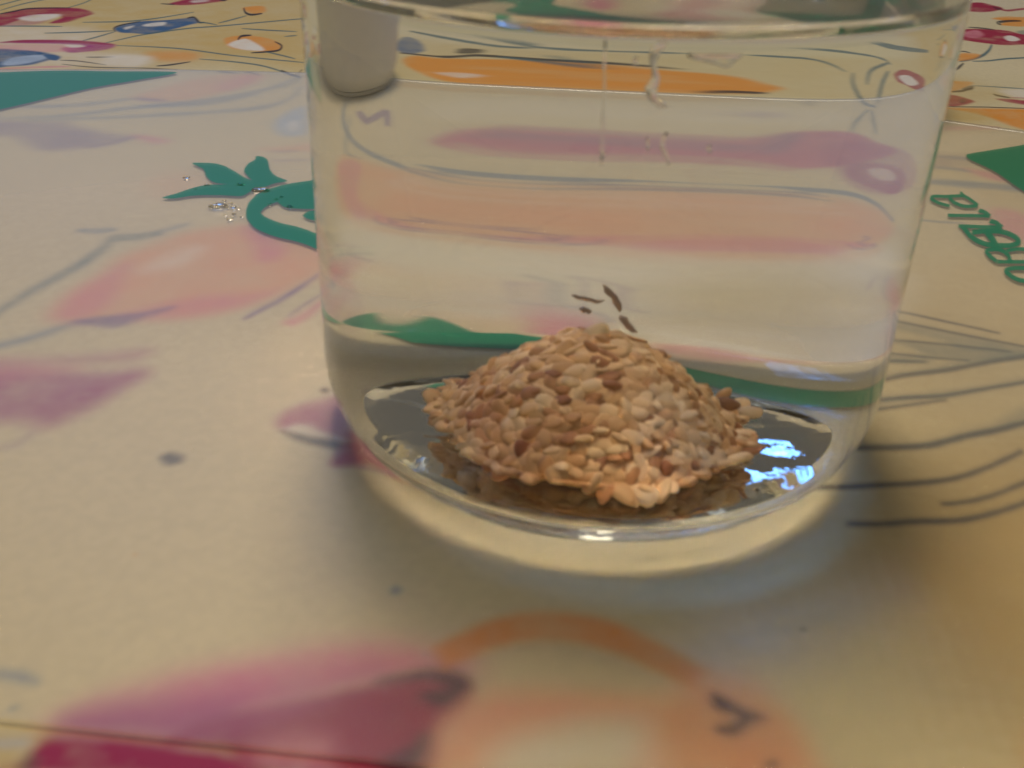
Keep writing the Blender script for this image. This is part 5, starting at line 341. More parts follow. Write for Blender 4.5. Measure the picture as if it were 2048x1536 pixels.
cd 0.9 0.06 2.72,-1.88 2.78,-1.87 2.85,-1.87 2.93,-1.86 3.02,-1.85 3.1,-1.83 3.17,-1.82 3.24,-1.8 3.31,-1.78 3.38,-1.76 3.45,-1.75 3.53,-1.73 3.62,-1.72 3.71,-1.71 3.8,-1.69 3.89,-1.67 3.97,-1.65 4.04,-1.62 4.12,-1.58 4.19,-1.55 4.28,-1.5 4.36,-1.46 4.45,-1.4 4.55,-1.35 4.64,-1.29 4.73,-1.23 4.82,-1.17 4.92,-1.11 5.01,-1.04 5.09,-0.98 5.14,-0.94 5.15,-0.86 5.1,-0.9 5.02,-0.95 4.93,-1.01 4.83,-1.07 4.74,-1.13 4.66,-1.19 4.56,-1.24 4.47,-1.3 4.38,-1.35 4.29,-1.39 4.21,-1.44 4.14,-1.47 4.06,-1.5 3.99,-1.53 3.91,-1.56 3.83,-1.58 3.74,-1.59 3.65,-1.61 3.56,-1.62 3.48,-1.64 3.4,-1.65 3.33,-1.67 3.26,-1.69 3.19,-1.71 3.12,-1.73 3.04,-1.75 2.95,-1.76 2.87,-1.77 2.79,-1.78 2.74,-1.79
ct 0.35 0.12 4.17,3.28 4.26,3.27 4.39,3.23 4.54,3.17 4.71,3.11 4.87,3.05 5.03,2.99 5.2,2.93 5.37,2.87 5.55,2.81 5.73,2.75 5.87,2.7 5.99,2.65 6.08,2.62 6.15,2.6 6.2,2.59 6.23,2.57 6.25,2.56 6.23,2.52 6.2,2.5 6.15,2.47 6.08,2.45 6.01,2.43 5.92,2.42 5.81,2.42 5.67,2.42 5.52,2.42 5.37,2.43 5.23,2.45 5.12,2.47 5.03,2.5 4.97,2.55 4.92,2.6 4.87,2.66 4.81,2.71 4.75,2.76 4.67,2.81 4.57,2.85 4.47,2.9 4.38,2.94 4.3,2.98 4.23,3.02 4.19,3.07 4.15,3.13 4.12,3.19 4.11,3.24 4.12,3.27
ct 0.35 0.12 4.07,2.58 4.15,2.59 4.27,2.59 4.43,2.59 4.6,2.58 4.77,2.57 4.92,2.56 5.07,2.55 5.22,2.54 5.38,2.53 5.52,2.52 5.65,2.5 5.74,2.49 5.82,2.48 5.88,2.47 5.92,2.47 5.94,2.46 5.92,2.42 5.87,2.39 5.79,2.34 5.7,2.29 5.59,2.24 5.47,2.2 5.36,2.17 5.24,2.15 5.11,2.14 4.96,2.14 4.82,2.14 4.7,2.15 4.6,2.17 4.53,2.2 4.47,2.25 4.44,2.3 4.4,2.35 4.37,2.41 4.33,2.45 4.28,2.48 4.2,2.51 4.13,2.53 4.08,2.55 4.05,2.57
ct 0.3 0.12 3.76,1.52 3.8,1.54 3.9,1.58 4.05,1.65 4.21,1.72 4.38,1.79 4.52,1.86 4.65,1.92 4.78,1.99 4.9,2.06 5.03,2.13 5.16,2.19 5.28,2.25 5.4,2.31 5.53,2.36 5.66,2.41 5.78,2.45 5.87,2.48 5.94,2.5 5.98,2.5 6,2.49 6,2.46 5.98,2.43 5.95,2.4 5.9,2.37 5.84,2.34 5.77,2.31 5.68,2.28 5.58,2.24 5.47,2.19 5.35,2.14 5.23,2.08 5.08,2.01 4.93,1.94 4.78,1.87 4.63,1.8 4.49,1.74 4.34,1.68 4.18,1.63 4.02,1.58 3.89,1.54 3.79,1.52
ct 0.35 0.12 3.64,0.92 3.73,0.97 3.87,1.01 4.02,1.06 4.19,1.1 4.34,1.15 4.48,1.19 4.59,1.23 4.68,1.27 4.77,1.31 4.85,1.34 4.94,1.38 5.04,1.42 5.15,1.47 5.27,1.53 5.4,1.59 5.52,1.65 5.62,1.69 5.69,1.72 5.73,1.72 5.75,1.72 5.73,1.67 5.7,1.64 5.65,1.6 5.57,1.56 5.47,1.51 5.35,1.45 5.23,1.4 5.11,1.34 5,1.29 4.9,1.24 4.81,1.2 4.72,1.16 4.63,1.12 4.54,1.08 4.44,1.04 4.32,1 4.2,0.95 4.07,0.91 3.95,0.87 3.84,0.83 3.75,0.79 3.69,0.76 3.64,0.72 3.61,0.69 3.59,0.66 3.57,0.65 3.55,0.67 3.54,0.71 3.53,0.76 3.54,0.81 3.58,0.87
ct 0.35 0.15 3.17,-0.23 3.21,-0.23 3.3,-0.22 3.42,-0.21 3.56,-0.19 3.71,-0.17 3.83,-0.14 3.94,-0.09 4.06,-0.04 4.17,0.03 4.29,0.09 4.39,0.16 4.49,0.21 4.58,0.26 4.66,0.3 4.73,0.33 4.8,0.37 4.88,0.41 4.95,0.46 5.03,0.54 5.13,0.63 5.22,0.73 5.31,0.82 5.38,0.89 5.43,0.92 5.45,0.91 5.45,0.86 5.43,0.78 5.4,0.7 5.36,0.62 5.31,0.55 5.25,0.51 5.17,0.46 5.08,0.42 4.99,0.38 4.9,0.34 4.8,0.29 4.71,0.24 4.61,0.18 4.51,0.12 4.41,0.06 4.32,0 4.23,-0.04 4.16,-0.08 4.09,-0.12 4.03,-0.14 3.97,-0.17 3.9,-0.19 3.82,-0.21 3.71,-0.22 3.57,-0.23 3.43,-0.24 3.3,-0.24 3.21,-0.24
ct 0.35 0.12 4.02,2.16 4.09,2.17 4.19,2.19 4.3,2.19 4.41,2.19 4.5,2.18 4.55,2.16 4.58,2.14 4.58,2.12 4.57,2.08 4.55,2.05 4.51,2.01 4.47,1.99 4.4,1.96 4.32,1.94 4.22,1.91 4.12,1.89 4.04,1.88 3.99,1.89 3.96,1.92 3.94,1.96 3.94,2.02 3.96,2.07 3.98,2.12
cc 0.95 0.1 13.75,34.96 13.87,35.14 14.01,35.3 14.16,35.44 14.31,35.56 14.46,35.66 14.58,35.75 14.69,35.83 14.79,35.9 14.88,35.95 14.97,35.97 15.04,35.98 15.12,35.95 15.19,35.88 15.25,35.78 15.31,35.65 15.36,35.51 15.41,35.38 15.45,35.25 15.49,35.14 15.54,35.03 15.57,34.92 15.6,34.81 15.6,34.7 15.58,34.58 15.52,34.44 15.44,34.29 15.34,34.14 15.22,33.99 15.1,33.86 15,33.74 14.89,33.64 14.78,33.55 14.66,33.47 14.55,33.4 14.44,33.35 14.35,33.31 14.26,33.29 14.19,33.3 14.11,33.31 14.04,33.34 13.97,33.36 13.89,33.38 13.8,33.38 13.68,33.36 13.57,33.34 13.46,33.33 13.39,33.37 13.35,33.46 13.35,33.63 13.4,33.87 13.46,34.15 13.55,34.45 13.65,34.73
cc 0.9 0.06 15.32,34.26 15.33,34.16 15.35,34.03 15.38,33.9 15.44,33.81 15.53,33.78 15.66,33.84 15.83,33.97 16.02,34.13 16.21,34.28 16.39,34.41 16.57,34.49 16.77,34.56 16.96,34.62 17.12,34.68 17.25,34.74 17.34,35 17.24,35.02 17.09,35.02 16.92,35.01 16.73,34.98 16.55,34.92 16.37,34.81 16.18,34.66 15.99,34.5 15.82,34.36 15.69,34.28 15.6,34.28 15.53,34.34 15.48,34.41 15.45,34.48 15.41,34.51
cd 0.6 0.06 15.26,34.92 15.29,34.94 15.32,34.92 15.36,34.87 15.4,34.8 15.43,34.74 15.46,34.68 15.48,34.64 15.5,34.6 15.51,34.56 15.52,34.51 15.52,34.47 15.51,34.42 15.48,34.35 15.43,34.26 15.37,34.18 15.31,34.1 15.26,34.06 15.23,34.07 15.21,34.15 15.21,34.3 15.21,34.48 15.23,34.67 15.24,34.82
co 0.9 0.12 14.31,31.76 14.36,31.86 14.45,31.98 14.57,32.11 14.71,32.24 14.85,32.34 14.98,32.42 15.1,32.47 15.23,32.48 15.36,32.47 15.49,32.46 15.62,32.46 15.76,32.49 15.92,32.58 16.1,32.72 16.29,32.87 16.46,32.99 16.58,33.04 16.64,32.96 16.61,32.73 16.51,32.36 16.37,31.93 16.21,31.49 16.05,31.1 15.9,30.81 15.76,30.63 15.61,30.49 15.45,30.4 15.3,30.34 15.15,30.3 15.03,30.25 14.92,30.22 14.82,30.2 14.73,30.2 14.65,30.21 14.57,30.23 14.5,30.24 14.43,30.25 14.35,30.25 14.28,30.26 14.23,30.28 14.19,30.33 14.19,30.4 14.23,30.51 14.31,30.67 14.41,30.85 14.52,31.04 14.6,31.21 14.64,31.34 14.62,31.44 14.56,31.51 14.47,31.57 14.38,31.62 14.32,31.68
cd 0.9 0.05 15.36,31.65 15.31,31.66 15.23,31.68 15.14,31.69 15.04,31.68 14.94,31.65 14.84,31.61 14.72,31.54 14.61,31.46 14.5,31.38 14.42,31.31 14.36,31.24 14.29,31.13 14.18,30.83 14.14,30.65 14.13,30.57 14.13,30.49 14.14,30.41 14.15,30.35 14.17,30.31 14.18,30.29 14.28,30.53 14.28,30.6 14.28,30.7 14.29,30.8 14.29,30.89 14.3,30.95 14.31,30.98 14.29,30.91 14.22,30.7 14.26,30.75 14.34,30.82 14.44,30.9 14.56,30.99 14.68,31.08 14.79,31.15 14.89,31.2 15,31.25 15.11,31.29 15.2,31.33 15.27,31.37
cc 0.95 0.1 11.54,28.19 11.65,28.35 11.8,28.51 11.96,28.67 12.14,28.83 12.32,28.96 12.48,29.07 12.64,29.16 12.8,29.21 12.97,29.25 13.12,29.28 13.27,29.29 13.41,29.3 13.54,29.3 13.66,29.29 13.78,29.27 13.88,29.23 13.98,29.18 14.07,29.12 14.14,29.03 14.19,28.92 14.24,28.8 14.28,28.67 14.35,28.55 14.44,28.45 14.57,28.38 14.74,28.32 14.93,28.28 15.11,28.23 15.25,28.15 15.32,28.03 15.33,27.84 15.29,27.61 15.21,27.35 15.11,27.1 14.99,26.88 14.86,26.72 14.72,26.62 14.54,26.56 14.35,26.53 14.15,26.52 13.96,26.5 13.79,26.47 13.64,26.42 13.51,26.36 13.39,26.31 13.27,26.25 13.16,26.22 13.04,26.2 12.93,26.21 12.81,26.24 12.7,26.28 12.59,26.33 12.48,26.39 12.38,26.44 12.28,26.49 12.19,26.55 12.11,26.61 12.03,26.67 11.94,26.74 11.85,26.81 11.76,26.88 11.65,26.95 11.53,27.02 11.43,27.1 11.35,27.19 11.31,27.3 11.29,27.42 11.3,27.56 11.33,27.72 11.38,27.88 11.45,28.04
ck 0.7 0.12 12.29,28.37 12.37,28.5 12.49,28.64 12.61,28.77 12.74,28.88 12.85,28.95 12.92,28.96 12.96,28.89 12.98,28.77 12.98,28.6 12.96,28.42 12.94,28.24 12.9,28.09 12.85,27.95 12.78,27.8 12.7,27.66 12.61,27.53 12.53,27.43 12.46,27.36 12.39,27.32 12.32,27.31 12.25,27.32 12.19,27.36 12.14,27.41 12.12,27.48 12.11,27.59 12.12,27.73 12.14,27.9 12.18,28.07 12.23,28.23
cw 0.9 0.08 13.53,27.81 13.57,27.89 13.62,27.97 13.68,28.04 13.74,28.09 13.79,28.13 13.84,28.14 13.87,28.12 13.9,28.08 13.92,28.03 13.94,27.96 13.95,27.88 13.96,27.81 13.97,27.74 13.96,27.66 13.96,27.57 13.95,27.48 13.93,27.4 13.9,27.33 13.86,27.26 13.81,27.19 13.75,27.13 13.7,27.08 13.64,27.04 13.59,27.02 13.55,27.01 13.52,27.02 13.48,27.04 13.45,27.07 13.43,27.12 13.42,27.18 13.42,27.26 13.43,27.36 13.44,27.48 13.46,27.61 13.49,27.72
cd 0.85 0.05 12.75,29.48 12.81,29.44 12.89,29.41 12.99,29.39 13.09,29.36 13.18,29.33 13.28,29.29 13.37,29.25 13.47,29.21 13.55,29.18 13.61,29.17 13.65,29.31 13.61,29.37 13.54,29.44 13.46,29.52 13.36,29.58 13.27,29.62 13.18,29.65 13.07,29.66 12.96,29.65 12.86,29.64 12.79,29.62
ct 0.5 0.1 14.37,29.08 14.43,29.17 14.53,29.26 14.64,29.35 14.75,29.41 14.83,29.44 14.87,29.42 14.87,29.33 14.82,29.16 14.76,28.96 14.69,28.76 14.62,28.59 14.56,28.48 14.52,28.43 14.47,28.41 14.43,28.41 14.4,28.44 14.37,28.49 14.35,28.53 14.33,28.6 14.32,28.69 14.31,28.79 14.32,28.9 14.34,29
ct 0.9 0.05 12.61,26.25 12.56,26.11 12.48,25.92 12.4,25.71 12.31,25.49 12.23,25.3 12.14,25.11 12.05,24.92 11.95,24.72 11.86,24.54 11.75,24.37 11.64,24.21 11.52,24.05 11.4,23.9 11.28,23.75 11.17,23.63 11.06,23.51 10.95,23.4 10.85,23.31 10.76,23.22 10.7,23.15 10.65,22.94 10.7,22.96 10.78,23 10.87,23.06 10.97,23.14 11.07,23.23 11.18,23.34 11.3,23.47 11.43,23.61 11.55,23.77 11.67,23.95 11.79,24.14 11.9,24.36 12.01,24.58 12.12,24.81 12.22,25.04 12.32,25.29 12.42,25.55 12.51,25.8 12.58,26.01 12.63,26.16
co 0.85 0.1 10.61,23.57 10.67,23.69 10.74,23.84 10.82,23.99 10.91,24.14 10.99,24.27 11.07,24.37 11.15,24.43 11.22,24.46 11.3,24.48 11.37,24.48 11.43,24.47 11.48,24.46 11.54,24.45 11.59,24.43 11.63,24.4 11.66,24.37 11.68,24.31 11.67,24.24 11.62,24.13 11.56,24 11.48,23.85 11.38,23.7 11.29,23.56 11.19,23.44 11.1,23.35 10.99,23.26 10.88,23.19 10.77,23.12 10.68,23.07 10.6,23.03 10.55,23 10.51,22.98 10.49,22.97 10.47,23 10.47,23.03 10.47,23.09 10.48,23.16 10.5,23.25 10.53,23.35 10.57,23.46
cd 0.9 0.04 11.1,24.6 11.15,24.61 11.18,24.63 11.22,24.64 11.25,24.64 11.28,24.62 11.32,24.58 11.36,24.54 11.39,24.51 11.42,24.49 11.45,24.58 11.44,24.63 11.41,24.7 11.38,24.76 11.34,24.81 11.31,24.83 11.27,24.83 11.23,24.81 11.19,24.77 11.15,24.73 11.12,24.69
ct 0.9 0.05 11.09,23.08 11.16,23.09 11.25,23.1 11.36,23.13 11.48,23.16 11.61,23.21 11.73,23.28 11.87,23.37 12.01,23.47 12.15,23.56 12.29,23.65 12.42,23.72 12.56,23.78 12.69,23.84 12.83,23.91 12.98,23.99 13.14,24.09 13.32,24.22 13.49,24.35 13.65,24.47 13.76,24.56 13.8,24.68 13.69,24.62 13.55,24.53 13.38,24.42 13.21,24.31 13.05,24.21 12.91,24.15 12.77,24.09 12.64,24.03 12.5,23.98 12.36,23.9 12.22,23.82 12.08,23.71 11.93,23.61 11.8,23.51 11.67,23.43 11.54,23.37 11.42,23.31 11.3,23.27 11.2,23.23 11.12,23.2
cd 0.9 0.05 10.74,22.83 10.7,22.77 10.64,22.66 10.57,22.53 10.5,22.4 10.44,22.28 10.39,22.17 10.33,22.06 10.29,21.95 10.24,21.85 10.21,21.76 10.2,21.62 10.22,21.65 10.26,21.71 10.31,21.79 10.36,21.88 10.41,21.98 10.47,22.11 10.54,22.26 10.61,22.42 10.68,22.57 10.72,22.69
co 0.85 0.1 9.48,19.92 9.54,20.02 9.61,20.07 9.69,20.09 9.76,20.09 9.83,20.08 9.89,20.08 9.96,20.08 10.03,20.09 10.1,20.09 10.16,20.07 10.2,20.05 10.22,20.01 10.21,19.94 10.18,19.87 10.13,19.78 10.08,19.68 10.01,19.57 9.94,19.47 9.86,19.35 9.76,19.22 9.66,19.08 9.55,18.95 9.46,18.84 9.38,18.75 9.32,18.68 9.26,18.62 9.2,18.57 9.17,18.55 9.14,18.57 9.14,18.64 9.16,18.78 9.2,18.99 9.26,19.25 9.33,19.51 9.41,19.75
cd 0.95 0.04 9.25,18.6 9.29,18.59 9.35,18.6 9.42,18.62 9.5,18.65 9.58,18.7 9.67,18.79 9.76,18.89 9.85,19.01 9.94,19.12 10,19.22 10.02,19.34 9.97,19.3 9.9,19.23 9.81,19.14 9.73,19.05 9.65,18.97 9.57,18.92 9.49,18.87 9.41,18.82 9.34,18.77 9.28,18.73
cd 0.7 0.06 9.7,19.15 9.74,19.21 9.79,19.29 9.86,19.37 9.92,19.45 9.98,19.51 10.03,19.55 10.06,19.57 10.08,19.56 10.1,19.54 10.11,19.52 10.11,19.48 10.1,19.43 10.08,19.37 10.05,19.29 10.02,19.2 9.98,19.12 9.94,19.04 9.9,18.99 9.86,18.96 9.82,18.94 9.77,18.93 9.73,18.93 9.7,18.93 9.67,18.94 9.66,18.96 9.65,18.98 9.65,19.02 9.66,19.05 9.67,19.1
ct 0.8 0.05 10.08,19.53 10.11,19.53 10.15,19.53 10.2,19.53 10.26,19.52 10.32,19.52 10.4,19.51 10.49,19.51 10.58,19.5 10.68,19.49 10.8,19.48 10.93,19.46 11.08,19.45 11.23,19.43 11.38,19.42 11.5,19.4 11.62,19.38 11.73,19.36 11.82,19.34 11.9,19.33 11.96,19.32 11.98,19.38 11.93,19.4 11.85,19.43 11.76,19.46 11.66,19.49 11.54,19.51 11.42,19.54 11.27,19.56 11.12,19.58 10.97,19.59 10.84,19.61 10.73,19.62 10.62,19.62 10.52,19.63 10.44,19.63 10.36,19.63 10.29,19.63 10.23,19.62 10.17,19.61 10.13,19.6 10.1,19.6
cd 0.9 0.04 10.36,18.58 10.36,18.54 10.36,18.49 10.37,18.44 10.39,18.39 10.42,18.35 10.47,18.31 10.53,18.27 10.6,18.24 10.66,18.22 10.7,18.21 10.74,18.31 10.71,18.36 10.66,18.41 10.6,18.47 10.54,18.52 10.5,18.57 10.47,18.6 10.45,18.63 10.43,18.66 10.41,18.68
cc 0.9 0.08 10.27,18.05 10.3,18.07 10.34,18.09 10.4,18.11 10.47,18.11 10.55,18.12 10.62,18.12 10.68,18.11 10.75,18.09 10.83,18.07 10.9,18.05 10.98,18.03 11.05,18.02 11.13,18.02 11.23,18.03 11.32,18.04 11.4,18.04 11.47,18.03 11.5,17.99 11.51,17.91 11.49,17.79 11.45,17.65 11.4,17.52 11.34,17.41 11.29,17.35 11.23,17.33 11.16,17.34 11.09,17.37 11.02,17.42 10.95,17.46 10.88,17.5 10.81,17.53 10.75,17.57 10.68,17.6 10.61,17.64 10.55,17.68 10.49,17.72 10.44,17.77 10.39,17.83 10.34,17.89 10.3,17.95 10.28,18
cc 0.8 0.05 10.71,18.23 10.75,18.23 10.81,18.23 10.88,18.24 10.95,18.25 11.01,18.26 11.07,18.25 11.14,18.24 11.2,18.23 11.25,18.22 11.29,18.22 11.32,18.29 11.28,18.31 11.24,18.34 11.18,18.36 11.12,18.38 11.06,18.39 10.99,18.38 10.92,18.37 10.84,18.34 10.78,18.32 10.73,18.29
cw 0.6 0.2 10.68,19.08 10.76,19.17 10.89,19.24 11.05,19.29 11.22,19.34 11.37,19.37 11.5,19.39 11.6,19.39 11.7,19.38 11.78,19.36 11.85,19.33 11.9,19.28 11.92,19.21 11.93,19.12 11.91,19 11.88,18.86 11.83,18.73 11.77,18.61 11.69,18.52 11.58,18.45 11.44,18.4 11.29,18.35 11.14,18.33 11,18.33 10.9,18.36 10.82,18.43 10.75,18.55 10.69,18.69 10.66,18.84 10.65,18.98
cc 0.95 0.09 8.88,18.2 8.93,18.29 8.98,18.34 9.03,18.34 9.08,18.33 9.12,18.3 9.16,18.28 9.21,18.26 9.25,18.24 9.29,18.2 9.33,18.16 9.36,18.11 9.4,18.05 9.44,17.99 9.48,17.92 9.53,17.85 9.56,17.77 9.58,17.7 9.58,17.62 9.56,17.56 9.51,17.49 9.45,17.42 9.39,17.36 9.32,17.29 9.26,17.23 9.2,17.17 9.13,17.11 9.06,17.05 9,17 8.94,16.96 8.89,16.93 8.85,16.91 8.82,16.91 8.8,16.93 8.78,16.94 8.75,16.95 8.72,16.95 8.68,16.92 8.62,16.87 8.56,16.82 8.51,16.78 8.47,16.78 8.47,16.84 8.5,16.99 8.56,17.22 8.63,17.49 8.72,17.77 8.81,18.02
cd 0.6 0.08 9.23,17.77 9.26,17.81 9.29,17.85 9.33,17.87 9.36,17.88 9.39,17.88 9.4,17.87 9.41,17.84 9.41,17.79 9.4,17.73 9.38,17.66 9.36,17.6 9.35,17.55 9.32,17.5 9.29,17.45 9.25,17.4 9.22,17.36 9.19,17.33 9.17,17.37 9.17,17.44 9.18,17.53 9.19,17.63 9.21,17.71
cd 0.9 0.04 8.7,16.86 8.76,16.87 8.85,16.87 8.95,16.88 9.06,16.89 9.16,16.9 9.27,16.92 9.37,16.93 9.49,16.95 9.61,16.97 9.75,16.99 9.93,17 10.13,17.01 10.34,17.02 10.53,17.03 10.7,17.03 10.83,17.04 10.95,17.05 11.05,17.06 11.13,17.07 11.19,17.07 11.21,17.12 11.15,17.13 11.08,17.13 10.98,17.13 10.87,17.13 10.73,17.13 10.57,17.13 10.37,17.13 10.16,17.12 9.96,17.11 9.79,17.1 9.64,17.08 9.52,17.06 9.4,17.04 9.3,17.02 9.19,17 9.08,16.98 8.97,16.96 8.87,16.94 8.78,16.93 8.71,16.92
co 0.9 0.15 8.63,16.7 8.66,16.73 8.72,16.75 8.8,16.76 8.91,16.77 9.02,16.79 9.14,16.8 9.26,16.82 9.41,16.84 9.57,16.86 9.72,16.88 9.88,16.9 10.02,16.92 10.14,16.94 10.26,16.95 10.37,16.96 10.48,16.98 10.58,16.99 10.69,17 10.81,17.03 10.96,17.11 11.1,17.18 11.22,17.21 11.3,17.16 11.31,17.01 11.24,16.68 11.1,16.21 10.92,15.69 10.74,15.19 10.57,14.78 10.45,14.52 10.35,14.43 10.27,14.44 10.19,14.52 10.12,14.65 10.06,14.78 9.99,14.88 9.93,14.95 9.88,15.03 9.82,15.11 9.77,15.2 9.72,15.29 9.68,15.38 9.64,15.47 9.6,15.57 9.57,15.67 9.54,15.78 9.5,15.88 9.45,15.97 9.39,16.06 9.33,16.14 9.26,16.23 9.18,16.3 9.11,16.37 9.04,16.44 8.96,16.5 8.87,16.55 8.77,16.59 8.7,16.63 8.64,16.67
cy 0.5 0.3 8.6,16.58 8.7,16.64 8.84,16.69 8.98,16.71 9.13,16.7 9.27,16.67 9.37,16.62 9.44,16.52 9.5,16.38 9.55,16.21 9.57,16.04 9.56,15.89 9.53,15.77 9.45,15.67 9.32,15.59 9.17,15.51 9.01,15.46 8.86,15.42 8.75,15.4 8.66,15.42 8.57,15.45 8.5,15.51 8.45,15.58 8.4,15.67 8.38,15.76 8.38,15.88 8.39,16.02 8.42,16.18 8.46,16.34 8.52,16.48
ck 0.4 0.15 7.9,14.43 7.97,14.42 8.08,14.43 8.21,14.46 8.36,14.5 8.51,14.54 8.67,14.58 8.87,14.63 9.07,14.69 9.24,14.75 9.37,14.81 9.43,15.02 9.33,15.04 9.17,15.04 8.98,15.03 8.79,15 8.62,14.97 8.47,14.92 8.31,14.85 8.17,14.78 8.04,14.7 7.95,14.63
cw 0.4 0.4 7.74,14.1 7.87,14.24 8.03,14.32 8.21,14.36 8.39,14.38 8.57,14.38 8.72,14.38 8.88,14.4 9.05,14.41 9.22,14.4 9.36,14.38 9.44,14.32 9.45,14.23 9.37,14.09 9.21,13.9 9,13.69 8.77,13.47 8.55,13.27 8.35,13.1 8.16,12.94 7.95,12.77 7.74,12.62 7.55,12.5 7.41,12.44 7.32,12.47 7.3,12.62 7.33,12.87 7.4,13.2 7.5,13.55 7.62,13.87
cg 0.5 0.12 7.19,12.05 7.23,12.02 7.3,12 7.39,11.98 7.47,11.97 7.55,11.96 7.61,11.96 7.68,11.96 7.74,11.97 7.8,11.98 7.84,12 7.88,12.13 7.85,12.16 7.81,12.18 7.75,12.2 7.69,12.22 7.62,12.23 7.55,12.23 7.46,12.22 7.36,12.21 7.28,12.2 7.22,12.17
ck 0.6 0.2 7.51,11.27 7.54,11.31 7.61,11.32 7.7,11.31 7.81,11.29 7.91,11.25 7.99,11.22 8.05,11.18 8.11,11.12 8.16,11.06 8.21,11 8.25,10.93 8.29,10.87 8.32,10.8 8.35,10.72 8.37,10.65 8.39,10.58 8.39,10.52 8.37,10.49 8.32,10.47 8.26,10.47 8.18,10.48 8.09,10.51 8,10.55 7.92,10.6 7.84,10.69 7.75,10.81 7.66,10.94 7.58,11.08 7.53,11.19
cg 0.6 0.12 6.79,11.23 6.87,11.2 6.98,11.17 7.11,11.14 7.23,11.12 7.33,11.1 7.41,11.08 7.47,11.06 7.52,11.04 7.56,11.03 7.6,11.03 7.64,11.14 7.62,11.18 7.58,11.22 7.54,11.27 7.48,11.31 7.4,11.33 7.3,11.35 7.17,11.36 7.03,11.36 6.91,11.35 6.82,11.34
cg 0.6 0.15 6.43,10.1 6.5,10.07 6.59,10.05 6.71,10.02 6.85,10 7.03,9.98 7.26,9.95 7.54,9.92 7.84,9.89 8.11,9.86 8.34,9.84 8.51,9.83 8.65,9.83 8.77,9.83 8.86,9.84 8.93,9.86 9.01,10.07 8.96,10.11 8.89,10.16 8.79,10.19 8.66,10.23 8.49,10.27 8.27,10.3 7.99,10.34 7.68,10.37 7.4,10.4 7.16,10.41 6.97,10.41 6.81,10.4 6.68,10.38 6.57,10.35 6.49,10.32
cv 0.3 0.3 7.03,12.2 7.14,12.28 7.29,12.34 7.46,12.38 7.62,12.39 7.76,12.38 7.85,12.35 7.89,12.27 7.9,12.14 7.89,11.99 7.85,11.84 7.79,11.7 7.72,11.59 7.61,11.5 7.46,11.42 7.29,11.34 7.12,11.29 6.98,11.27 6.89,11.3 6.85,11.38 6.84,11.53 6.86,11.71 6.9,11.9 6.96,12.07
cy 0.3 0.3 7.41,9.94 7.52,10 7.67,10.02 7.85,9.99 8.03,9.93 8.19,9.84 8.31,9.73 8.4,9.57 8.47,9.37 8.53,9.14 8.56,8.92 8.55,8.73 8.5,8.61 8.38,8.54 8.19,8.5 7.97,8.48 7.74,8.5 7.54,8.56 7.41,8.64 7.34,8.79 7.3,9.02 7.29,9.29 7.3,9.55 7.35,9.79
ck 0.6 0.25 7.33,8.63 7.41,8.7 7.52,8.74 7.63,8.74 7.74,8.71 7.84,8.63 7.91,8.51 7.95,8.31 7.98,8.03 7.99,7.72 7.98,7.42 7.96,7.17 7.93,6.99 7.86,6.89 7.78,6.84 7.67,6.82 7.56,6.83 7.46,6.86 7.38,6.9 7.32,6.96 7.27,7.04 7.22,7.15 7.18,7.27 7.16,7.4 7.15,7.54 7.15,7.71 7.16,7.91 7.19,8.12 7.22,8.33 7.27,8.51
cg 0.6 0.08 5.73,7.79 5.77,7.77 5.83,7.76 5.9,7.74 5.98,7.73 6.07,7.72 6.16,7.72 6.28,7.72 6.4,7.73 6.5,7.74 6.57,7.75 6.59,7.79 6.52,7.8 6.42,7.81 6.3,7.81 6.19,7.81 6.09,7.82 6.01,7.82 5.93,7.83 5.85,7.84 5.79,7.84 5.74,7.84
mn 1 0.03 -20.02,14.24 -19.97,14.74 -19.58,15.01 -18.96,15.1 -18.25,15.1 -17.58,15.09 -17.07,15.16 -16.72,15.28 -16.41,15.4 -16.15,15.51 -15.9,15.61 -15.66,15.69 -15.41,15.77 -15.15,15.83 -14.92,15.88 -14.69,15.91 -14.45,15.94 -14.21,15.97 -13.95,16.01 -13.65,16.06 -13.29,16.14 -12.93,16.22 -12.59,16.28 -12.32,16.31 -12.15,16.28 -12.11,16.18 -12.16,16.04 -12.28,15.86 -12.43,15.66 -12.59,15.46 -12.73,15.27 -12.84,15.1 -12.97,14.92 -13.11,14.74 -13.24,14.56 -13.37,14.37 -13.49,14.18 -13.6,13.97 -13.7,13.76 -13.79,13.54 -13.88,13.32 -13.97,13.1 -14.06,12.89 -14.14,12.71 -14.2,12.57 -14.26,12.42 -14.34,12.25 -14.44,12.02 -14.59,11.7 -14.77,11.19 -14.96,10.5 -15.17,9.79 -15.41,9.19 -15.68,8.82 -16.02,8.77 -16.52,9.14 -17.22,9.91 -18.04,10.96 -18.89,12.17 -19.61,13.35
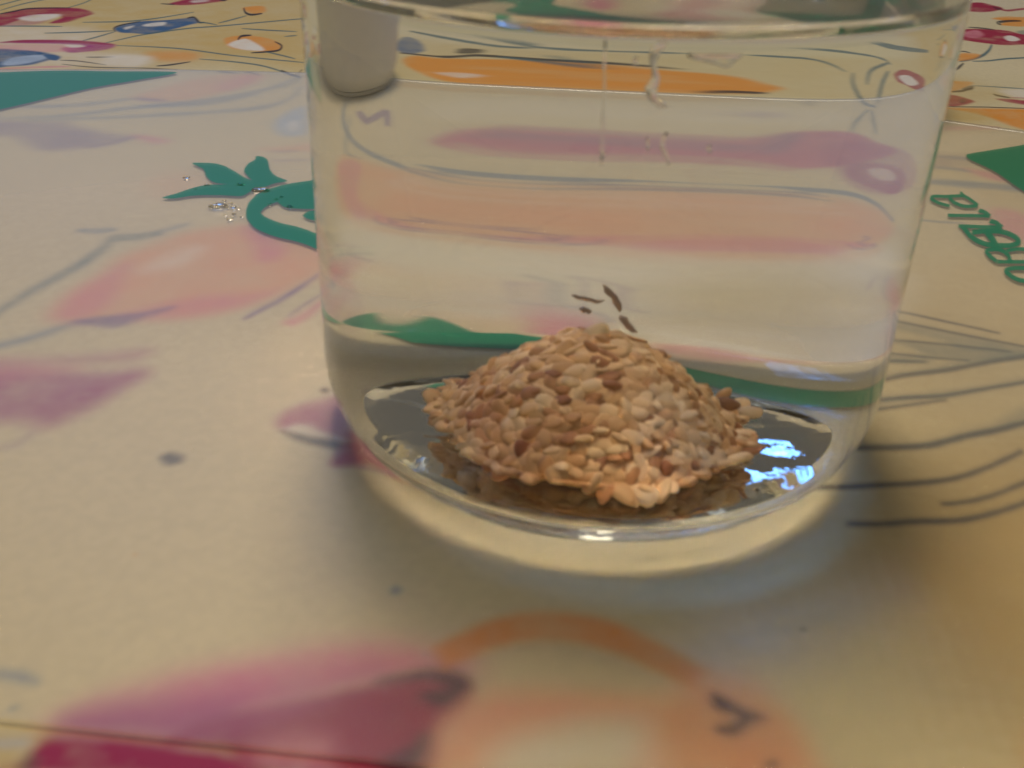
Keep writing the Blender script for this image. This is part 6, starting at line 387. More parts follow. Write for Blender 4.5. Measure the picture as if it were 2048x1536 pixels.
mn 1 0.015 -8.56,8.53 -8.54,8.56 -8.49,8.58 -8.41,8.59 -8.33,8.6 -8.25,8.61 -8.18,8.61 -8.13,8.6 -8.08,8.59 -8.03,8.57 -7.98,8.55 -7.93,8.52 -7.88,8.48 -7.81,8.44 -7.75,8.38 -7.68,8.31 -7.61,8.24 -7.54,8.18 -7.48,8.12 -7.43,8.06 -7.38,8.01 -7.33,7.96 -7.29,7.92 -7.25,7.87 -7.2,7.83 -7.15,7.79 -7.1,7.75 -7.05,7.71 -7,7.68 -6.95,7.64 -6.91,7.61 -6.87,7.56 -6.83,7.52 -6.79,7.47 -6.76,7.43 -6.74,7.39 -6.74,7.37 -6.76,7.34 -6.79,7.33 -6.82,7.33 -6.86,7.34 -6.9,7.34 -6.95,7.34 -7.01,7.35 -7.07,7.35 -7.14,7.36 -7.2,7.37 -7.27,7.38 -7.33,7.38 -7.39,7.38 -7.46,7.38 -7.52,7.39 -7.58,7.4 -7.64,7.42 -7.69,7.45 -7.74,7.49 -7.78,7.53 -7.83,7.58 -7.87,7.64 -7.92,7.7 -7.97,7.77 -8.02,7.86 -8.06,7.95 -8.11,8.05 -8.16,8.14 -8.21,8.22 -8.28,8.28 -8.35,8.34 -8.43,8.4 -8.5,8.45 -8.54,8.49
mn 1 0.015 -7.37,8.25 -7.39,8.33 -7.41,8.41 -7.42,8.49 -7.43,8.57 -7.44,8.65 -7.44,8.71 -7.44,8.77 -7.43,8.81 -7.42,8.85 -7.41,8.89 -7.4,8.93 -7.4,8.97 -7.4,9.01 -7.41,9.06 -7.43,9.11 -7.44,9.15 -7.45,9.19 -7.45,9.22 -7.43,9.24 -7.41,9.24 -7.38,9.24 -7.35,9.24 -7.32,9.22 -7.29,9.2 -7.26,9.18 -7.23,9.15 -7.2,9.11 -7.17,9.07 -7.14,9.02 -7.11,8.96 -7.08,8.89 -7.05,8.8 -7.01,8.72 -6.98,8.62 -6.94,8.54 -6.91,8.45 -6.87,8.38 -6.82,8.3 -6.78,8.23 -6.74,8.16 -6.69,8.1 -6.64,8.04 -6.59,7.99 -6.52,7.94 -6.46,7.89 -6.4,7.85 -6.35,7.81 -6.33,7.78 -6.33,7.74 -6.35,7.71 -6.39,7.69 -6.44,7.66 -6.48,7.63 -6.51,7.59 -6.54,7.55 -6.57,7.49 -6.59,7.44 -6.62,7.38 -6.64,7.34 -6.67,7.33 -6.7,7.33 -6.73,7.34 -6.76,7.37 -6.8,7.41 -6.83,7.46 -6.87,7.5 -6.91,7.56 -6.96,7.62 -7.01,7.69 -7.06,7.76 -7.11,7.83 -7.15,7.89 -7.19,7.95 -7.23,8.01 -7.27,8.07 -7.31,8.13 -7.34,8.19
mn 1 0.015 -8.29,6.44 -8.28,6.47 -8.26,6.5 -8.23,6.55 -8.2,6.6 -8.16,6.65 -8.13,6.7 -8.1,6.76 -8.08,6.81 -8.05,6.87 -8.02,6.93 -7.99,6.99 -7.96,7.04 -7.93,7.09 -7.9,7.13 -7.87,7.17 -7.84,7.2 -7.8,7.24 -7.77,7.26 -7.73,7.28 -7.69,7.3 -7.65,7.31 -7.61,7.31 -7.56,7.32 -7.51,7.33 -7.47,7.35 -7.42,7.37 -7.37,7.4 -7.32,7.42 -7.26,7.44 -7.2,7.44 -7.13,7.44 -7.04,7.44 -6.94,7.43 -6.86,7.41 -6.78,7.39 -6.74,7.37 -6.72,7.33 -6.72,7.29 -6.74,7.24 -6.77,7.19 -6.8,7.14 -6.81,7.09 -6.82,7.04 -6.83,6.98 -6.84,6.92 -6.84,6.86 -6.86,6.82 -6.88,6.78 -6.91,6.76 -6.95,6.75 -6.99,6.75 -7.03,6.75 -7.08,6.75 -7.12,6.75 -7.16,6.75 -7.2,6.75 -7.24,6.75 -7.28,6.75 -7.32,6.74 -7.37,6.73 -7.43,6.72 -7.5,6.71 -7.57,6.7 -7.64,6.68 -7.7,6.66 -7.76,6.64 -7.82,6.61 -7.86,6.58 -7.91,6.54 -7.95,6.5 -7.99,6.47 -8.02,6.44 -8.06,6.43 -8.08,6.42 -8.11,6.41 -8.13,6.4 -8.15,6.4 -8.18,6.4 -8.2,6.4 -8.23,6.4 -8.25,6.4 -8.27,6.41
mn 1 0.02 -5.74,7.99 -5.8,7.94 -5.89,7.88 -5.98,7.81 -6.08,7.74 -6.16,7.68 -6.23,7.62 -6.28,7.56 -6.34,7.51 -6.39,7.45 -6.43,7.38 -6.48,7.31 -6.52,7.23 -6.56,7.15 -6.59,7.06 -6.62,6.95 -6.64,6.83 -6.64,6.71 -6.64,6.57 -6.63,6.41 -6.59,6.24 -6.55,6.07 -6.49,5.89 -6.42,5.7 -6.32,5.53 -6.22,5.38 -6.13,5.26 -6.03,5.16 -5.93,5.08 -5.83,5.01 -5.73,4.94 -5.61,4.88 -5.5,4.83 -5.38,4.79 -5.27,4.75 -5.17,4.71 -5.08,4.66 -4.98,4.6 -4.89,4.54 -4.81,4.48 -4.76,4.44 -4.83,5.01 -4.88,5.05 -4.96,5.12 -5.06,5.19 -5.17,5.27 -5.29,5.34 -5.4,5.4 -5.53,5.45 -5.65,5.49 -5.76,5.54 -5.86,5.6 -5.95,5.66 -6.03,5.72 -6.11,5.79 -6.17,5.86 -6.21,5.91 -6.23,5.94 -6.24,5.96 -6.25,5.99 -6.25,6.02 -6.26,6.05 -6.26,6.1 -6.26,6.16 -6.26,6.23 -6.25,6.3 -6.23,6.36 -6.21,6.43 -6.18,6.49 -6.14,6.56 -6.1,6.62 -6.06,6.68 -6.02,6.73 -5.98,6.78 -5.93,6.83 -5.87,6.89 -5.79,6.95 -5.71,7.02 -5.61,7.1 -5.54,7.16 -5.48,7.2
mn 1 0.02 -6.17,6.72 -6.17,6.79 -6.17,6.85 -6.16,6.93 -6.14,7 -6.11,7.07 -6.07,7.15 -6.01,7.23 -5.94,7.32 -5.85,7.42 -5.76,7.51 -5.68,7.57 -5.61,7.59 -5.55,7.56 -5.51,7.5 -5.47,7.41 -5.43,7.3 -5.4,7.2 -5.37,7.09 -5.34,6.99 -5.31,6.87 -5.28,6.74 -5.26,6.62 -5.24,6.52 -5.24,6.44 -5.24,6.39 -5.25,6.36 -5.28,6.34 -5.3,6.33 -5.34,6.32 -5.38,6.31 -5.44,6.3 -5.51,6.29 -5.59,6.28 -5.67,6.28 -5.74,6.28 -5.8,6.29 -5.85,6.3 -5.89,6.31 -5.92,6.33 -5.95,6.36 -5.98,6.38 -6.01,6.42 -6.04,6.46 -6.08,6.5 -6.11,6.55 -6.14,6.61 -6.16,6.66
mn 1 0.02 -5.46,5.98 -5.46,6.01 -5.46,6.05 -5.45,6.1 -5.44,6.14 -5.42,6.17 -5.4,6.2 -5.37,6.22 -5.33,6.23 -5.29,6.24 -5.24,6.23 -5.2,6.22 -5.16,6.19 -5.13,6.13 -5.1,6.04 -5.07,5.94 -5.05,5.85 -5.03,5.77 -5.03,5.72 -5.04,5.69 -5.07,5.69 -5.11,5.7 -5.15,5.72 -5.19,5.74 -5.22,5.76 -5.25,5.77 -5.28,5.78 -5.3,5.79 -5.32,5.81 -5.35,5.82 -5.37,5.84 -5.39,5.86 -5.41,5.88 -5.43,5.9 -5.44,5.92 -5.46,5.95
mn 1 0.03 7.82,12.12 7.83,12.16 7.85,12.19 7.87,12.22 7.9,12.25 7.95,12.28 8,12.32 8.08,12.38 8.17,12.44 8.27,12.5 8.38,12.58 8.5,12.65 8.62,12.73 8.72,12.8 8.81,12.85 8.9,12.91 9.02,12.99 9.19,13.1 9.44,13.28 9.84,13.67 10.4,14.3 11.04,15.01 11.66,15.58 12.11,15.79 12.27,15.42 12.06,14.27 11.6,12.61 11.05,10.87 10.53,9.34 10.09,8.17 9.77,7.47 9.54,7.2 9.32,7.17 9.13,7.32 8.94,7.57 8.77,7.86 8.63,8.09 8.53,8.3 8.45,8.56 8.4,8.86 8.35,9.16 8.32,9.46 8.28,9.73 8.24,9.97 8.2,10.2 8.18,10.42 8.15,10.62 8.13,10.82 8.09,10.99 8.05,11.16 8,11.31 7.95,11.44 7.9,11.56 7.86,11.67 7.82,11.77 7.81,11.85 7.8,11.92 7.79,11.98 7.8,12.03 7.81,12.07
mn 1 0.015 6.55,8.64 6.52,8.66 6.49,8.68 6.47,8.7 6.45,8.71 6.43,8.73 6.42,8.75 6.4,8.77 6.38,8.79 6.37,8.82 6.35,8.85 6.33,8.89 6.32,8.93 6.31,8.97 6.34,9 6.37,9.01 6.41,9.01 6.46,9.02 6.51,9.02 6.56,9.02 6.6,9.03 6.64,9.05 6.68,9.06 6.71,9.07 6.75,9.08 6.79,9.1 6.83,9.11 6.87,9.12 6.9,9.13 6.93,9.12 6.95,9.09 6.96,9.04 6.98,8.99 6.99,8.92 7,8.87 7.01,8.81 7.02,8.75 7.03,8.69 7.04,8.64 7.04,8.61 7.12,8.76 7.11,8.79 7.11,8.84 7.1,8.9 7.09,8.97 7.08,9.03 7.07,9.09 7.06,9.15 7.04,9.21 7.02,9.27 7,9.31 6.96,9.32 6.92,9.32 6.88,9.31 6.84,9.29 6.8,9.28 6.76,9.27 6.72,9.26 6.69,9.24 6.65,9.23 6.61,9.22 6.56,9.21 6.51,9.21 6.46,9.21 6.42,9.2 6.38,9.19 6.34,9.16 6.3,9.11 6.27,9.04 6.24,8.95 6.23,8.87 6.23,8.81 6.25,8.76 6.26,8.72 6.28,8.68 6.3,8.64 6.31,8.61 6.33,8.59 6.35,8.57 6.37,8.55 6.39,8.54 6.41,8.52 6.43,8.5 6.46,8.49 6.48,8.47
mn 1 0.015 6.6,8.99 6.6,8.95 6.6,8.88 6.6,8.81 6.61,8.74 6.62,8.67 6.64,8.62 6.67,8.58 6.7,8.54 6.73,8.51 6.77,8.49 6.82,8.49 6.88,8.5 6.94,8.52 7,8.54 7.03,8.56 7.08,8.75 7.05,8.74 7,8.72 6.94,8.7 6.88,8.69 6.84,8.69 6.8,8.71 6.77,8.74 6.75,8.77 6.72,8.82 6.71,8.86 6.69,8.91 6.69,8.97 6.69,9.03 6.68,9.09 6.68,9.14
mn 1 0.015 6.93,9.41 6.93,9.39 6.93,9.36 6.93,9.33 6.93,9.3 6.93,9.27 6.93,9.24 6.93,9.21 6.94,9.17 6.94,9.15 7.01,9.25 7.01,9.27 7.01,9.3 7.01,9.33 7,9.37 7,9.4 7,9.43 7,9.46 7,9.49 7,9.52
mn 1 0.015 6.31,7.91 6.36,7.91 6.44,7.92 6.53,7.94 6.62,7.95 6.7,7.96 6.78,7.97 6.88,7.98 6.96,7.99 7.04,7.99 7.09,8 7.15,8.18 7.1,8.18 7.02,8.17 6.93,8.16 6.84,8.16 6.75,8.15 6.67,8.13 6.58,8.12 6.49,8.11 6.41,8.1 6.36,8.09
mn 1 0.015 7.17,8.18 7.17,8.21 7.16,8.26 7.16,8.31 7.15,8.37 7.13,8.41 7.12,8.45 7.1,8.47 7.08,8.49 7.06,8.5 6.96,8.29 6.99,8.26 7.01,8.25 7.03,8.22 7.04,8.2 7.05,8.17 7.05,8.12 7.06,8.07 7.07,8.03 7.07,8
mn 1 0.015 6.35,7.35 6.4,7.35 6.48,7.35 6.57,7.36 6.66,7.37 6.74,7.37 6.82,7.38 6.91,7.39 7,7.39 7.08,7.4 7.13,7.41 7.19,7.59 7.14,7.59 7.06,7.58 6.97,7.58 6.88,7.57 6.8,7.56 6.71,7.56 6.62,7.55 6.53,7.55 6.46,7.54 6.4,7.53
mn 1 0.015 7.21,7.59 7.21,7.63 7.2,7.68 7.2,7.74 7.19,7.81 7.18,7.86 7.16,7.89 7.14,7.91 7.11,7.93 7.09,7.94 6.99,7.71 7.02,7.68 7.05,7.67 7.06,7.65 7.08,7.63 7.08,7.6 7.09,7.55 7.09,7.5 7.1,7.45 7.1,7.42
mn 1 0.015 6.39,7.36 6.39,7.31 6.39,7.23 6.39,7.14 6.39,7.04 6.39,6.96 6.39,6.89 6.4,6.82 6.41,6.76 6.42,6.7 6.44,6.64 6.46,6.59 6.49,6.55 6.52,6.51 6.55,6.48 6.6,6.45 6.66,6.44 6.73,6.43 6.8,6.44 6.87,6.44 6.94,6.46 6.99,6.48 7.05,6.51 7.1,6.55 7.15,6.59 7.19,6.65 7.24,6.73 7.28,6.84 7.3,6.92 7.31,6.99 7.31,7.05 7.31,7.11 7.3,7.16 7.28,7.21 7.26,7.26 7.24,7.3 7.22,7.33 7.19,7.36 7.15,7.39 7.12,7.4 7.07,7.41 7.03,7.42 6.97,7.41 6.92,7.4 6.86,7.38 6.81,7.37 6.75,7.35 6.69,7.33 6.64,7.3 6.59,7.28 6.56,7.26 6.49,7.02 6.53,7.03 6.57,7.05 6.63,7.08 6.68,7.1 6.74,7.12 6.79,7.13 6.84,7.14 6.9,7.15 6.94,7.16 6.99,7.16 7.02,7.15 7.06,7.13 7.09,7.11 7.11,7.08 7.13,7.05 7.15,7.02 7.17,6.98 7.18,6.94 7.19,6.9 7.19,6.86 7.19,6.83 7.19,6.81 7.2,6.83 7.18,6.81 7.15,6.78 7.11,6.75 7.06,6.72 7.01,6.7 6.95,6.69 6.88,6.68 6.81,6.68 6.74,6.68 6.68,6.69 6.64,6.71 6.61,6.74 6.59,6.78 6.57,6.82 6.55,6.86 6.53,6.91 6.52,6.96 6.51,7.02 6.51,7.08 6.5,7.14 6.5,7.22 6.5,7.3 6.5,7.39 6.5,7.47 6.5,7.53
mn 1 0.015 6.74,7.13 6.73,7.08 6.73,7.02 6.73,6.95 6.73,6.88 6.72,6.82 6.72,6.76 6.71,6.69 6.71,6.62 6.71,6.57 6.7,6.53 6.84,6.7 6.85,6.74 6.85,6.8 6.86,6.87 6.87,6.94 6.87,7.02 6.87,7.09 6.88,7.16 6.88,7.23 6.88,7.29 6.88,7.33
mn 1 0.015 6.52,5.69 6.56,5.7 6.62,5.71 6.68,5.72 6.76,5.73 6.83,5.74 6.92,5.75 7.02,5.77 7.12,5.78 7.2,5.8 7.26,5.81 7.32,5.98 7.26,5.97 7.17,5.95 7.07,5.94 6.97,5.92 6.89,5.91 6.81,5.9 6.74,5.88 6.67,5.87 6.61,5.87 6.57,5.86
mn 1 0.015 6.58,5.85 6.58,5.89 6.57,5.95 6.56,6.02 6.55,6.08 6.55,6.13 6.54,6.17 6.54,6.21 6.55,6.23 6.54,6.21 6.55,6.22 6.58,6.23 6.6,6.24 6.62,6.25 6.65,6.26 6.68,6.27 6.71,6.26 6.73,6.25 6.75,6.23 6.76,6.2 6.78,6.16 6.78,6.11 6.79,6.07 6.79,6.03 6.78,5.97 6.76,5.9 6.75,5.84 6.74,5.8 6.82,5.86 6.83,5.9 6.84,5.97 6.86,6.04 6.87,6.13 6.88,6.2 6.87,6.26 6.86,6.32 6.85,6.37 6.83,6.41 6.81,6.44 6.78,6.46 6.75,6.46 6.71,6.46 6.68,6.45 6.65,6.44 6.62,6.42 6.59,6.4 6.56,6.38 6.53,6.34 6.5,6.28 6.47,6.2 6.46,6.13 6.46,6.09 6.46,6.04 6.46,5.99 6.46,5.94 6.47,5.87 6.49,5.8 6.5,5.74 6.5,5.7
mn 1 0.015 6.84,6.22 6.86,6.24 6.89,6.26 6.93,6.28 6.96,6.3 7,6.32 7.04,6.34 7.08,6.35 7.11,6.36 7.15,6.36 7.18,6.35 7.21,6.33 7.24,6.3 7.26,6.26 7.28,6.21 7.29,6.17 7.29,6.12 7.28,6.05 7.27,5.98 7.25,5.91 7.24,5.86 7.32,5.93 7.33,5.98 7.34,6.05 7.36,6.13 7.37,6.22 7.37,6.3 7.36,6.36 7.34,6.42 7.31,6.46 7.28,6.5 7.25,6.52 7.21,6.54 7.17,6.53 7.13,6.52 7.09,6.51 7.05,6.49 7.01,6.47 6.97,6.45 6.93,6.42 6.9,6.39 6.88,6.38
mn 1 0.015 7.06,5.66 7.03,5.66 6.97,5.66 6.91,5.65 6.85,5.64 6.8,5.63 6.76,5.62 6.72,5.6 6.68,5.58 6.65,5.56 6.61,5.53 6.58,5.48 6.54,5.4 6.53,5.33 6.52,5.29 6.52,5.25 6.52,5.21 6.53,5.17 6.54,5.12 6.55,5.08 6.56,5.04 6.58,5.01 6.6,4.98 6.62,4.95 6.65,4.93 6.69,4.92 6.72,4.91 6.77,4.91 6.81,4.92 6.86,4.93 6.9,4.95 6.95,4.98 7,5.02 7.05,5.06 7.1,5.12 7.15,5.18 7.19,5.27 7.22,5.36 7.23,5.43 7.24,5.5 7.23,5.55 7.2,5.59 7.17,5.61 7.13,5.63 7.09,5.65 7.07,5.66 6.99,5.48 7.02,5.47 7.05,5.45 7.09,5.43 7.12,5.41 7.14,5.38 7.14,5.35 7.14,5.32 7.13,5.3 7.11,5.26 7.08,5.22 7.04,5.19 6.99,5.15 6.95,5.13 6.91,5.11 6.87,5.1 6.83,5.09 6.79,5.09 6.76,5.1 6.73,5.11 6.7,5.13 6.68,5.15 6.66,5.18 6.65,5.21 6.63,5.24 6.63,5.28 6.62,5.31 6.62,5.35 6.62,5.38 6.62,5.4 6.6,5.38 6.64,5.4 6.67,5.42 6.7,5.43 6.74,5.45 6.79,5.46 6.85,5.46 6.91,5.47 6.96,5.48 7,5.48
cy 0.35 0.6 10.27,20.33 8.59,21.89 6.63,22.83 4.82,23.26 3.37,23.17 2.33,23 1.58,22.8 1.06,22.78 0.67,22.81 0.38,22.77 0.18,22.79 0.02,22.8 -0.14,22.81 -0.32,22.89 -0.59,22.97 -1,23.1 -1.56,23.11 -2.3,23.1 -3.16,22.92 -4.12,22.77 -5.15,22.43 -6.23,22.05 -7.26,21.52 -8.16,20.89 -8.8,19.99 -9.11,19.01 -9.26,17.89 -8.91,17.01 -7.82,16.68 -6.35,16.88 -4.62,17.19 -2.96,17.58 -1.69,17.73 -0.86,17.79 -0.38,17.78 -0.15,17.72 -0.05,17.57 0.01,17.49 0.06,17.35 0.14,17.26 0.28,17.18 0.5,17.04 0.79,16.95 1.16,16.84 1.58,16.62 2.06,16.37 2.6,16.15 3.25,16.02 4.01,16.06 5.13,16.31 6.65,16.63 8.4,17.05 10.06,17.64 10.94,18.6
co 1 0.15 2.31,19.66 2.38,19.9 2.39,20.03 2.37,20.18 2.33,20.34 2.27,20.51 2.16,20.56 2.08,20.68 1.97,20.65 1.85,20.64 1.71,20.64 1.54,20.59 1.36,20.61 1.18,20.71 0.98,20.76 0.81,20.87 0.65,20.91 0.52,21.02 0.4,20.99 0.31,21.02 0.23,21.06 0.15,21.03 0.09,21 0.04,20.96 -0,20.91 -0.04,20.9 -0.06,20.82 -0.08,20.73 -0.1,20.7 -0.13,20.61 -0.16,20.53 -0.19,20.52 -0.24,20.45 -0.29,20.45 -0.35,20.39 -0.4,20.32 -0.46,20.24 -0.51,20.15 -0.56,20.06 -0.6,19.91 -0.64,19.75 -0.68,19.65 -0.72,19.49 -0.76,19.39 -0.81,19.3 -0.86,19.2 -0.89,19.09 -0.91,18.98 -0.9,18.87 -0.87,18.81 -0.8,18.68 -0.73,18.55 -0.66,18.42 -0.58,18.34 -0.51,18.21 -0.46,18.18 -0.4,18.15 -0.35,18.11 -0.29,18.07 -0.24,18.03 -0.2,17.98 -0.16,17.98 -0.11,17.91 -0.08,17.9 -0.05,17.88 -0.03,17.86 -0,17.79 0.02,17.82 0.04,17.79 0.07,17.76 0.11,17.78 0.16,17.75 0.21,17.72 0.27,17.76 0.35,17.73 0.43,17.72 0.52,17.7 0.62,17.74 0.72,17.73 0.85,17.83 0.96,17.88 1.08,17.98 1.2,18.1 1.32,18.22 1.44,18.34 1.6,18.57 1.76,18.74 1.92,18.98 2.09,19.23 2.22,19.49
cw 0.7 0.12 1.28,18.73 1.27,18.8 1.21,18.84 1.13,18.88 1.05,18.92 0.97,18.97 0.9,18.95 0.85,18.98 0.78,18.96 0.72,18.94 0.67,18.91 0.63,18.81 0.61,18.77 0.65,18.68 0.68,18.53 0.73,18.5 0.78,18.4 0.83,18.37 0.9,18.39 0.99,18.46 1.08,18.53 1.17,18.6 1.25,18.69
cy 0.8 0.1 2.63,17.25 2.35,17.33 2,17.39 1.64,17.39 1.32,17.38 1.05,17.36 0.83,17.31 0.68,17.36 0.54,17.34 0.43,17.37 0.34,17.4 0.26,17.43 0.19,17.41 0.14,17.43 0.1,17.46 0.07,17.43 0.04,17.45 0.02,17.48 -0,17.47 -0.03,17.52 -0.08,17.6 -0.15,17.62 -0.25,17.68 -0.36,17.72 -0.47,17.67 -0.55,17.65 -0.59,17.62 -0.61,17.57 -0.58,17.52 -0.53,17.45 -0.44,17.36 -0.34,17.35 -0.22,17.26 -0.13,17.2 -0.07,17.13 -0.03,17.06 -0,17.01 0.02,17.02 0.03,16.99 0.06,16.96 0.08,16.99 0.12,16.97 0.16,16.94 0.23,16.97 0.3,16.94 0.38,16.86 0.49,16.87 0.62,16.84 0.76,16.79 0.97,16.84 1.22,16.81 1.52,16.82 1.88,16.81 2.22,16.81 2.51,16.77 2.75,16.83 2.9,16.86 2.98,16.95 2.96,17.07 2.83,17.14
cd 0.9 0.05 -0.2,18.03 -0.23,18.07 -0.26,18.09 -0.29,18.12 -0.33,18.2 -0.38,18.19 -0.45,18.23 -0.52,18.21 -0.6,18.24 -0.66,18.26 -0.68,18.43 -0.62,18.46 -0.55,18.49 -0.47,18.5 -0.4,18.52 -0.35,18.48 -0.31,18.45 -0.28,18.42 -0.25,18.34 -0.22,18.27 -0.21,18.19
cd 0.9 0.06 2.65,20.69 2.42,20.72 2.13,20.72 1.85,20.71 1.59,20.7 1.39,20.66 1.26,20.73 1.16,20.86 1.07,20.98 0.98,21.11 0.89,21.17 0.78,21.17 0.69,21.16 0.6,21.16 0.5,21.11 0.4,21.06 0.3,21.03 0.2,21.02 0.12,21.01 0.05,21 -0,20.97 -0.05,20.93 -0.1,20.87 -0.14,20.81 -0.17,20.8 -0.2,20.71 -0.21,20.91 -0.18,20.93 -0.14,21.01 -0.1,21.13 -0.05,21.19 -0,21.3 0.06,21.33 0.13,21.35 0.22,21.35 0.31,21.37 0.42,21.4 0.52,21.44 0.61,21.44 0.71,21.5 0.81,21.5 0.92,21.51 1.02,21.44 1.11,21.32 1.2,21.19 1.3,21.06 1.43,21 1.62,20.9 1.87,20.92 2.17,20.92 2.47,20.92 2.68,20.9
ct 0.8 0.06 3.74,26.89 3.44,26.63 3.02,26.13 2.59,25.57 2.23,25.1 1.95,24.79 1.75,24.54 1.6,24.44 1.46,24.35 1.34,24.33 1.19,24.16 1.03,23.92 0.88,23.61 0.74,23.31 0.62,23.09 0.52,22.87 0.44,22.79 0.37,22.71 0.31,22.62 0.25,22.61 0.21,22.6 0.16,22.67 0.11,22.66 0.06,22.73 0.03,22.71 0,22.75 -0,22.98 0.03,22.93 0.07,22.95 0.11,22.96 0.16,22.89 0.21,22.97 0.27,22.98 0.32,22.99 0.38,23 0.45,23.08 0.53,23.24 0.64,23.47 0.76,23.7 0.91,24 1.06,24.32 1.23,24.56 1.36,24.66 1.51,24.75 1.63,24.77 1.79,24.87 1.98,25.04 2.26,25.45 2.63,25.93 3.03,26.42 3.46,26.82 3.78,27.18
ct 0.8 0.06 1.56,26.27 1.54,26.09 1.51,25.92 1.46,25.58 1.4,25.34 1.31,25.04 1.2,24.75 1.06,24.41 0.93,24.15 0.81,23.82 0.72,23.64 0.65,23.46 0.59,23.35 0.53,23.24 0.49,23.2 0.47,23.22 0.48,23.45 0.51,23.58 0.56,23.7 0.61,23.82 0.68,24.01 0.76,24.2 0.85,24.46 0.97,24.73 1.11,25.07 1.23,25.35 1.35,25.65 1.42,25.88 1.47,26.04 1.49,26.12 1.51,26.29 1.54,26.37
ct 0.8 0.06 1.06,26 0.93,25.91 0.78,25.83 0.63,25.69 0.48,25.46 0.38,25.39 0.29,25.23 0.22,25.06 0.15,24.97 0.08,24.81 0.01,24.75 -0.08,24.7 -0.19,24.67 -0.31,24.65 -0.46,24.63 -0.62,24.61 -0.83,24.58 -1.09,24.54 -1.42,24.42 -1.8,24.34 -2.2,24.15 -2.62,23.93 -3.04,23.69 -3.5,23.41 -3.91,23.11 -4.3,22.81 -4.57,22.43 -4.76,22.15 -4.83,21.91 -4.87,21.67 -4.94,21.5 -4.98,21.56 -4.97,21.79 -4.92,22.03 -4.84,22.36 -4.66,22.72 -4.37,23.02 -3.99,23.41 -3.55,23.71 -3.12,24.07 -2.67,24.32 -2.26,24.55 -1.85,24.74 -1.46,24.81 -1.13,24.95 -0.86,24.98 -0.65,25.01 -0.48,25.04 -0.32,25.06 -0.2,25.08 -0.09,25.11 0.01,25.16 0.09,25.22 0.16,25.3 0.23,25.48 0.3,25.57 0.38,25.65 0.5,25.8 0.64,25.95 0.8,26.1 0.95,26.17 1.08,26.27
ct 0.8 0.06 2.96,24.05 2.76,23.97 2.51,23.83 2.25,23.7 1.98,23.49 1.75,23.36 1.54,23.22 1.31,23.02 1.12,22.89 0.97,22.76 0.84,22.61 0.74,22.6 0.65,22.59 0.58,22.58 0.53,22.62 0.5,22.65 0.5,22.88 0.54,22.84 0.6,22.87 0.67,22.89 0.76,22.9 0.86,22.98 0.99,23.06 1.16,23.27 1.35,23.41 1.58,23.61 1.8,23.75 2.03,23.89 2.29,24.02 2.56,24.15 2.8,24.21 2.99,24.3
ct 0.8 0.06 0,22.83 -0.03,22.8 -0.05,22.76 -0.08,22.81 -0.11,22.77 -0.14,22.81 -0.17,22.78 -0.2,22.82 -0.23,22.86 -0.27,22.9 -0.31,22.94 -0.34,22.98 -0.35,23.06 -0.31,23.09 -0.28,23.12 -0.24,23.08 -0.21,23.11 -0.17,23.07 -0.14,23.11 -0.11,23.07 -0.08,23.03 -0.05,22.98 -0.03,22.94 -0,22.9
ct 0.8 0.06 -0.84,23.11 -0.96,23.02 -1.15,22.94 -1.42,22.87 -1.72,22.78 -1.99,22.59 -2.18,22.24 -2.32,21.9 -2.45,21.55 -2.54,21.21 -2.63,21 -2.66,21.06 -2.58,21.34 -2.5,21.75 -2.39,22.1 -2.23,22.52 -2.03,22.8 -1.77,23.07 -1.46,23.16 -1.18,23.24 -0.98,23.24 -0.85,23.18
ct 0.8 0.06 -2.63,25.12 -2.78,25.13 -3.01,25.21 -3.29,25.28 -3.6,25.34 -3.94,25.47 -4.25,25.52 -4.58,25.55 -4.93,25.57 -5.26,25.59 -5.5,25.62 -5.52,25.89 -5.3,25.94 -5.02,26 -4.66,25.98 -4.31,25.95 -4,25.9 -3.69,25.85 -3.37,25.78 -3.06,25.62 -2.81,25.46 -2.65,25.37
ct 0.8 0.06 -4.41,25.4 -4.55,25.12 -4.78,24.82 -5.06,24.41 -5.41,23.98 -5.83,23.68 -6.29,23.36 -6.9,22.95 -7.61,22.55 -8.31,22.11 -8.87,21.8 -9.05,22.16 -8.53,22.63 -7.84,23.15 -7.13,23.64 -6.56,24.05 -6.04,24.4 -5.67,24.77 -5.29,25.14 -4.98,25.47 -4.72,25.7 -4.52,25.83
ct 0.8 0.06 -4.88,21.97 -4.71,21.94 -4.44,21.86 -4.13,21.65 -3.89,21.49 -3.65,21.18 -3.47,20.81 -3.34,20.36 -3.23,19.93 -3.16,19.56 -3.11,19.32 -3.16,19.25 -3.23,19.48 -3.35,19.84 -3.45,20.21 -3.57,20.58 -3.7,20.83 -3.88,21.06 -4.14,21.28 -4.41,21.43 -4.66,21.58 -4.86,21.75
ct 0.8 0.06 -4.57,20.81 -4.44,20.64 -4.28,20.34 -4.11,19.98 -3.92,19.63 -3.77,19.22 -3.61,18.76 -3.45,18.26 -3.28,17.72 -3.17,17.35 -3.1,17.04 -3.16,16.96 -3.26,17.21 -3.41,17.63 -3.6,18.1 -3.76,18.6 -3.91,18.99 -4.09,19.39 -4.23,19.74 -4.41,20.09 -4.56,20.46 -4.65,20.71
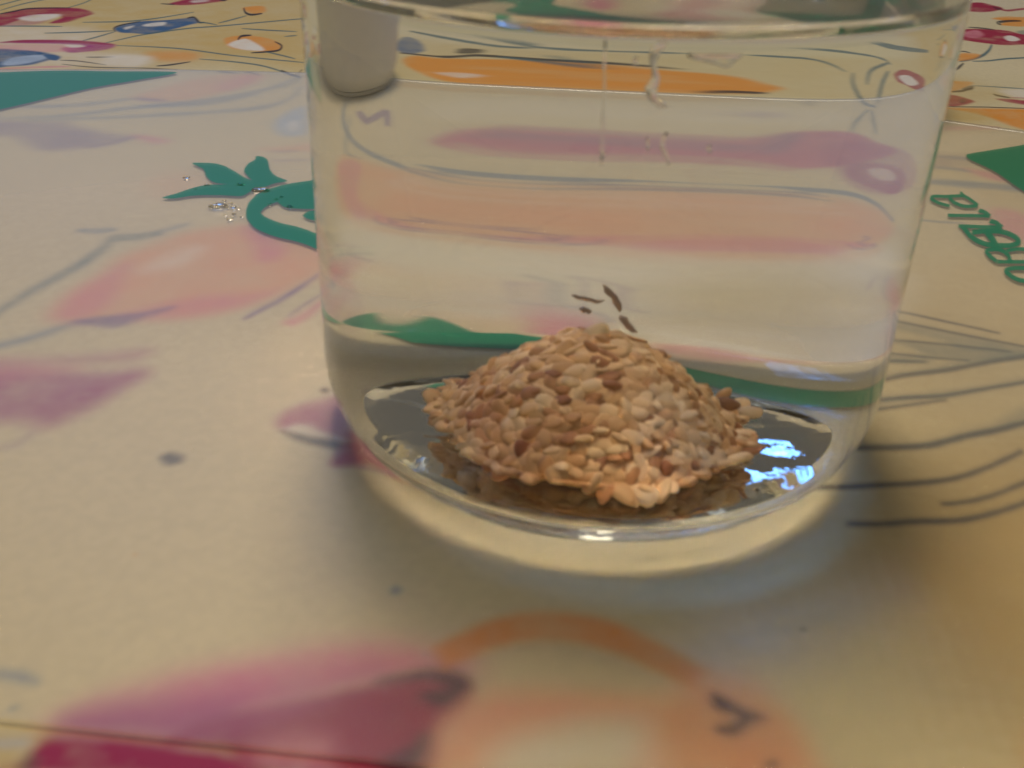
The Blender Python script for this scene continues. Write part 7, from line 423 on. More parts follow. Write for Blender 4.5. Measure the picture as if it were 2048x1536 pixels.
ct 0.8 0.06 -2.86,20.91 -2.81,20.71 -2.73,20.4 -2.66,20.09 -2.59,19.72 -2.55,19.35 -2.51,18.88 -2.5,18.41 -2.48,17.96 -2.5,17.57 -2.52,17.23 -2.59,17 -2.69,16.87 -2.79,16.74 -2.9,16.66 -2.97,16.64 -3.02,16.78 -2.98,16.91 -2.88,16.99 -2.78,17.12 -2.7,17.25 -2.67,17.48 -2.65,17.76 -2.63,18.16 -2.65,18.62 -2.65,19.04 -2.68,19.4 -2.71,19.76 -2.77,20.07 -2.82,20.38 -2.87,20.64 -2.91,20.83
ct 0.8 0.06 -2.57,16.58 -2.48,16.45 -2.34,16.22 -2.19,16 -2.03,15.74 -1.93,15.52 -1.84,15.3 -1.77,15.12 -1.72,14.9 -1.68,14.78 -1.65,14.65 -1.68,14.59 -1.71,14.68 -1.78,14.85 -1.83,15.02 -1.89,15.19 -1.97,15.37 -2.08,15.54 -2.22,15.8 -2.36,16.07 -2.5,16.29 -2.59,16.42
ct 0.8 0.06 -2.7,16.45 -2.67,16.3 -2.64,16.05 -2.59,15.75 -2.55,15.47 -2.52,15.23 -2.49,15 -2.46,14.77 -2.43,14.54 -2.4,14.36 -2.39,14.23 -2.46,14.25 -2.49,14.38 -2.53,14.55 -2.57,14.78 -2.6,15.01 -2.63,15.25 -2.66,15.48 -2.7,15.77 -2.75,16.07 -2.75,16.27 -2.77,16.48
ct 0.8 0.06 0.31,21.66 0.25,21.45 0.17,21.07 0.1,20.71 0.06,20.45 0.06,20.65 0.1,20.71 0.19,20.9 0.34,21.13 0.52,21.3 0.67,21.39 0.66,21.18 0.5,21.03 0.32,20.8 0.18,20.51 0.1,20.33 0.06,20.34 0.07,20.84 0.11,21.1 0.18,21.41 0.25,21.66 0.31,21.87
cb 0.7 0.08 3.01,21.65 3.05,21.86 3.08,22.16 3.1,22.47 3.09,22.72 3.08,22.97 3.02,23.08 2.96,23.19 2.88,23.24 2.77,23.2 2.68,23.16 2.57,23.05 2.46,22.94 2.39,22.81 2.29,22.53 2.21,22.33 2.12,22.06 2.06,21.79 2.01,21.59 2,21.44 2.01,21.36 2.03,21.21 2.06,21.12 2.1,21.03 2.14,20.93 2.21,20.9 2.3,20.86 2.42,20.87 2.52,20.83 2.61,20.85 2.7,20.89 2.78,21 2.87,21.11 2.91,21.23 2.96,21.36 2.99,21.5
cd 0.8 0.06 1.28,21.44 1.31,21.57 1.31,21.65 1.31,21.79 1.32,21.94 1.31,22.09 1.27,22.11 1.24,22.21 1.18,22.24 1.1,22.21 1.05,22.24 0.99,22.21 0.95,22.16 0.91,22.03 0.91,21.96 0.91,21.88 0.91,21.73 0.92,21.65 0.95,21.63 0.99,21.61 1.03,21.51 1.08,21.48 1.13,21.45 1.17,21.43 1.2,21.41 1.22,21.4 1.25,21.39 1.28,21.44
cc 0.85 0.06 -4.97,20.33 -5.07,20.43 -5.21,20.53 -5.38,20.61 -5.59,20.6 -5.78,20.53 -5.97,20.38 -6.16,20.22 -6.42,19.87 -6.7,19.51 -6.94,19.16 -7.19,18.72 -7.34,18.33 -7.34,18.11 -7.25,17.8 -7.12,17.59 -6.99,17.38 -6.81,17.21 -6.71,17.07 -6.59,17.07 -6.52,17.05 -6.41,17.11 -6.33,17.22 -6.24,17.34 -6.15,17.39 -6,17.61 -5.83,17.76 -5.69,17.97 -5.53,18.24 -5.4,18.43 -5.3,18.55 -5.18,18.73 -5.09,18.84 -5,18.94 -4.94,19.03 -4.87,19.19 -4.85,19.26 -4.83,19.47 -4.81,19.69 -4.83,19.89 -4.84,20.09 -4.87,20.22
cw 0.9 0.05 -5.08,19.72 -5.15,19.84 -5.24,19.87 -5.4,19.88 -5.55,19.82 -5.75,19.74 -5.9,19.6 -6.01,19.48 -6.17,19.18 -6.29,18.84 -6.43,18.56 -6.47,18.32 -6.51,18.08 -6.4,18.08 -6.29,18.07 -6.08,18.11 -5.88,18.14 -5.69,18.3 -5.56,18.36 -5.44,18.55 -5.29,18.82 -5.21,19.13 -5.11,19.37 -5.09,19.58
cd 0.4 0.12 -1.01,17.45 -1.04,17.51 -1.09,17.56 -1.15,17.57 -1.21,17.57 -1.27,17.57 -1.3,17.52 -1.29,17.42 -1.26,17.31 -1.21,17.21 -1.18,17.16 -1.15,17.11 -1.12,17.16 -1.09,17.21 -1.05,17.25 -1.02,17.35 -1.01,17.45
cv 0.5 0.2 -0.19,16.03 -0.21,16.14 -0.24,16.21 -0.29,16.28 -0.35,16.36 -0.41,16.39 -0.46,16.41 -0.51,16.43 -0.55,16.39 -0.6,16.31 -0.63,16.22 -0.66,16.18 -0.66,16.09 -0.63,16.04 -0.59,15.99 -0.55,15.97 -0.49,15.91 -0.43,15.85 -0.39,15.84 -0.34,15.86 -0.29,15.88 -0.25,15.9 -0.22,15.97 -0.2,15.99
cm 0.75 0.15 0.28,12.23 0.3,12.37 0.31,12.58 0.28,12.76 0.27,12.99 0.24,13.14 0.21,13.3 0.19,13.45 0.16,13.52 0.13,13.6 0.1,13.64 0.07,13.72 0.05,13.76 0.03,13.84 0.02,13.92 0,14 -0.01,14.03 -0.01,14.08 -0.02,14.04 -0.01,14.01 -0,13.94 0.01,13.9 0.02,13.87 0.02,13.83 0.03,13.8 0.03,13.76 0.01,13.76 -0.04,13.83 -0.07,13.9 -0.11,13.96 -0.15,14.03 -0.21,14.13 -0.26,14.2 -0.32,14.29 -0.38,14.39 -0.44,14.48 -0.51,14.58 -0.57,14.63 -0.67,14.68 -0.78,14.73 -0.91,14.73 -1.09,14.72 -1.27,14.7 -1.45,14.64 -1.63,14.52 -1.76,14.4 -1.87,14.24 -1.98,14.08 -2.06,13.88 -2.15,13.68 -2.26,13.47 -2.39,13.29 -2.57,13.09 -2.77,12.87 -2.94,12.66 -3.01,12.45 -2.96,12.3 -2.71,12.24 -2.4,12.22 -2.01,12.18 -1.66,12.14 -1.36,12.08 -1.12,11.99 -0.92,11.96 -0.75,11.92 -0.6,11.91 -0.48,11.88 -0.36,11.85 -0.28,11.85 -0.2,11.88 -0.14,11.94 -0.09,12 -0.05,12.09 -0.01,12.14 0.02,12.19 0.04,12.24 0.05,12.32 0.07,12.37 0.09,12.43 0.09,12.39 0.1,12.35 0.09,12.31 0.08,12.19 0.07,12.1 0.04,12.02 0.02,11.93 -0.01,11.88 -0.04,11.86 -0.07,11.81 -0.09,11.79 -0.11,11.74 -0.13,11.72 -0.13,11.76 -0.12,11.78 -0.1,11.79 -0.08,11.81 -0.04,11.84 0,11.89 0.06,11.95 0.12,12 0.18,12.07 0.24,12.14
ck 0.45 0.15 0.28,12.23 0.3,12.37 0.31,12.58 0.28,12.76 0.27,12.99 0.24,13.14 0.21,13.3 0.19,13.45 0.16,13.52 0.13,13.6 0.1,13.64 0.07,13.72 0.05,13.76 0.03,13.84 0.02,13.92 0,14 -0.01,14.03 -0.01,14.08 -0.02,14.04 -0.01,14.01 -0,13.94 0.01,13.9 0.02,13.87 0.02,13.83 0.03,13.8 0.03,13.76 0.01,13.76 -0.04,13.83 -0.07,13.9 -0.11,13.96 -0.15,14.03 -0.21,14.13 -0.26,14.2 -0.32,14.29 -0.38,14.39 -0.44,14.48 -0.51,14.58 -0.57,14.63 -0.67,14.68 -0.78,14.73 -0.91,14.73 -1.09,14.72 -1.27,14.7 -1.45,14.64 -1.63,14.52 -1.76,14.4 -1.87,14.24 -1.98,14.08 -2.06,13.88 -2.15,13.68 -2.26,13.47 -2.39,13.29 -2.57,13.09 -2.77,12.87 -2.94,12.66 -3.01,12.45 -2.96,12.3 -2.71,12.24 -2.4,12.22 -2.01,12.18 -1.66,12.14 -1.36,12.08 -1.12,11.99 -0.92,11.96 -0.75,11.92 -0.6,11.91 -0.48,11.88 -0.36,11.85 -0.28,11.85 -0.2,11.88 -0.14,11.94 -0.09,12 -0.05,12.09 -0.01,12.14 0.02,12.19 0.04,12.24 0.05,12.32 0.07,12.37 0.09,12.43 0.09,12.39 0.1,12.35 0.09,12.31 0.08,12.19 0.07,12.1 0.04,12.02 0.02,11.93 -0.01,11.88 -0.04,11.86 -0.07,11.81 -0.09,11.79 -0.11,11.74 -0.13,11.72 -0.13,11.76 -0.12,11.78 -0.1,11.79 -0.08,11.81 -0.04,11.84 0,11.89 0.06,11.95 0.12,12 0.18,12.07 0.24,12.14
cv 0.6 0.12 0.03,13.6 0.03,13.69 0.02,13.76 0.01,13.85 -0.01,13.9 -0.02,13.95 -0.02,13.91 -0.01,13.89 -0,13.82 0.01,13.78 0.02,13.76 0.03,13.73 0.03,13.71 0.03,13.65 0.04,13.57 0.04,13.42 0.04,13.3 0.05,13.14 0.05,13.02 0.05,12.94 0.04,12.91 0.02,12.96 -0,13 -0.02,13.07 -0.03,13.13 -0.05,13.19 -0.05,13.25 -0.05,13.28 -0.05,13.35 -0.04,13.42 -0.02,13.45 0,13.52 0.03,13.57
cv 0.6 0.12 -0.13,13.49 -0.16,13.65 -0.2,13.82 -0.25,13.99 -0.3,14.13 -0.35,14.26 -0.4,14.35 -0.45,14.44 -0.51,14.54 -0.56,14.58 -0.6,14.59 -0.63,14.59 -0.64,14.51 -0.63,14.38 -0.59,14.22 -0.55,14.01 -0.49,13.77 -0.43,13.57 -0.38,13.37 -0.33,13.25 -0.27,13.09 -0.22,12.97 -0.17,12.85 -0.14,12.8 -0.11,12.76 -0.1,12.83 -0.1,12.93 -0.1,13.04 -0.11,13.22 -0.12,13.37
cm 0.4 0.15 -0.77,13.38 -0.83,13.61 -0.91,13.73 -1.02,13.76 -1.15,13.78 -1.3,13.76 -1.46,13.69 -1.64,13.65 -1.88,13.54 -2.16,13.41 -2.46,13.22 -2.78,13 -3.07,12.69 -3.33,12.42 -3.53,12.12 -3.75,11.76 -3.92,11.42 -4.01,11.08 -4.1,10.68 -4.07,10.38 -4.01,10.01 -3.87,9.72 -3.64,9.48 -3.43,9.31 -3.17,9.23 -2.88,9.29 -2.55,9.34 -2.22,9.44 -1.94,9.54 -1.71,9.63 -1.5,9.74 -1.32,9.89 -1.16,10.02 -1.03,10.2 -0.91,10.38 -0.82,10.6 -0.76,10.85 -0.73,11.2 -0.7,11.65 -0.69,12.11 -0.7,12.62 -0.73,13.07
cm 0.6 0.1 -0.97,11.85 -1.02,11.94 -1.11,12 -1.19,12.05 -1.3,12.06 -1.42,12.06 -1.55,12.02 -1.69,11.98 -1.88,11.91 -2.08,11.79 -2.28,11.62 -2.49,11.44 -2.66,11.23 -2.8,11.07 -2.9,10.85 -2.98,10.63 -3,10.46 -3.01,10.25 -2.99,10.05 -2.91,9.91 -2.76,9.78 -2.61,9.64 -2.44,9.53 -2.23,9.47 -2.08,9.46 -1.9,9.56 -1.75,9.71 -1.58,9.87 -1.44,10.07 -1.32,10.22 -1.23,10.36 -1.14,10.5 -1.07,10.66 -1,10.78 -0.95,10.93 -0.91,11.05 -0.88,11.16 -0.87,11.3 -0.88,11.44 -0.88,11.54 -0.9,11.68 -0.92,11.78
cw 0.6 0.08 -1.51,11.51 -1.57,11.56 -1.68,11.56 -1.82,11.51 -1.98,11.44 -2.13,11.33 -2.24,11.2 -2.32,11.09 -2.38,10.94 -2.43,10.72 -2.44,10.56 -2.43,10.44 -2.41,10.34 -2.3,10.37 -2.17,10.4 -2.02,10.48 -1.87,10.55 -1.75,10.64 -1.67,10.71 -1.61,10.85 -1.54,10.98 -1.5,11.14 -1.48,11.33 -1.48,11.45
cg 0.85 0.06 3.39,16 3.46,15.72 3.54,15.27 3.63,14.82 3.69,14.28 3.7,13.78 3.64,13.34 3.5,12.91 3.34,12.52 3.14,12.16 2.94,11.87 2.7,11.62 2.44,11.39 2.19,11.21 1.91,11.02 1.65,10.9 1.41,10.78 1.16,10.66 0.95,10.57 0.77,10.5 0.58,10.4 0.44,10.32 0.31,10.2 0.2,10.11 0.09,10.02 0,9.96 -0.08,9.9 -0.15,9.84 -0.2,9.78 -0.24,9.75 -0.27,9.75 -0.28,9.72 -0.28,9.74 -0.27,9.77 -0.24,9.79 -0.21,9.85 -0.17,9.9 -0.13,9.96 -0.07,10.05 -0.02,10.13 0.03,10.22 0.08,10.24 0.12,10.29 0.16,10.31 0.19,10.35 0.22,10.37 0.23,10.4 0.16,10.4 0.07,10.37 -0.05,10.35 -0.17,10.28 -0.3,10.24 -0.41,10.16 -0.54,10.06 -0.66,9.94 -0.78,9.8 -0.87,9.68 -0.95,9.52 -1.03,9.36 -1.11,9.17 -1.18,8.94 -1.25,8.65 -1.32,8.36 -1.37,8.1 -1.43,7.91 -1.58,7.97 -1.54,8.16 -1.48,8.42 -1.4,8.76 -1.33,9.06 -1.24,9.33 -1.14,9.54 -1.07,9.73 -0.96,9.9 -0.86,10.06 -0.73,10.2 -0.61,10.33 -0.47,10.42 -0.35,10.51 -0.22,10.56 -0.09,10.62 0.03,10.67 0.13,10.68 0.18,10.69 0.2,10.67 0.2,10.65 0.18,10.63 0.15,10.61 0.11,10.59 0.07,10.54 0.03,10.48 -0.02,10.43 -0.07,10.34 -0.12,10.25 -0.16,10.2 -0.2,10.11 -0.23,10.08 -0.25,10.06 -0.25,10.03 -0.25,10.01 -0.21,10.05 -0.17,10.08 -0.11,10.12 -0.04,10.18 0.04,10.24 0.13,10.33 0.24,10.4 0.35,10.49 0.48,10.62 0.63,10.7 0.79,10.79 0.99,10.89 1.2,10.99 1.42,11.09 1.65,11.19 1.88,11.33 2.11,11.48 2.32,11.69 2.55,11.9 2.74,12.15 2.94,12.39 3.11,12.72 3.25,13.08 3.36,13.42 3.43,13.8 3.42,14.17 3.35,14.65 3.29,15.14 3.21,15.53 3.19,15.83
cg 0.6 0.06 2.94,13.18 2.88,12.92 2.85,12.6 2.77,12.22 2.68,11.82 2.59,11.51 2.52,11.2 2.45,10.94 2.36,10.66 2.24,10.45 2.1,10.26 1.93,10.19 1.73,10.16 1.56,10.2 1.42,10.22 1.34,10.24 1.36,10.34 1.44,10.36 1.59,10.34 1.75,10.35 1.91,10.36 2.03,10.44 2.12,10.58 2.22,10.76 2.29,11.01 2.36,11.27 2.45,11.56 2.54,11.87 2.63,12.27 2.71,12.64 2.8,12.97 2.85,13.19
cv 0.9 0.04 2.71,13.47 2.66,13.4 2.58,13.35 2.52,13.24 2.45,13.19 2.38,13.14 2.33,13.07 2.26,13.01 2.2,12.96 2.16,12.93 2.1,12.88 2.04,12.82 1.96,13.19 2,13.26 2.06,13.32 2.12,13.43 2.18,13.49 2.25,13.55 2.29,13.62 2.36,13.68 2.43,13.74 2.46,13.77 2.53,13.83 2.6,13.89
cv 0.9 0.04 1.96,12.78 1.91,12.9 1.85,13.03 1.8,13.14 1.76,13.26 1.72,13.38 1.68,13.49 1.65,13.61 1.62,13.76 1.59,13.88 1.55,13.99 1.52,14.11 1.71,14.54 1.74,14.43 1.8,14.3 1.83,14.18 1.87,14.06 1.92,13.94 1.96,13.81 2.01,13.69 2.04,13.53 2.09,13.4 2.14,13.28 2.19,13.15
cv 0.9 0.04 1.71,14.3 1.68,14.17 1.64,14.04 1.61,13.91 1.58,13.79 1.56,13.71 1.53,13.58 1.49,13.46 1.45,13.35 1.42,13.23 1.39,13.11 1.35,13 1.22,13.12 1.25,13.23 1.28,13.35 1.31,13.47 1.34,13.6 1.36,13.68 1.39,13.8 1.42,13.93 1.46,14.04 1.49,14.17 1.52,14.3 1.57,14.42
cw 0.55 0.5 0.37,5.8 0.43,5.94 0.49,6.15 0.56,6.32 0.61,6.48 0.63,6.63 0.62,6.75 0.55,6.93 0.38,7.14 0.11,7.27 -0.27,7.28 -0.74,7.07 -1.18,6.6 -1.46,5.89 -1.55,4.76 4.94,4.95 4.78,4.38 4.61,3.86 4.47,3.45 -1.62,5.33 -0.89,5.21 -0.38,5.1 1.56,3.46 1.64,3.34 1.67,3.23 1.65,3.19 1.58,3.19 1.47,3.18 1.33,3.21 1.18,3.23 1.04,3.28 0.92,3.36 0.79,3.45 0.68,3.6 0.58,3.78 0.5,3.99 0.37,4.52 0.33,4.78 0.31,5.06 0.3,5.33 0.31,5.54 0.33,5.71
cp 0.8 0.3 2.22,9.8 2.19,9.95 2.11,10.06 1.98,10.11 1.83,10.14 1.63,10.2 1.36,10.23 1.11,10.28 0.84,10.23 0.58,10.19 0.36,10.13 0.16,10.06 -0,10 -0.12,9.95 -0.21,9.91 -0.26,9.83 -0.28,9.78 -0.26,9.75 -0.22,9.73 -0.17,9.77 -0.11,9.83 -0.06,9.92 0,10.01 0.06,10.1 0.12,10.14 0.18,10.21 0.22,10.26 0.2,10.27 0.11,10.25 -0.02,10.17 -0.17,10.07 -0.33,9.96 -0.49,9.8 -0.66,9.59 -0.83,9.41 -0.99,9.16 -1.16,8.92 -1.28,8.63 -1.39,8.35 -1.44,8.09 -1.44,7.87 -1.42,7.66 -1.32,7.51 -1.2,7.37 -1.03,7.28 -0.83,7.21 -0.61,7.15 -0.4,7.13 -0.19,7.16 -0,7.17 0.16,7.19 0.29,7.21 0.4,7.24 0.47,7.23 0.52,7.26 0.54,7.29 0.54,7.32 0.52,7.33 0.48,7.34 0.43,7.32 0.37,7.3 0.3,7.26 0.23,7.19 0.15,7.14 0.06,7.09 -0.03,7.04 -0.12,7.02 -0.2,7.01 -0.28,6.98 -0.36,6.98 -0.44,6.97 -0.5,6.95 -0.56,6.95 -0.59,6.93 -0.59,6.89 -0.53,6.86 -0.42,6.8 -0.27,6.76 -0.1,6.72 0.04,6.7 0.18,6.69 0.31,6.72 0.45,6.78 0.6,6.86 0.82,6.99 1.04,7.18 1.24,7.41 1.46,7.66 1.65,7.96 1.8,8.2 1.98,8.46 2.09,8.76 2.18,9.03 2.26,9.33 2.27,9.6
ck 0.7 0.12 0.05,7.38 0.08,7.48 0.14,7.56 0.21,7.65 0.28,7.74 0.34,7.81 0.39,7.84 0.43,7.88 0.46,7.89 0.46,7.86 0.43,7.83 0.37,7.78 0.29,7.74 0.17,7.69 0.01,7.61 -0.15,7.49 -0.32,7.39 -0.44,7.27 -0.5,7.21 -0.47,7.14 -0.41,7.12 -0.29,7.14 -0.15,7.16 0.01,7.18 0.17,7.24 0.32,7.27 0.44,7.29 0.51,7.3 0.54,7.31 0.55,7.27 0.53,7.23 0.49,7.16 0.43,7.12 0.37,7.05 0.3,7.01 0.24,7 0.18,7.04 0.13,7.08 0.08,7.15 0.05,7.23 0.04,7.32
ck 0.6 0.1 2.09,9.51 2.04,9.7 1.9,9.85 1.71,9.98 1.55,10.06 1.38,10.02 1.25,9.92 1.16,9.72 1.06,9.39 0.97,9.03 0.88,8.69 0.79,8.35 0.67,8.08 0.56,7.91 0.42,7.73 0.3,7.61 0.19,7.49 0.11,7.41 0.07,7.32 0.1,7.27 0.15,7.23 0.23,7.19 0.33,7.16 0.45,7.18 0.57,7.2 0.71,7.31 0.84,7.42 0.99,7.59 1.14,7.76 1.29,7.98 1.41,8.17 1.56,8.37 1.73,8.59 1.88,8.85 2.03,9.08 2.1,9.3
cw 0.3 0.2 0.17,9.45 0.08,9.48 -0.05,9.47 -0.18,9.44 -0.27,9.38 -0.31,9.35 -0.28,9.39 -0.21,9.45 -0.13,9.51 -0.04,9.6 0.05,9.66 0.14,9.71 0.21,9.76 0.27,9.82 0.19,9.83 0.09,9.79 0.04,9.74 0.11,9.68 0.21,9.61 0.29,9.51 0.3,9.39 0.25,9.25 0.16,9.16 0.04,9.12 -0.11,9.08 -0.24,9.03 -0.33,9 -0.35,8.98 -0.31,8.96 -0.22,9.01 -0.1,9.08 0.03,9.16 0.13,9.28 0.19,9.39
cv 0.7 0.06 0,7.38 -0.01,7.36 -0.03,7.26 -0.06,7.18 -0.13,7.09 -0.21,7.06 -0.32,7.08 -0.41,7.1 -0.49,7.13 -0.54,7.15 -0.56,7.14 -0.55,7.12 -0.53,7.07 -0.49,7.05 -0.45,7.04 -0.41,7.03 -0.37,7.04 -0.33,7.07 -0.3,7.07 -0.27,7.06 -0.25,7.08 -0.24,7.06 -0.24,7.04 -0.23,7.02 -0.22,7.09 -0.23,7.11 -0.24,7.13 -0.24,7.15 -0.26,7.19 -0.29,7.17 -0.33,7.17 -0.36,7.16 -0.4,7.16 -0.44,7.17 -0.48,7.17 -0.52,7.2 -0.54,7.24 -0.55,7.27 -0.52,7.26 -0.47,7.25 -0.39,7.22 -0.29,7.19 -0.19,7.17 -0.11,7.19 -0.07,7.24 -0.05,7.28 -0.03,7.35 -0.01,7.42
cv 0.7 0.06 -0.25,7.47 -0.33,7.47 -0.42,7.5 -0.48,7.52 -0.51,7.53 -0.51,7.55 -0.5,7.57 -0.47,7.58 -0.43,7.62 -0.39,7.64 -0.35,7.67 -0.35,7.69 -0.38,7.71 -0.43,7.69 -0.46,7.68 -0.49,7.66 -0.5,7.62 -0.46,7.61 -0.4,7.59 -0.32,7.54 -0.24,7.49
cv 0.7 0.06 -0.3,7.33 -0.3,7.31 -0.29,7.26 -0.28,7.22 -0.27,7.21 -0.25,7.22 -0.23,7.28 -0.21,7.34 -0.2,7.4 -0.19,7.46 -0.19,7.53 -0.2,7.5 -0.22,7.47 -0.23,7.41 -0.24,7.37 -0.26,7.34 -0.27,7.36 -0.27,7.37 -0.28,7.39 -0.29,7.41
cp 0.45 0.4 0.05,4.87 -0.14,4.89 -0.38,4.96 -0.57,5.04 -0.73,5.11 -0.82,5.16 -0.88,5.21 -0.89,5.27 -0.87,5.33 -0.83,5.4 -0.76,5.45 -0.69,5.48 -0.63,5.49 -0.58,5.48 -0.55,5.46 -0.53,5.41 -0.51,5.36 -0.51,5.29 -0.51,5.21 -0.52,5.09 -0.54,4.94 -0.56,4.76 -0.6,4.58 -0.65,4.43 -0.85,3.98 -0.87,4.17 -0.88,4.43 -0.96,4.54 -1.01,4.64 -1.03,4.72 -1.02,4.74 -1,4.75 -0.96,4.73 -0.91,4.71 -0.85,4.7 -0.77,4.69 -0.67,4.72 -0.52,4.77 -0.34,4.82 -0.14,4.85 0.07,4.87 0.14,4.86
cm 0.45 0.15 -0.47,5.32 -0.46,5.37 -0.45,5.41 -0.42,5.44 -0.4,5.46 -0.38,5.48 -0.36,5.48 -0.33,5.46 -0.31,5.43 -0.29,5.4 -0.27,5.37 -0.25,5.32 -0.22,5.27 -0.18,5.2 -0.15,5.13 -0.11,5.05 -0.08,4.97 -0.06,4.88 -0.05,4.79 -0.05,4.69 -0.06,4.59 -0.07,4.49 -0.11,4.07 -0.12,3.96 -0.15,3.88 -0.17,3.81 -0.2,3.75 -0.23,3.68 -0.27,3.64 -0.29,3.63 -0.32,3.67 -0.35,3.71 -0.39,3.78 -0.42,3.85 -0.45,3.94 -0.47,4 -0.5,4.09 -0.44,4.48 -0.46,4.55 -0.48,4.62 -0.48,4.69 -0.49,4.77 -0.5,4.87 -0.5,4.97 -0.5,5.08 -0.49,5.17 -0.49,5.27
ck 0.9 0.2 -0.5,5.33 -0.49,5.38 -0.47,5.43 -0.45,5.46 -0.42,5.48 -0.4,5.5 -0.37,5.49 -0.35,5.5 -0.34,5.48 -0.32,5.47 -0.29,5.45 -0.27,5.41 -0.25,5.37 -0.22,5.33 -0.18,5.26 -0.14,5.18 -0.1,5.1 -0.06,5 -0.04,4.92 -0.03,4.84 -0.02,4.73 -0.03,4.64 -0.04,4.54 -0.06,4.31 -0.08,4.03 -0.11,3.94 -0.14,3.83 -0.18,3.73 -0.22,3.66 -0.26,3.59 -0.29,3.55 -0.33,3.56 -0.36,3.58 -0.38,3.62 -0.41,3.66 -0.44,3.73 -0.47,3.8 -0.5,3.89 -0.53,4 -0.47,4.43 -0.49,4.54 -0.51,4.63 -0.52,4.73 -0.52,4.84 -0.53,4.96 -0.53,5.08 -0.52,5.18 -0.52,5.27
cv 0.85 0.06 -0.61,5.47 -0.59,5.46 -0.57,5.45 -0.54,5.44 -0.51,5.43 -0.47,5.43 -0.43,5.42 -0.39,5.4 -0.34,5.39 -0.29,5.38 -0.25,5.38 -0.21,5.39 -0.18,5.41 -0.15,5.44 -0.13,5.47 -0.11,5.5 -0.12,5.53 -0.16,5.51 -0.18,5.49 -0.21,5.47 -0.25,5.47 -0.28,5.47 -0.33,5.47 -0.38,5.49 -0.43,5.5 -0.46,5.5 -0.5,5.51 -0.53,5.51 -0.56,5.51 -0.59,5.51
cv 0.85 0.06 -0.22,5.82 -0.21,5.81 -0.18,5.81 -0.15,5.8 -0.12,5.8 -0.09,5.78 -0.05,5.75 -0.01,5.72 0.03,5.67 0.07,5.63 0.11,5.58 0.15,5.54 0.19,5.49 0.23,5.45 0.26,5.41 0.29,5.39 0.29,5.42 0.27,5.47 0.24,5.51 0.2,5.56 0.16,5.61 0.12,5.66 0.08,5.7 0.04,5.74 -0.01,5.78 -0.04,5.81 -0.08,5.83 -0.11,5.85 -0.15,5.85 -0.18,5.85 -0.2,5.85
cv 0.85 0.06 -0.21,5.82 -0.19,5.8 -0.18,5.77 -0.16,5.73 -0.14,5.7 -0.13,5.67 -0.13,5.64 -0.13,5.61 -0.14,5.57 -0.15,5.52 -0.15,5.48 -0.13,5.5 -0.12,5.54 -0.11,5.59 -0.11,5.65 -0.11,5.71 -0.12,5.76 -0.15,5.78 -0.17,5.81 -0.18,5.83
cg 0.7 0.05 -0.48,5.8 -0.4,5.75 -0.29,5.66 -0.16,5.47 -0.05,5.3 0.03,5.15 0.09,5.02 0.1,4.88 0.11,4.79 0.09,4.79 0.05,4.77 0.03,4.88 0.01,4.98 -0.02,5.06 -0.09,5.19 -0.2,5.34 -0.33,5.51 -0.44,5.65 -0.51,5.74
cw 0.7 0.5 0.37,5.8 0.44,5.92 0.5,6.13 0.56,6.33 0.61,6.51 0.63,6.65 0.62,6.75 0.56,6.88 0.42,7.01 0.2,7.06 -0.12,6.99 -0.48,6.76 -0.82,6.3 -0.94,5.65 -0.9,4.62 -0.74,4.61 -0.71,4.82 -0.57,4.86 -0.36,4.88 -0.04,4.83 0.29,4.73 0.57,4.59 1.65,3.49 1.65,3.38 1.63,3.29 1.56,3.26 1.45,3.24 1.31,3.25 1.15,3.29 1,3.36 0.85,3.43 0.72,3.57 0.59,3.73 0.46,3.92 0.3,4.46 0.22,4.64 0.18,4.82 0.17,5.02 0.18,5.25 0.21,5.43 0.26,5.61 0.31,5.73
cw 0.35 0.4 0.65,15.96 0.45,16.21 0.24,16.35 0.1,16.45 0.03,16.5 0,16.54 -0.03,16.56 -0.09,16.67 -0.2,16.77 -0.4,16.86 -0.69,16.85 -1.04,16.8 -1.38,16.66 -1.63,16.44 -1.77,16.18 -1.78,15.88 -1.66,15.61 -1.45,15.41 -1.16,15.25 -0.82,15.21 -0.51,15.21 -0.26,15.17 -0.1,15.14 -0.02,15.04 0,14.95 0,14.84 -0.01,14.67 0.01,14.49 0.08,14.31 0.23,14.22 0.41,14.16 0.59,14.31 0.75,14.54 0.85,14.87 0.88,15.3 0.8,15.65
ck 0.6 0.2 0.44,3.47 0.48,3.55 0.54,3.63 0.61,3.72 0.7,3.78 0.78,3.82 0.85,3.81 0.92,3.76 0.98,3.67 1.05,3.56 1.1,3.44 1.17,3.35 1.22,3.26 1.29,3.24 1.36,3.21 1.43,3.19 1.49,3.19 1.52,3.18 1.53,3.16 1.5,3.15 1.44,3.12 1.35,3.08 1.25,3.04 1.14,3 1.04,2.96 0.95,2.96 0.86,2.98 0.78,3.01 0.7,3.04 0.62,3.07 0.57,3.09 0.52,3.15 0.48,3.21 0.45,3.28 0.43,3.35 0.43,3.41
mn 1 0.03 -1.08,4.4 -1.2,3.95 -1.4,3.45 -1.62,2.98 -1.47,2.67 -1.18,2.68 -0.66,2.78 -0.2,2.6 0.3,2.42 0.68,2.25 0.95,1.94 1.3,1.62 1.6,1.4 1.88,1.22 2.17,0.9 2.1,1.2 1.92,1.65 1.78,1.82 1.47,2.03 1.05,2.33 0.68,2.59 0.2,2.85 -0.2,3.1 -0.47,3.33 -0.95,3.68 -1.02,4.1
"""
cloth_sheet = Sheet(-33, -12, 33, 54, .035, (.73, .63, .39))
mat_sheet = Sheet(-24, -6, 15, 19, .02, (0,), 1)
n = noise(cloth_sheet.h, cloth_sheet.w, 170, .10)[..., None]
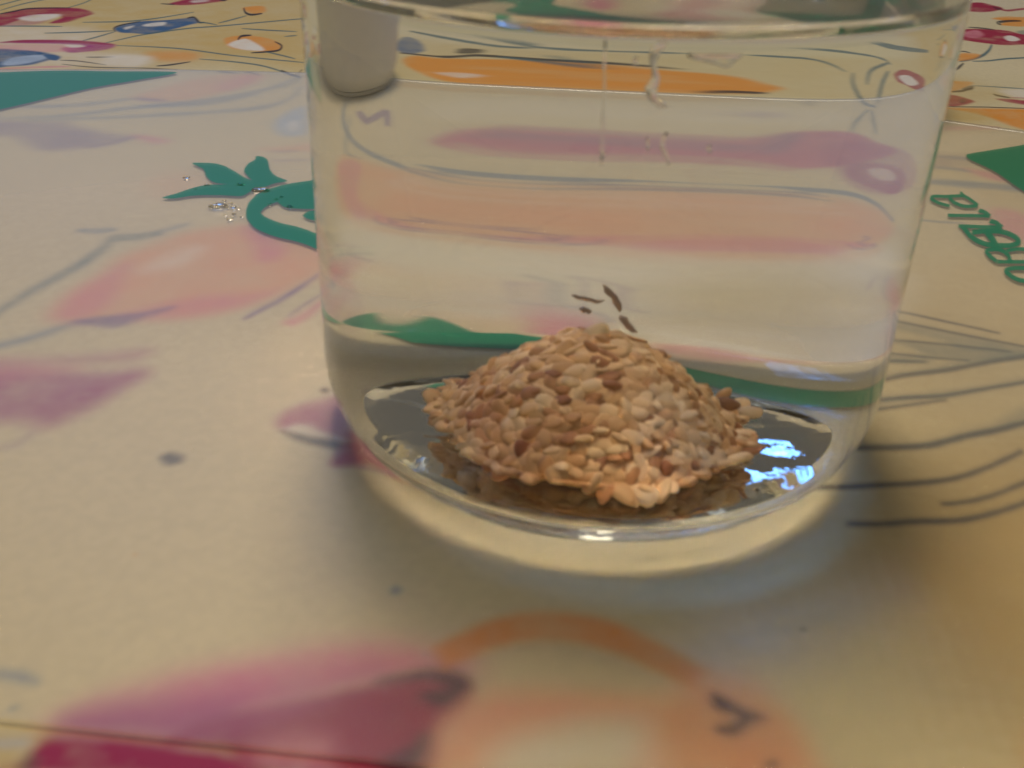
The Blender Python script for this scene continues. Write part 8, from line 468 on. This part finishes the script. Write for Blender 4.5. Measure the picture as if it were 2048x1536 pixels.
cloth_sheet.px *= noise(cloth_sheet.h, cloth_sheet.w, 2.2, .045)[..., None]; cloth_sheet.px[..., 2:] *= n; cloth_sheet.px *= noise(cloth_sheet.h, cloth_sheet.w, 60, .03)[..., None]
rows = []
for ln in PRINTS.strip().split('\n'):
    k, al, so, *q = ln.split()
    rows.append((k[0], k[1], float(al), float(so), [tuple(map(float, v.split(','))) for v in q]))
def tulip(x, y, a, s, col):
    """one more painted tulip of the same kind, for the cloth beyond the traced part"""
    def at(pts): return [(x+s*(u*math.cos(a)-v*math.sin(a)), y+s*(u*math.sin(a)+v*math.cos(a))) for u, v in pts]
    cloth_sheet.fill(at([(0, 0), (.6, .55), (1.8, .75), (3, .45), (3.5, .05), (3, -.4), (1.7, -.7), (.6, -.5)]), INK[col], .85, .15)
    cloth_sheet.fill(at([(.7, .1), (1.8, .4), (2.8, .2), (1.8, .05)]), INK['w'], .7, .12)
    for e in (-.25, 0, .3):
        cloth_sheet.fill(at([(0, -.03+e*.2), (-2, e-.05), (-5, e*3-.06), (-7, e*5), (-5, e*3+.03), (-2, e+.04)]), INK['t'], .8, .05, False)
for k in range(34):
    x, y = nr.uniform(-31, 31), nr.uniform(20, 52)
    if y < 38 and -24 < x < 18: continue
    tulip(x, y, nr.uniform(-.5, .5)+(math.pi if nr.random() < .4 else 0), nr.uniform(.8, 1.2), 'cmobck'[k % 6])
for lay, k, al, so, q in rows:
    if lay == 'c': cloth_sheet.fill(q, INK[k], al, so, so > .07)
    else: mat_sheet.fill(q, (1,), al, so, False)

# ------------------------------------------------------------------ tablecloth and mat
def img_node(nt, im, sheet, z):
    tc = nt.nodes.new('ShaderNodeTexCoord'); mp = nt.nodes.new('ShaderNodeMapping')
    mp.inputs['Location'].default_value = (-sheet.x0/sheet.size[0], -sheet.y0/sheet.size[1], 0)
    mp.inputs['Scale'].default_value = (1/(sheet.size[0]*S), 1/(sheet.size[1]*S), 1)
    t = nt.nodes.new('ShaderNodeTexImage'); t.image = im; t.interpolation = 'Linear'
    nt.links.new(tc.outputs['Object'], mp.inputs[0]); nt.links.new(mp.outputs[0], t.inputs[0])
    return t, tc
def bump(nt, tc, scale, strength, dist):
    nz = nt.nodes.new('ShaderNodeTexNoise'); nz.inputs['Scale'].default_value = scale; nz.inputs['Detail'].default_value = 4
    b = nt.nodes.new('ShaderNodeBump'); b.inputs['Strength'].default_value = strength; b.inputs['Distance'].default_value = dist
    nt.links.new(tc.outputs['Object'], nz.inputs[0]); nt.links.new(nz.outputs[0], b.inputs['Height'])
    return b
M_cloth, nt, p, out = mat('printed_oilcloth')
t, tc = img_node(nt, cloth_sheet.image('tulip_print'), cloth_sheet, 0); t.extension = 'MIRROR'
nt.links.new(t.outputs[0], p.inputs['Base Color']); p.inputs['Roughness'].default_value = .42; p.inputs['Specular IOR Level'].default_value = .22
nt.links.new(bump(nt, tc, 900, .12, .0003).outputs[0], p.inputs['Normal'])
me = bpy.data.meshes.new('tablecloth')
me.from_pydata([(x*S, y*S, -.056*S) for x, y in ((-80, -40), (80, -40), (80, 110), (-80, 110))], [], [(0, 1, 2, 3)])
cloth = tag(link('tablecloth', me, M_cloth, smooth=False), kind='structure')

def milky(name, top):
    m, nt, p, out = mat(name); nt.nodes.remove(p)
    df = nt.nodes.new('ShaderNodeBsdfDiffuse'); tr = nt.nodes.new('ShaderNodeBsdfTransparent'); mx = nt.nodes.new('ShaderNodeMixShader')
    df.inputs[0].default_value = (.72, .70, .63, 1); mx.inputs[0].default_value = .06
    nt.links.new(tr.outputs[0], mx.inputs[1]); nt.links.new(df.outputs[0], mx.inputs[2])
    ge = nt.nodes.new('ShaderNodeNewGeometry'); dt = nt.nodes.new('ShaderNodeVectorMath'); dt.operation = 'DOT_PRODUCT'
    nt.links.new(ge.outputs['Incoming'], dt.inputs[0]); nt.links.new(ge.outputs['Normal'], dt.inputs[1])
    def mth(op, a, b):                        # clouding grows with the slant path: 1 - (1-k)^(1/cos)
        n_ = nt.nodes.new('ShaderNodeMath'); n_.operation = op
        for i_, v_ in enumerate((a, b)):
            if hasattr(v_, 'default_value'): nt.links.new(v_, n_.inputs[i_])
            elif v_ is not None: n_.inputs[i_].default_value = v_
        return n_.outputs[0]
    c_ = mth('MAXIMUM', mth('ABSOLUTE', dt.outputs['Value'], None), .12)
    nt.links.new(mth('SUBTRACT', 1.0, mth('POWER', .945, mth('DIVIDE', 1.0, c_))), mx.inputs[0])
    last = mx
    if top:
        t, tc = img_node(nt, MAT_IMG, mat_sheet, 0); t.extension = 'CLIP'
        sep = nt.nodes.new('ShaderNodeSeparateColor'); nt.links.new(t.outputs[0], sep.inputs[0])
        ink = nt.nodes.new('ShaderNodeBsdfDiffuse'); ink.inputs[0].default_value = (*INK['n'], 1)
        fac = nt.nodes.new('ShaderNodeMath'); fac.operation = 'MULTIPLY'; fac.inputs[1].default_value = .92
        nt.links.new(sep.outputs[0], fac.inputs[0])
        m2 = nt.nodes.new('ShaderNodeMixShader'); nt.links.new(fac.outputs[0], m2.inputs[0])
        nt.links.new(mx.outputs[0], m2.inputs[1]); nt.links.new(ink.outputs[0], m2.inputs[2])
        gl = nt.nodes.new('ShaderNodeBsdfGlossy'); gl.inputs['Roughness'].default_value = .42; gl.inputs['Color'].default_value = (.7, .7, .7, 1)
        fr = nt.nodes.new('ShaderNodeFresnel'); fr.inputs['IOR'].default_value = 1.42
        bp = bump(nt, tc, 700, .10, .0003); nt.links.new(bp.outputs[0], gl.inputs['Normal'])
        m3 = nt.nodes.new('ShaderNodeMixShader'); nt.links.new(fr.outputs[0], m3.inputs[0])
        nt.links.new(m2.outputs[0], m3.inputs[1]); nt.links.new(gl.outputs[0], m3.inputs[2]); last = m3
    nt.links.new(last.outputs[0], out.inputs[0])
    return m
MAT_IMG = mat_sheet.image('mat_print')
edge = [(-26, -5.40), (-10, -5.43), (0, -5.42), (12, -5.40), (23.2, -5.36), (23.8, -5.0), (24, -4), (24, 6), (23.5, 8.2), (18, 10.8), (14, 12.6), (9.8, 14.6), (5, 16.6), (2.4, 17.4), (0, 17.7), (-5, 17.4), (-12.5, 16.6), (-17, 15.6), (-25.5, 13.2), (-26, 12.5)]
bm = bmesh.new(); k = len(edge)
ce = np.mean(edge, 0)
def ring(inset, z): 
    o = []
    for i, (x, y) in enumerate(edge):
        d = Vector((x-ce[0], y-ce[1])); d.normalize(); o.append(bm.verts.new(((x-d.x*inset)*S, (y-d.y*inset)*S, z*S)))
    return o
rs = [ring(.02, -.053), ring(0, -.042), ring(0, -.012), ring(.02, 0)]
bm.faces.new(rs[-1]); f = bm.faces.new(rs[0][::-1]); f.material_index = 1
for a, b in zip(rs, rs[1:]):
    for i in range(k): bm.faces.new((a[i], a[(i+1) % k], b[(i+1) % k], b[i]))
me = bpy.data.meshes.new('plastic_mat'); bm.to_mesh(me)
pm = link('plastic_mat', me, [milky('milky_plastic', True), milky('milky_plastic_underside', False)], smooth=False)
tag(pm, 'milky translucent plastic table mat with green leaf and lettering print under the tumbler', 'table mat')

# ------------------------------------------------------------------ seeds
M_seed, nt, p, out = mat('seed_husk')
oi = nt.nodes.new('ShaderNodeObjectInfo'); ge = nt.nodes.new('ShaderNodeNewGeometry'); ad = nt.nodes.new('ShaderNodeMath'); ad.operation = 'ADD'
fr = nt.nodes.new('ShaderNodeMath'); fr.operation = 'FRACT'
nt.links.new(oi.outputs['Random'], ad.inputs[0]); nt.links.new(ge.outputs['Random Per Island'], ad.inputs[1]); nt.links.new(ad.outputs[0], fr.inputs[0])
rp = nt.nodes.new('ShaderNodeValToRGB'); cr = rp.color_ramp
cr.elements[0].color = (.38, .13, .04, 1); cr.elements[1].color = (.92, .62, .31, 1)
for pos, c in ((.14, (.58, .25, .08, 1)), (.30, (.74, .39, .15, 1)), (.5, (.80, .45, .18, 1)), (.82, (.88, .57, .28, 1))):
    e = cr.elements.new(pos); e.color = c
nt.links.new(fr.outputs[0], rp.inputs[0]); nt.links.new(rp.outputs[0], p.inputs['Base Color'])
p.inputs['Roughness'].default_value = .6; p.inputs['Subsurface Weight'].default_value = 0
def seed_verts(L, W, H, nu=10, nv=7):
    """flat teardrop seed, rounded at one end and pointed at the other"""
    vs, fs = [(L*.5, 0, 0)], []
    for i in range(1, nv):
        t = math.pi*i/nv; x = .5*L*math.cos(t); wd = math.sin(t)**.9*(1-.28*math.cos(t))
        for j in range(nu):
            a = 2*math.pi*j/nu; vs.append((x, .5*W*wd*math.cos(a), .5*H*wd*math.sin(a)))
    vs.append((-.5*L, 0, 0))
    for j in range(nu): fs.append((0, 1+j, 1+(j+1) % nu))
    for i in range(nv-2):
        for j in range(nu):
            a = 1+i*nu+j; b = 1+i*nu+(j+1) % nu; fs.append((a, a+nu, b+nu, b))
    e = len(vs)-1
    for j in range(nu): fs.append((e, e-nu+(j+1) % nu, e-nu+j))
    return vs, fs
def seed_mesh(L, W, H):
    vs, fs = seed_verts(L, W, H)
    me = bpy.data.meshes.new('seed'); me.from_pydata([(x*S, y*S, z*S) for x, y, z in vs], [], fs); me.update()
    return me
PX, PY, PYC, PH = 1.27, 1.54, -.42, 1.10                       # the heap's half width, half depth, centre and height
KIND = [(.30, .175, .09), (.28, .195, .095), (.33, .16, .08), (.25, .185, .10)]
def pile_z(x, y):
    """height of the heap above the glass floor"""
    r = math.hypot((x+.05)/PX, (y-PYC)/PY)
    z = ZF+PH*(.5+.5*math.cos(math.pi*min(r, 1)))**.46
    z += .05*math.sin(3.1*x+1)*math.cos(2.7*y)*max(0, 1-r)
    return z
def floor_z(x, y):
    r = math.hypot(x, y)
    return ZF if r < rc else ZF+RC*(1-math.sqrt(max(0, 1-((r-rc)/RCR)**2)))
eye = Vector((0, -CD, CH*.75))
cand = []
tries = 0
while len(cand) < 950 and tries < 60000:
    tries += 1
    x, y = rnd.uniform(-1.75, 1.75), rnd.uniform(-2.1, 1.75)
    r = math.hypot((x+.05)/PX, (y-PYC)/PY)
    if r > 1.02+.10*math.sin(5*math.atan2(y, x)+1)*math.sin(3*math.atan2(y, x)): continue
    z = max(pile_z(x, y), floor_z(x, y)+.02)
    if all((x-a)**2+(y-b)**2+(z-c)**2 > .0078 for a, b, c in cand): cand.append((x, y, z))
for x, y in ((1.22, .62), (1.05, .82), (1.18, -.86), (1.32, -.62), (1.02, -1.12), (-1.38, .05), (-1.30, -.55), (-1.12, -1.05), (.55, -1.62), (-.35, -1.66)):
    cand.append((x, y, floor_z(x, y)+.055))
def pose(x, y, z):
    e = .03
    n = Vector((-(pile_z(x+e, y)-pile_z(x-e, y))/(2*e), -(pile_z(x, y+e)-pile_z(x, y-e))/(2*e), 1)).normalized()
    n = (n+Vector((rnd.gauss(0, .38), rnd.gauss(0, .38), rnd.gauss(0, .2)))).normalized()
    q = n.to_track_quat('Z', 'Y').to_matrix() @ Matrix.Rotation(rnd.uniform(0, 6.28), 3, 'Z')
    return Matrix.Translation(Vector((x, y, z))*S) @ q.to_4x4(), n
posed = []
for x, y, z in cand:
    M, n = pose(x, y, z)
    face = (Vector((-(pile_z(x+.05, y)-pile_z(x-.05, y))*10, -(pile_z(x, y+.05)-pile_z(x, y-.05))*10, 1)).normalized()).dot((eye-Vector((x, y, z))).normalized())
    posed.append((face*1.0+rnd.uniform(0, .12)-.02*y, M))
posed.sort(key=lambda v: -v[0])
smesh = [seed_mesh(*k) for k in KIND]
for me in smesh:
    me.materials.append(M_seed); me.polygons.foreach_set('use_smooth', [True]*len(me.polygons))
proto = bpy.data.objects.new('seed', smesh[0]); COL.objects.link(proto)
tag(proto, 'small flat tan seed in the heap at the bottom of the tumbler', 'seed', 'tan seeds heaped at the bottom of the tumbler')
vs, fs = [], []
for i, (_, M) in enumerate(posed):
    s = rnd.uniform(.88, 1.12)
    if i < 284:
        o = proto if i == 0 else proto.copy()
        if i: COL.objects.link(o)
        o.data = smesh[i % 4]; o.matrix_world = M @ Matrix.Scale(s, 4)
    else:
        v, f = seed_verts(*KIND[i % 4], nu=8, nv=6); b = len(vs)
        vs += [M @ Vector((x*S*s, y*S*s, z*S*s)) for x, y, z in v]; fs += [tuple(b+c for c in g) for g in f]
for _ in range(420):                                            # seeds lying flat on the floor under the heap, seen from below
    a, r = rnd.uniform(0, 6.283), math.sqrt(rnd.uniform(.12, 1.0))
    x, y = -.05+PX*r*math.cos(a), PYC+PY*r*math.sin(a)
    v, f = seed_verts(*KIND[_ % 4], nu=8, nv=6); b = len(vs)
    M = Matrix.Translation(Vector((x, y, floor_z(x, y)+.055))*S) @ Matrix.Rotation(rnd.gauss(0, .15), 4, 'X') @ Matrix.Rotation(rnd.uniform(0, 6.28), 4, 'Z')
    vs += [M @ Vector((p_*S, q_*S, z_*S)) for p_, q_, z_ in v]; fs += [tuple(b+c for c in g) for g in f]
b = len(vs); N = 30                                             # the heap's unseen inside
for i in range(N+1):
    for j in range(N+1):
        x, y = -1.6+3.2*i/N, -1.95+3.6*j/N
        vs.append(Vector((x, y, max(pile_z(x, y)-.08, floor_z(x, y)+.10) if math.hypot((x+.05)/PX, (y-PYC)/PY) < 1 else floor_z(x, y)+.10))*S)
for i in range(N):
    for j in range(N):
        q = (b+i*(N+1)+j, b+(i+1)*(N+1)+j, b+(i+1)*(N+1)+j+1, b+i*(N+1)+j+1)
        c = sum((vs[a] for a in q), Vector())/4/S
        if math.hypot((c.x+.05)/PX, (c.y-PYC)/PY) < .98: fs.append(q)
me = bpy.data.meshes.new('seed_heap'); me.from_pydata(vs, [], fs); me.update()
tag(link('seed_heap', me, M_seed), 'rest of the heap of tan seeds on the floor of the tumbler', 'seeds', kind='stuff')
def solo(name, kind, loc, rot, scale, label, colour, group=None):
    me = seed_mesh(*KIND[kind]); m, nt, p, out = mat(name+'_husk'); p.inputs['Base Color'].default_value = (*colour, 1); p.inputs['Roughness'].default_value = .55
    nz = nt.nodes.new('ShaderNodeTexNoise'); nz.inputs['Scale'].default_value = 1500
    hs = nt.nodes.new('ShaderNodeMix'); hs.data_type = 'RGBA'; hs.inputs[6].default_value = (*colour, 1); hs.inputs[7].default_value = (*[c*.7 for c in colour], 1)
    nt.links.new(nz.outputs[0], hs.inputs[0]); nt.links.new(hs.outputs[2], p.inputs['Base Color'])
    o = link(name, me, m); o.location = Vector(loc)*S; o.rotation_euler = rot; o.scale = scale
    return tag(o, label, 'seed', group)
solo('seed', 1, (-.03, PYC+.1, ZF+PH+.03), (.3, -1.0, .5), (1.15, 1.35, 1.6), 'plump pale yellow seed standing at the very top of the heap', (.86, .60, .28))
solo('seed', 3, (1.10, .36, ZF+.13), (1.2, .2, .4), (1, 1, 1.2), 'dark red-brown seed at the right edge of the heap', (.33, .13, .05))
solo('seed', 0, (1.30, .30, ZF+.08), (.5, .1, 1.2), (1.1, 1.1, 1), 'pale seed lying just right of the dark red-brown seed', (.80, .55, .30))
sl = [((-.12, -.05, 1.90), .25, .30, .024, .25, 'thin brown sliver floating level, leftmost above the heap'),
      ((.09, -.05, 1.93), 1.05, .36, .031, -.3, 'long brown sliver floating upright above the heap'),
      ((-.13, -.05, 1.77), .4, .12, .033, .1, 'tiny brown crumb floating lowest on the left above the heap'),
      ((.23, -.05, 1.64), .95, .26, .034, .2, 'short brown sliver floating just right of the plump pale seed')]
def sliver(loc, tilt, L, r, bend, lab, colour):
    """a bent, ragged bit of husk"""
    vs, fs = [], []; n, m = 9, 6
    for i in range(n):
        t = i/(n-1)-.5; q = r*(1-(2*t)**2)**.5*(.75+.5*rnd.random())+.004
        cx, cz = t*L, bend*L*(t*t-.08)+rnd.gauss(0, .006)
        for j in range(m):
            a = 2*math.pi*j/m; vs.append(((cx)*S, q*.6*math.cos(a)*S, (cz+q*math.sin(a))*S))
    for i in range(n-1):
        for j in range(m): fs.append((i*m+j, i*m+(j+1) % m, (i+1)*m+(j+1) % m, (i+1)*m+j))
    fs.append(tuple(range(m))[::-1]); fs.append(tuple((n-1)*m+j for j in range(m)))
    me = bpy.data.meshes.new('seed_sliver'); me.from_pydata(vs, [], fs); me.update()
    o = link('seed_sliver', me, M_seed_dark); o.location = Vector(loc)*S; o.rotation_euler = (.2, tilt, .3)
    return tag(o, lab, 'seed sliver')
M_seed_dark, nt, p, out = mat('dark_husk'); p.inputs['Base Color'].default_value = (.52, .37, .30, 1); p.inputs['Roughness'].default_value = .6
for loc, tilt, L, r, bend, lab in sl: sliver(loc, tilt, L, r, bend, lab, None)

# ------------------------------------------------------------------ water drops
M_drop = glass_material('water_drop', 1.333)
def ray(px, py):
    return (fw+((px-1024)/CF)*rr-((py-768)/CF)*uu)
def drop_mesh(r, h):
    bm = bmesh.new(); bmesh.ops.create_uvsphere(bm, u_segments=14, v_segments=8, radius=1)
    for v in bm.verts: v.co = Vector((v.co.x*r*S, v.co.y*r*S, (v.co.z*h if v.co.z > 0 else v.co.z*.02)*S))
    me = bpy.data.meshes.new('water_droplet'); bm.to_mesh(me); return me
DROPS = [(-8.32, 7.64, 0), (-7.75, 7.25, 0), (-7.13, 7.39, 0), (-6.71, 7.12, 1), (-6.6, 7.14, 1), (-7.87, 6.99, 2), (-7.14, 6.15, 1), (-7.05, 6.19, 1), (-7.12, 6.49, 2), (-7.15, 6.06, 2), (-6.95, 6.36, 2), (-6.83, 6.18, 0), (-6.9, 6.07, 2), (-6.71, 6.12, 2), (-6.69, 5.83, 0), (-6.81, 5.74, 2), (-6.66, 5.55, 0), (-6.19, 6.7, 2), (-6.14, 6.84, 2), (-5.82, 6.34, 0), (-6.23, 6.43, 2), (-6.51, 5.72, 2)]
dm = [drop_mesh(.055, .045), drop_mesh(.10, .065), drop_mesh(.035, .03)]
for me in dm:
    me.materials.append(M_drop); me.polygons.foreach_set('use_smooth', [True]*len(me.polygons))
for i, (x, y, k) in enumerate(DROPS):
    o = bpy.data.objects.new('water_droplet', dm[k]); COL.objects.link(o)
    o.location = (x*S, y*S, -.008*S); o.scale = (rnd.uniform(.9, 1.5), rnd.uniform(.8, 1.2), 1); o.rotation_euler.z = rnd.uniform(0, 3)
    tag(o, 'tiny clear water droplet on the milky mat beside the green leaf print', 'water drop', 'tiny water droplets on the mat')
def wall(pts, widths, depth, name, label):
    """a run of water clinging to the outside of the tumbler, given as (angle in cm round the wall, height)"""
    vs, fs = [], []; m = 9
    for (u, z), w_ in zip(pts, widths):
        for j in range(m):
            t = -1+2*j/(m-1); a = -math.pi/2+(u+t*w_*.5)/Ro(z); R = Ro(z)+depth*math.sqrt(max(0, 1-t*t))*min(1, w_/.08)+.001
            vs.append((R*math.cos(a)*S, R*math.sin(a)*S, z*S))
        for j in range(m):
            t = 1-2*j/(m-1); a = -math.pi/2+(u+t*w_*.5)/Ro(z); R = Ro(z)-.004
            vs.append((R*math.cos(a)*S, R*math.sin(a)*S, z*S))
    q = 2*m
    for i in range(len(pts)-1):
        for j in range(q): fs.append((i*q+j, i*q+(j+1) % q, (i+1)*q+(j+1) % q, (i+1)*q+j))
    fs.append(tuple(range(q))[::-1]); fs.append(tuple((len(pts)-1)*q+j for j in range(q)))
    me = bpy.data.meshes.new(name); me.from_pydata(vs, [], fs); me.update()
    bm = bmesh.new(); bm.from_mesh(me); bmesh.ops.recalc_face_normals(bm, faces=bm.faces); bm.to_mesh(me)
    return tag(link(name, me, M_drop), label, 'water drip')
wall([(0.295, 4.928), (0.257, 4.889), (0.237, 4.838), (0.235, 4.786), (0.25, 4.735), (0.266, 4.683), (0.255, 4.648), (0.24, 4.613), (0.241, 4.567), (0.274, 4.525), (0.32, 4.491), (0.364, 4.484)], [0.058, 0.091, 0.066, 0.049, 0.041, 0.058, 0.074, 0.099, 0.082, 0.091, 0.099, 0.033], 0.09, 'water_drip', 'vertical run of water clinging to the tumbler front below the waterline')
wall([(0.672, 4.85), (0.672, 4.833), (0.679, 4.816), (0.704, 4.8), (0.734, 4.783), (0.746, 4.769)], [0.392, 0.403, 0.343, 0.237, 0.125, 0.059], 0.08, 'water_drip', 'wide sagging water drip on the tumbler front right of the vertical run')
wall([(-0.111, 4.926), (-0.107, 4.721), (-0.089, 4.51), (-0.087, 4.383), (-0.082, 4.255), (-0.078, 4.143), (-0.078, 4.029)], [0.016, 0.021, 0.016, 0.025, 0.021, 0.033, 0.016], 0.03, 'water_drip', 'thin straight dried water streak on the tumbler front')
wall([(0.38, 4.292), (0.364, 4.236), (0.365, 4.18), (0.385, 4.132), (0.42, 4.08), (0.416, 4.049)], [0.016, 0.033, 0.041, 0.037, 0.025, 0.012], 0.03, 'water_drip', 'small crooked water trickle low on the tumbler front')
wall([(0.244, 4.252), (0.253, 4.196), (0.255, 4.14)], [0.012, 0.021, 0.012], 0.02, 'water_drip', 'tiny water trickle left of the crooked trickle')
wall([(0.715, 4.201), (0.708, 4.171), (0.727, 4.14)], [0.016, 0.033, 0.021], 0.02, 'water_drip', 'tiny water bead right of the crooked trickle')
wall([(0.112, 4.817), (0.101, 4.782), (0.128, 4.759)], [0.025, 0.037, 0.021], 0.02, 'water_drip', 'tiny water bead left of the vertical run')

# ------------------------------------------------------------------ grey cup behind
M_cup, nt, p, out = mat('grey_stoneware'); p.inputs['Base Color'].default_value = (.40, .37, .32, 1); p.inputs['Roughness'].default_value = .55
nz = nt.nodes.new('ShaderNodeTexNoise'); nz.inputs['Scale'].default_value = 300; tc = nt.nodes.new('ShaderNodeTexCoord'); rp = nt.nodes.new('ShaderNodeValToRGB')
rp.color_ramp.elements[0].color = (.60, .58, .54, 1); rp.color_ramp.elements[1].color = (.68, .66, .62, 1)
nt.links.new(tc.outputs['Object'], nz.inputs[0]); nt.links.new(nz.outputs[0], rp.inputs[0]); nt.links.new(rp.outputs[0], p.inputs['Base Color'])
cup = bpy.data.objects.new('grey_bowl', None); COL.objects.link(cup); cup.location = (CUPX*S, CUPY*S, 0); cup.empty_display_size = .01
tag(cup, 'matt grey rounded bowl behind the tumbler, seen through its water', 'bowl')
prof = [(0, .10), (2.50, .10), (2.66, .14), (2.80, .5), (2.92, 1.3), (3.0, 2.2), (3.03, 3.2), (3.03, 5.5), (2.96, 5.6), (2.87, 5.5), (2.85, 3.2), (2.7, 1.5), (2.2, .5), (0, .4)]
link('bowl_body', lathe(prof, 96), M_cup, cup)
link('foot_ring', lathe([(2.30, .099), (2.32, .01), (2.36, 0), (2.52, 0), (2.56, .01), (2.60, .099)], 96), M_cup, cup)
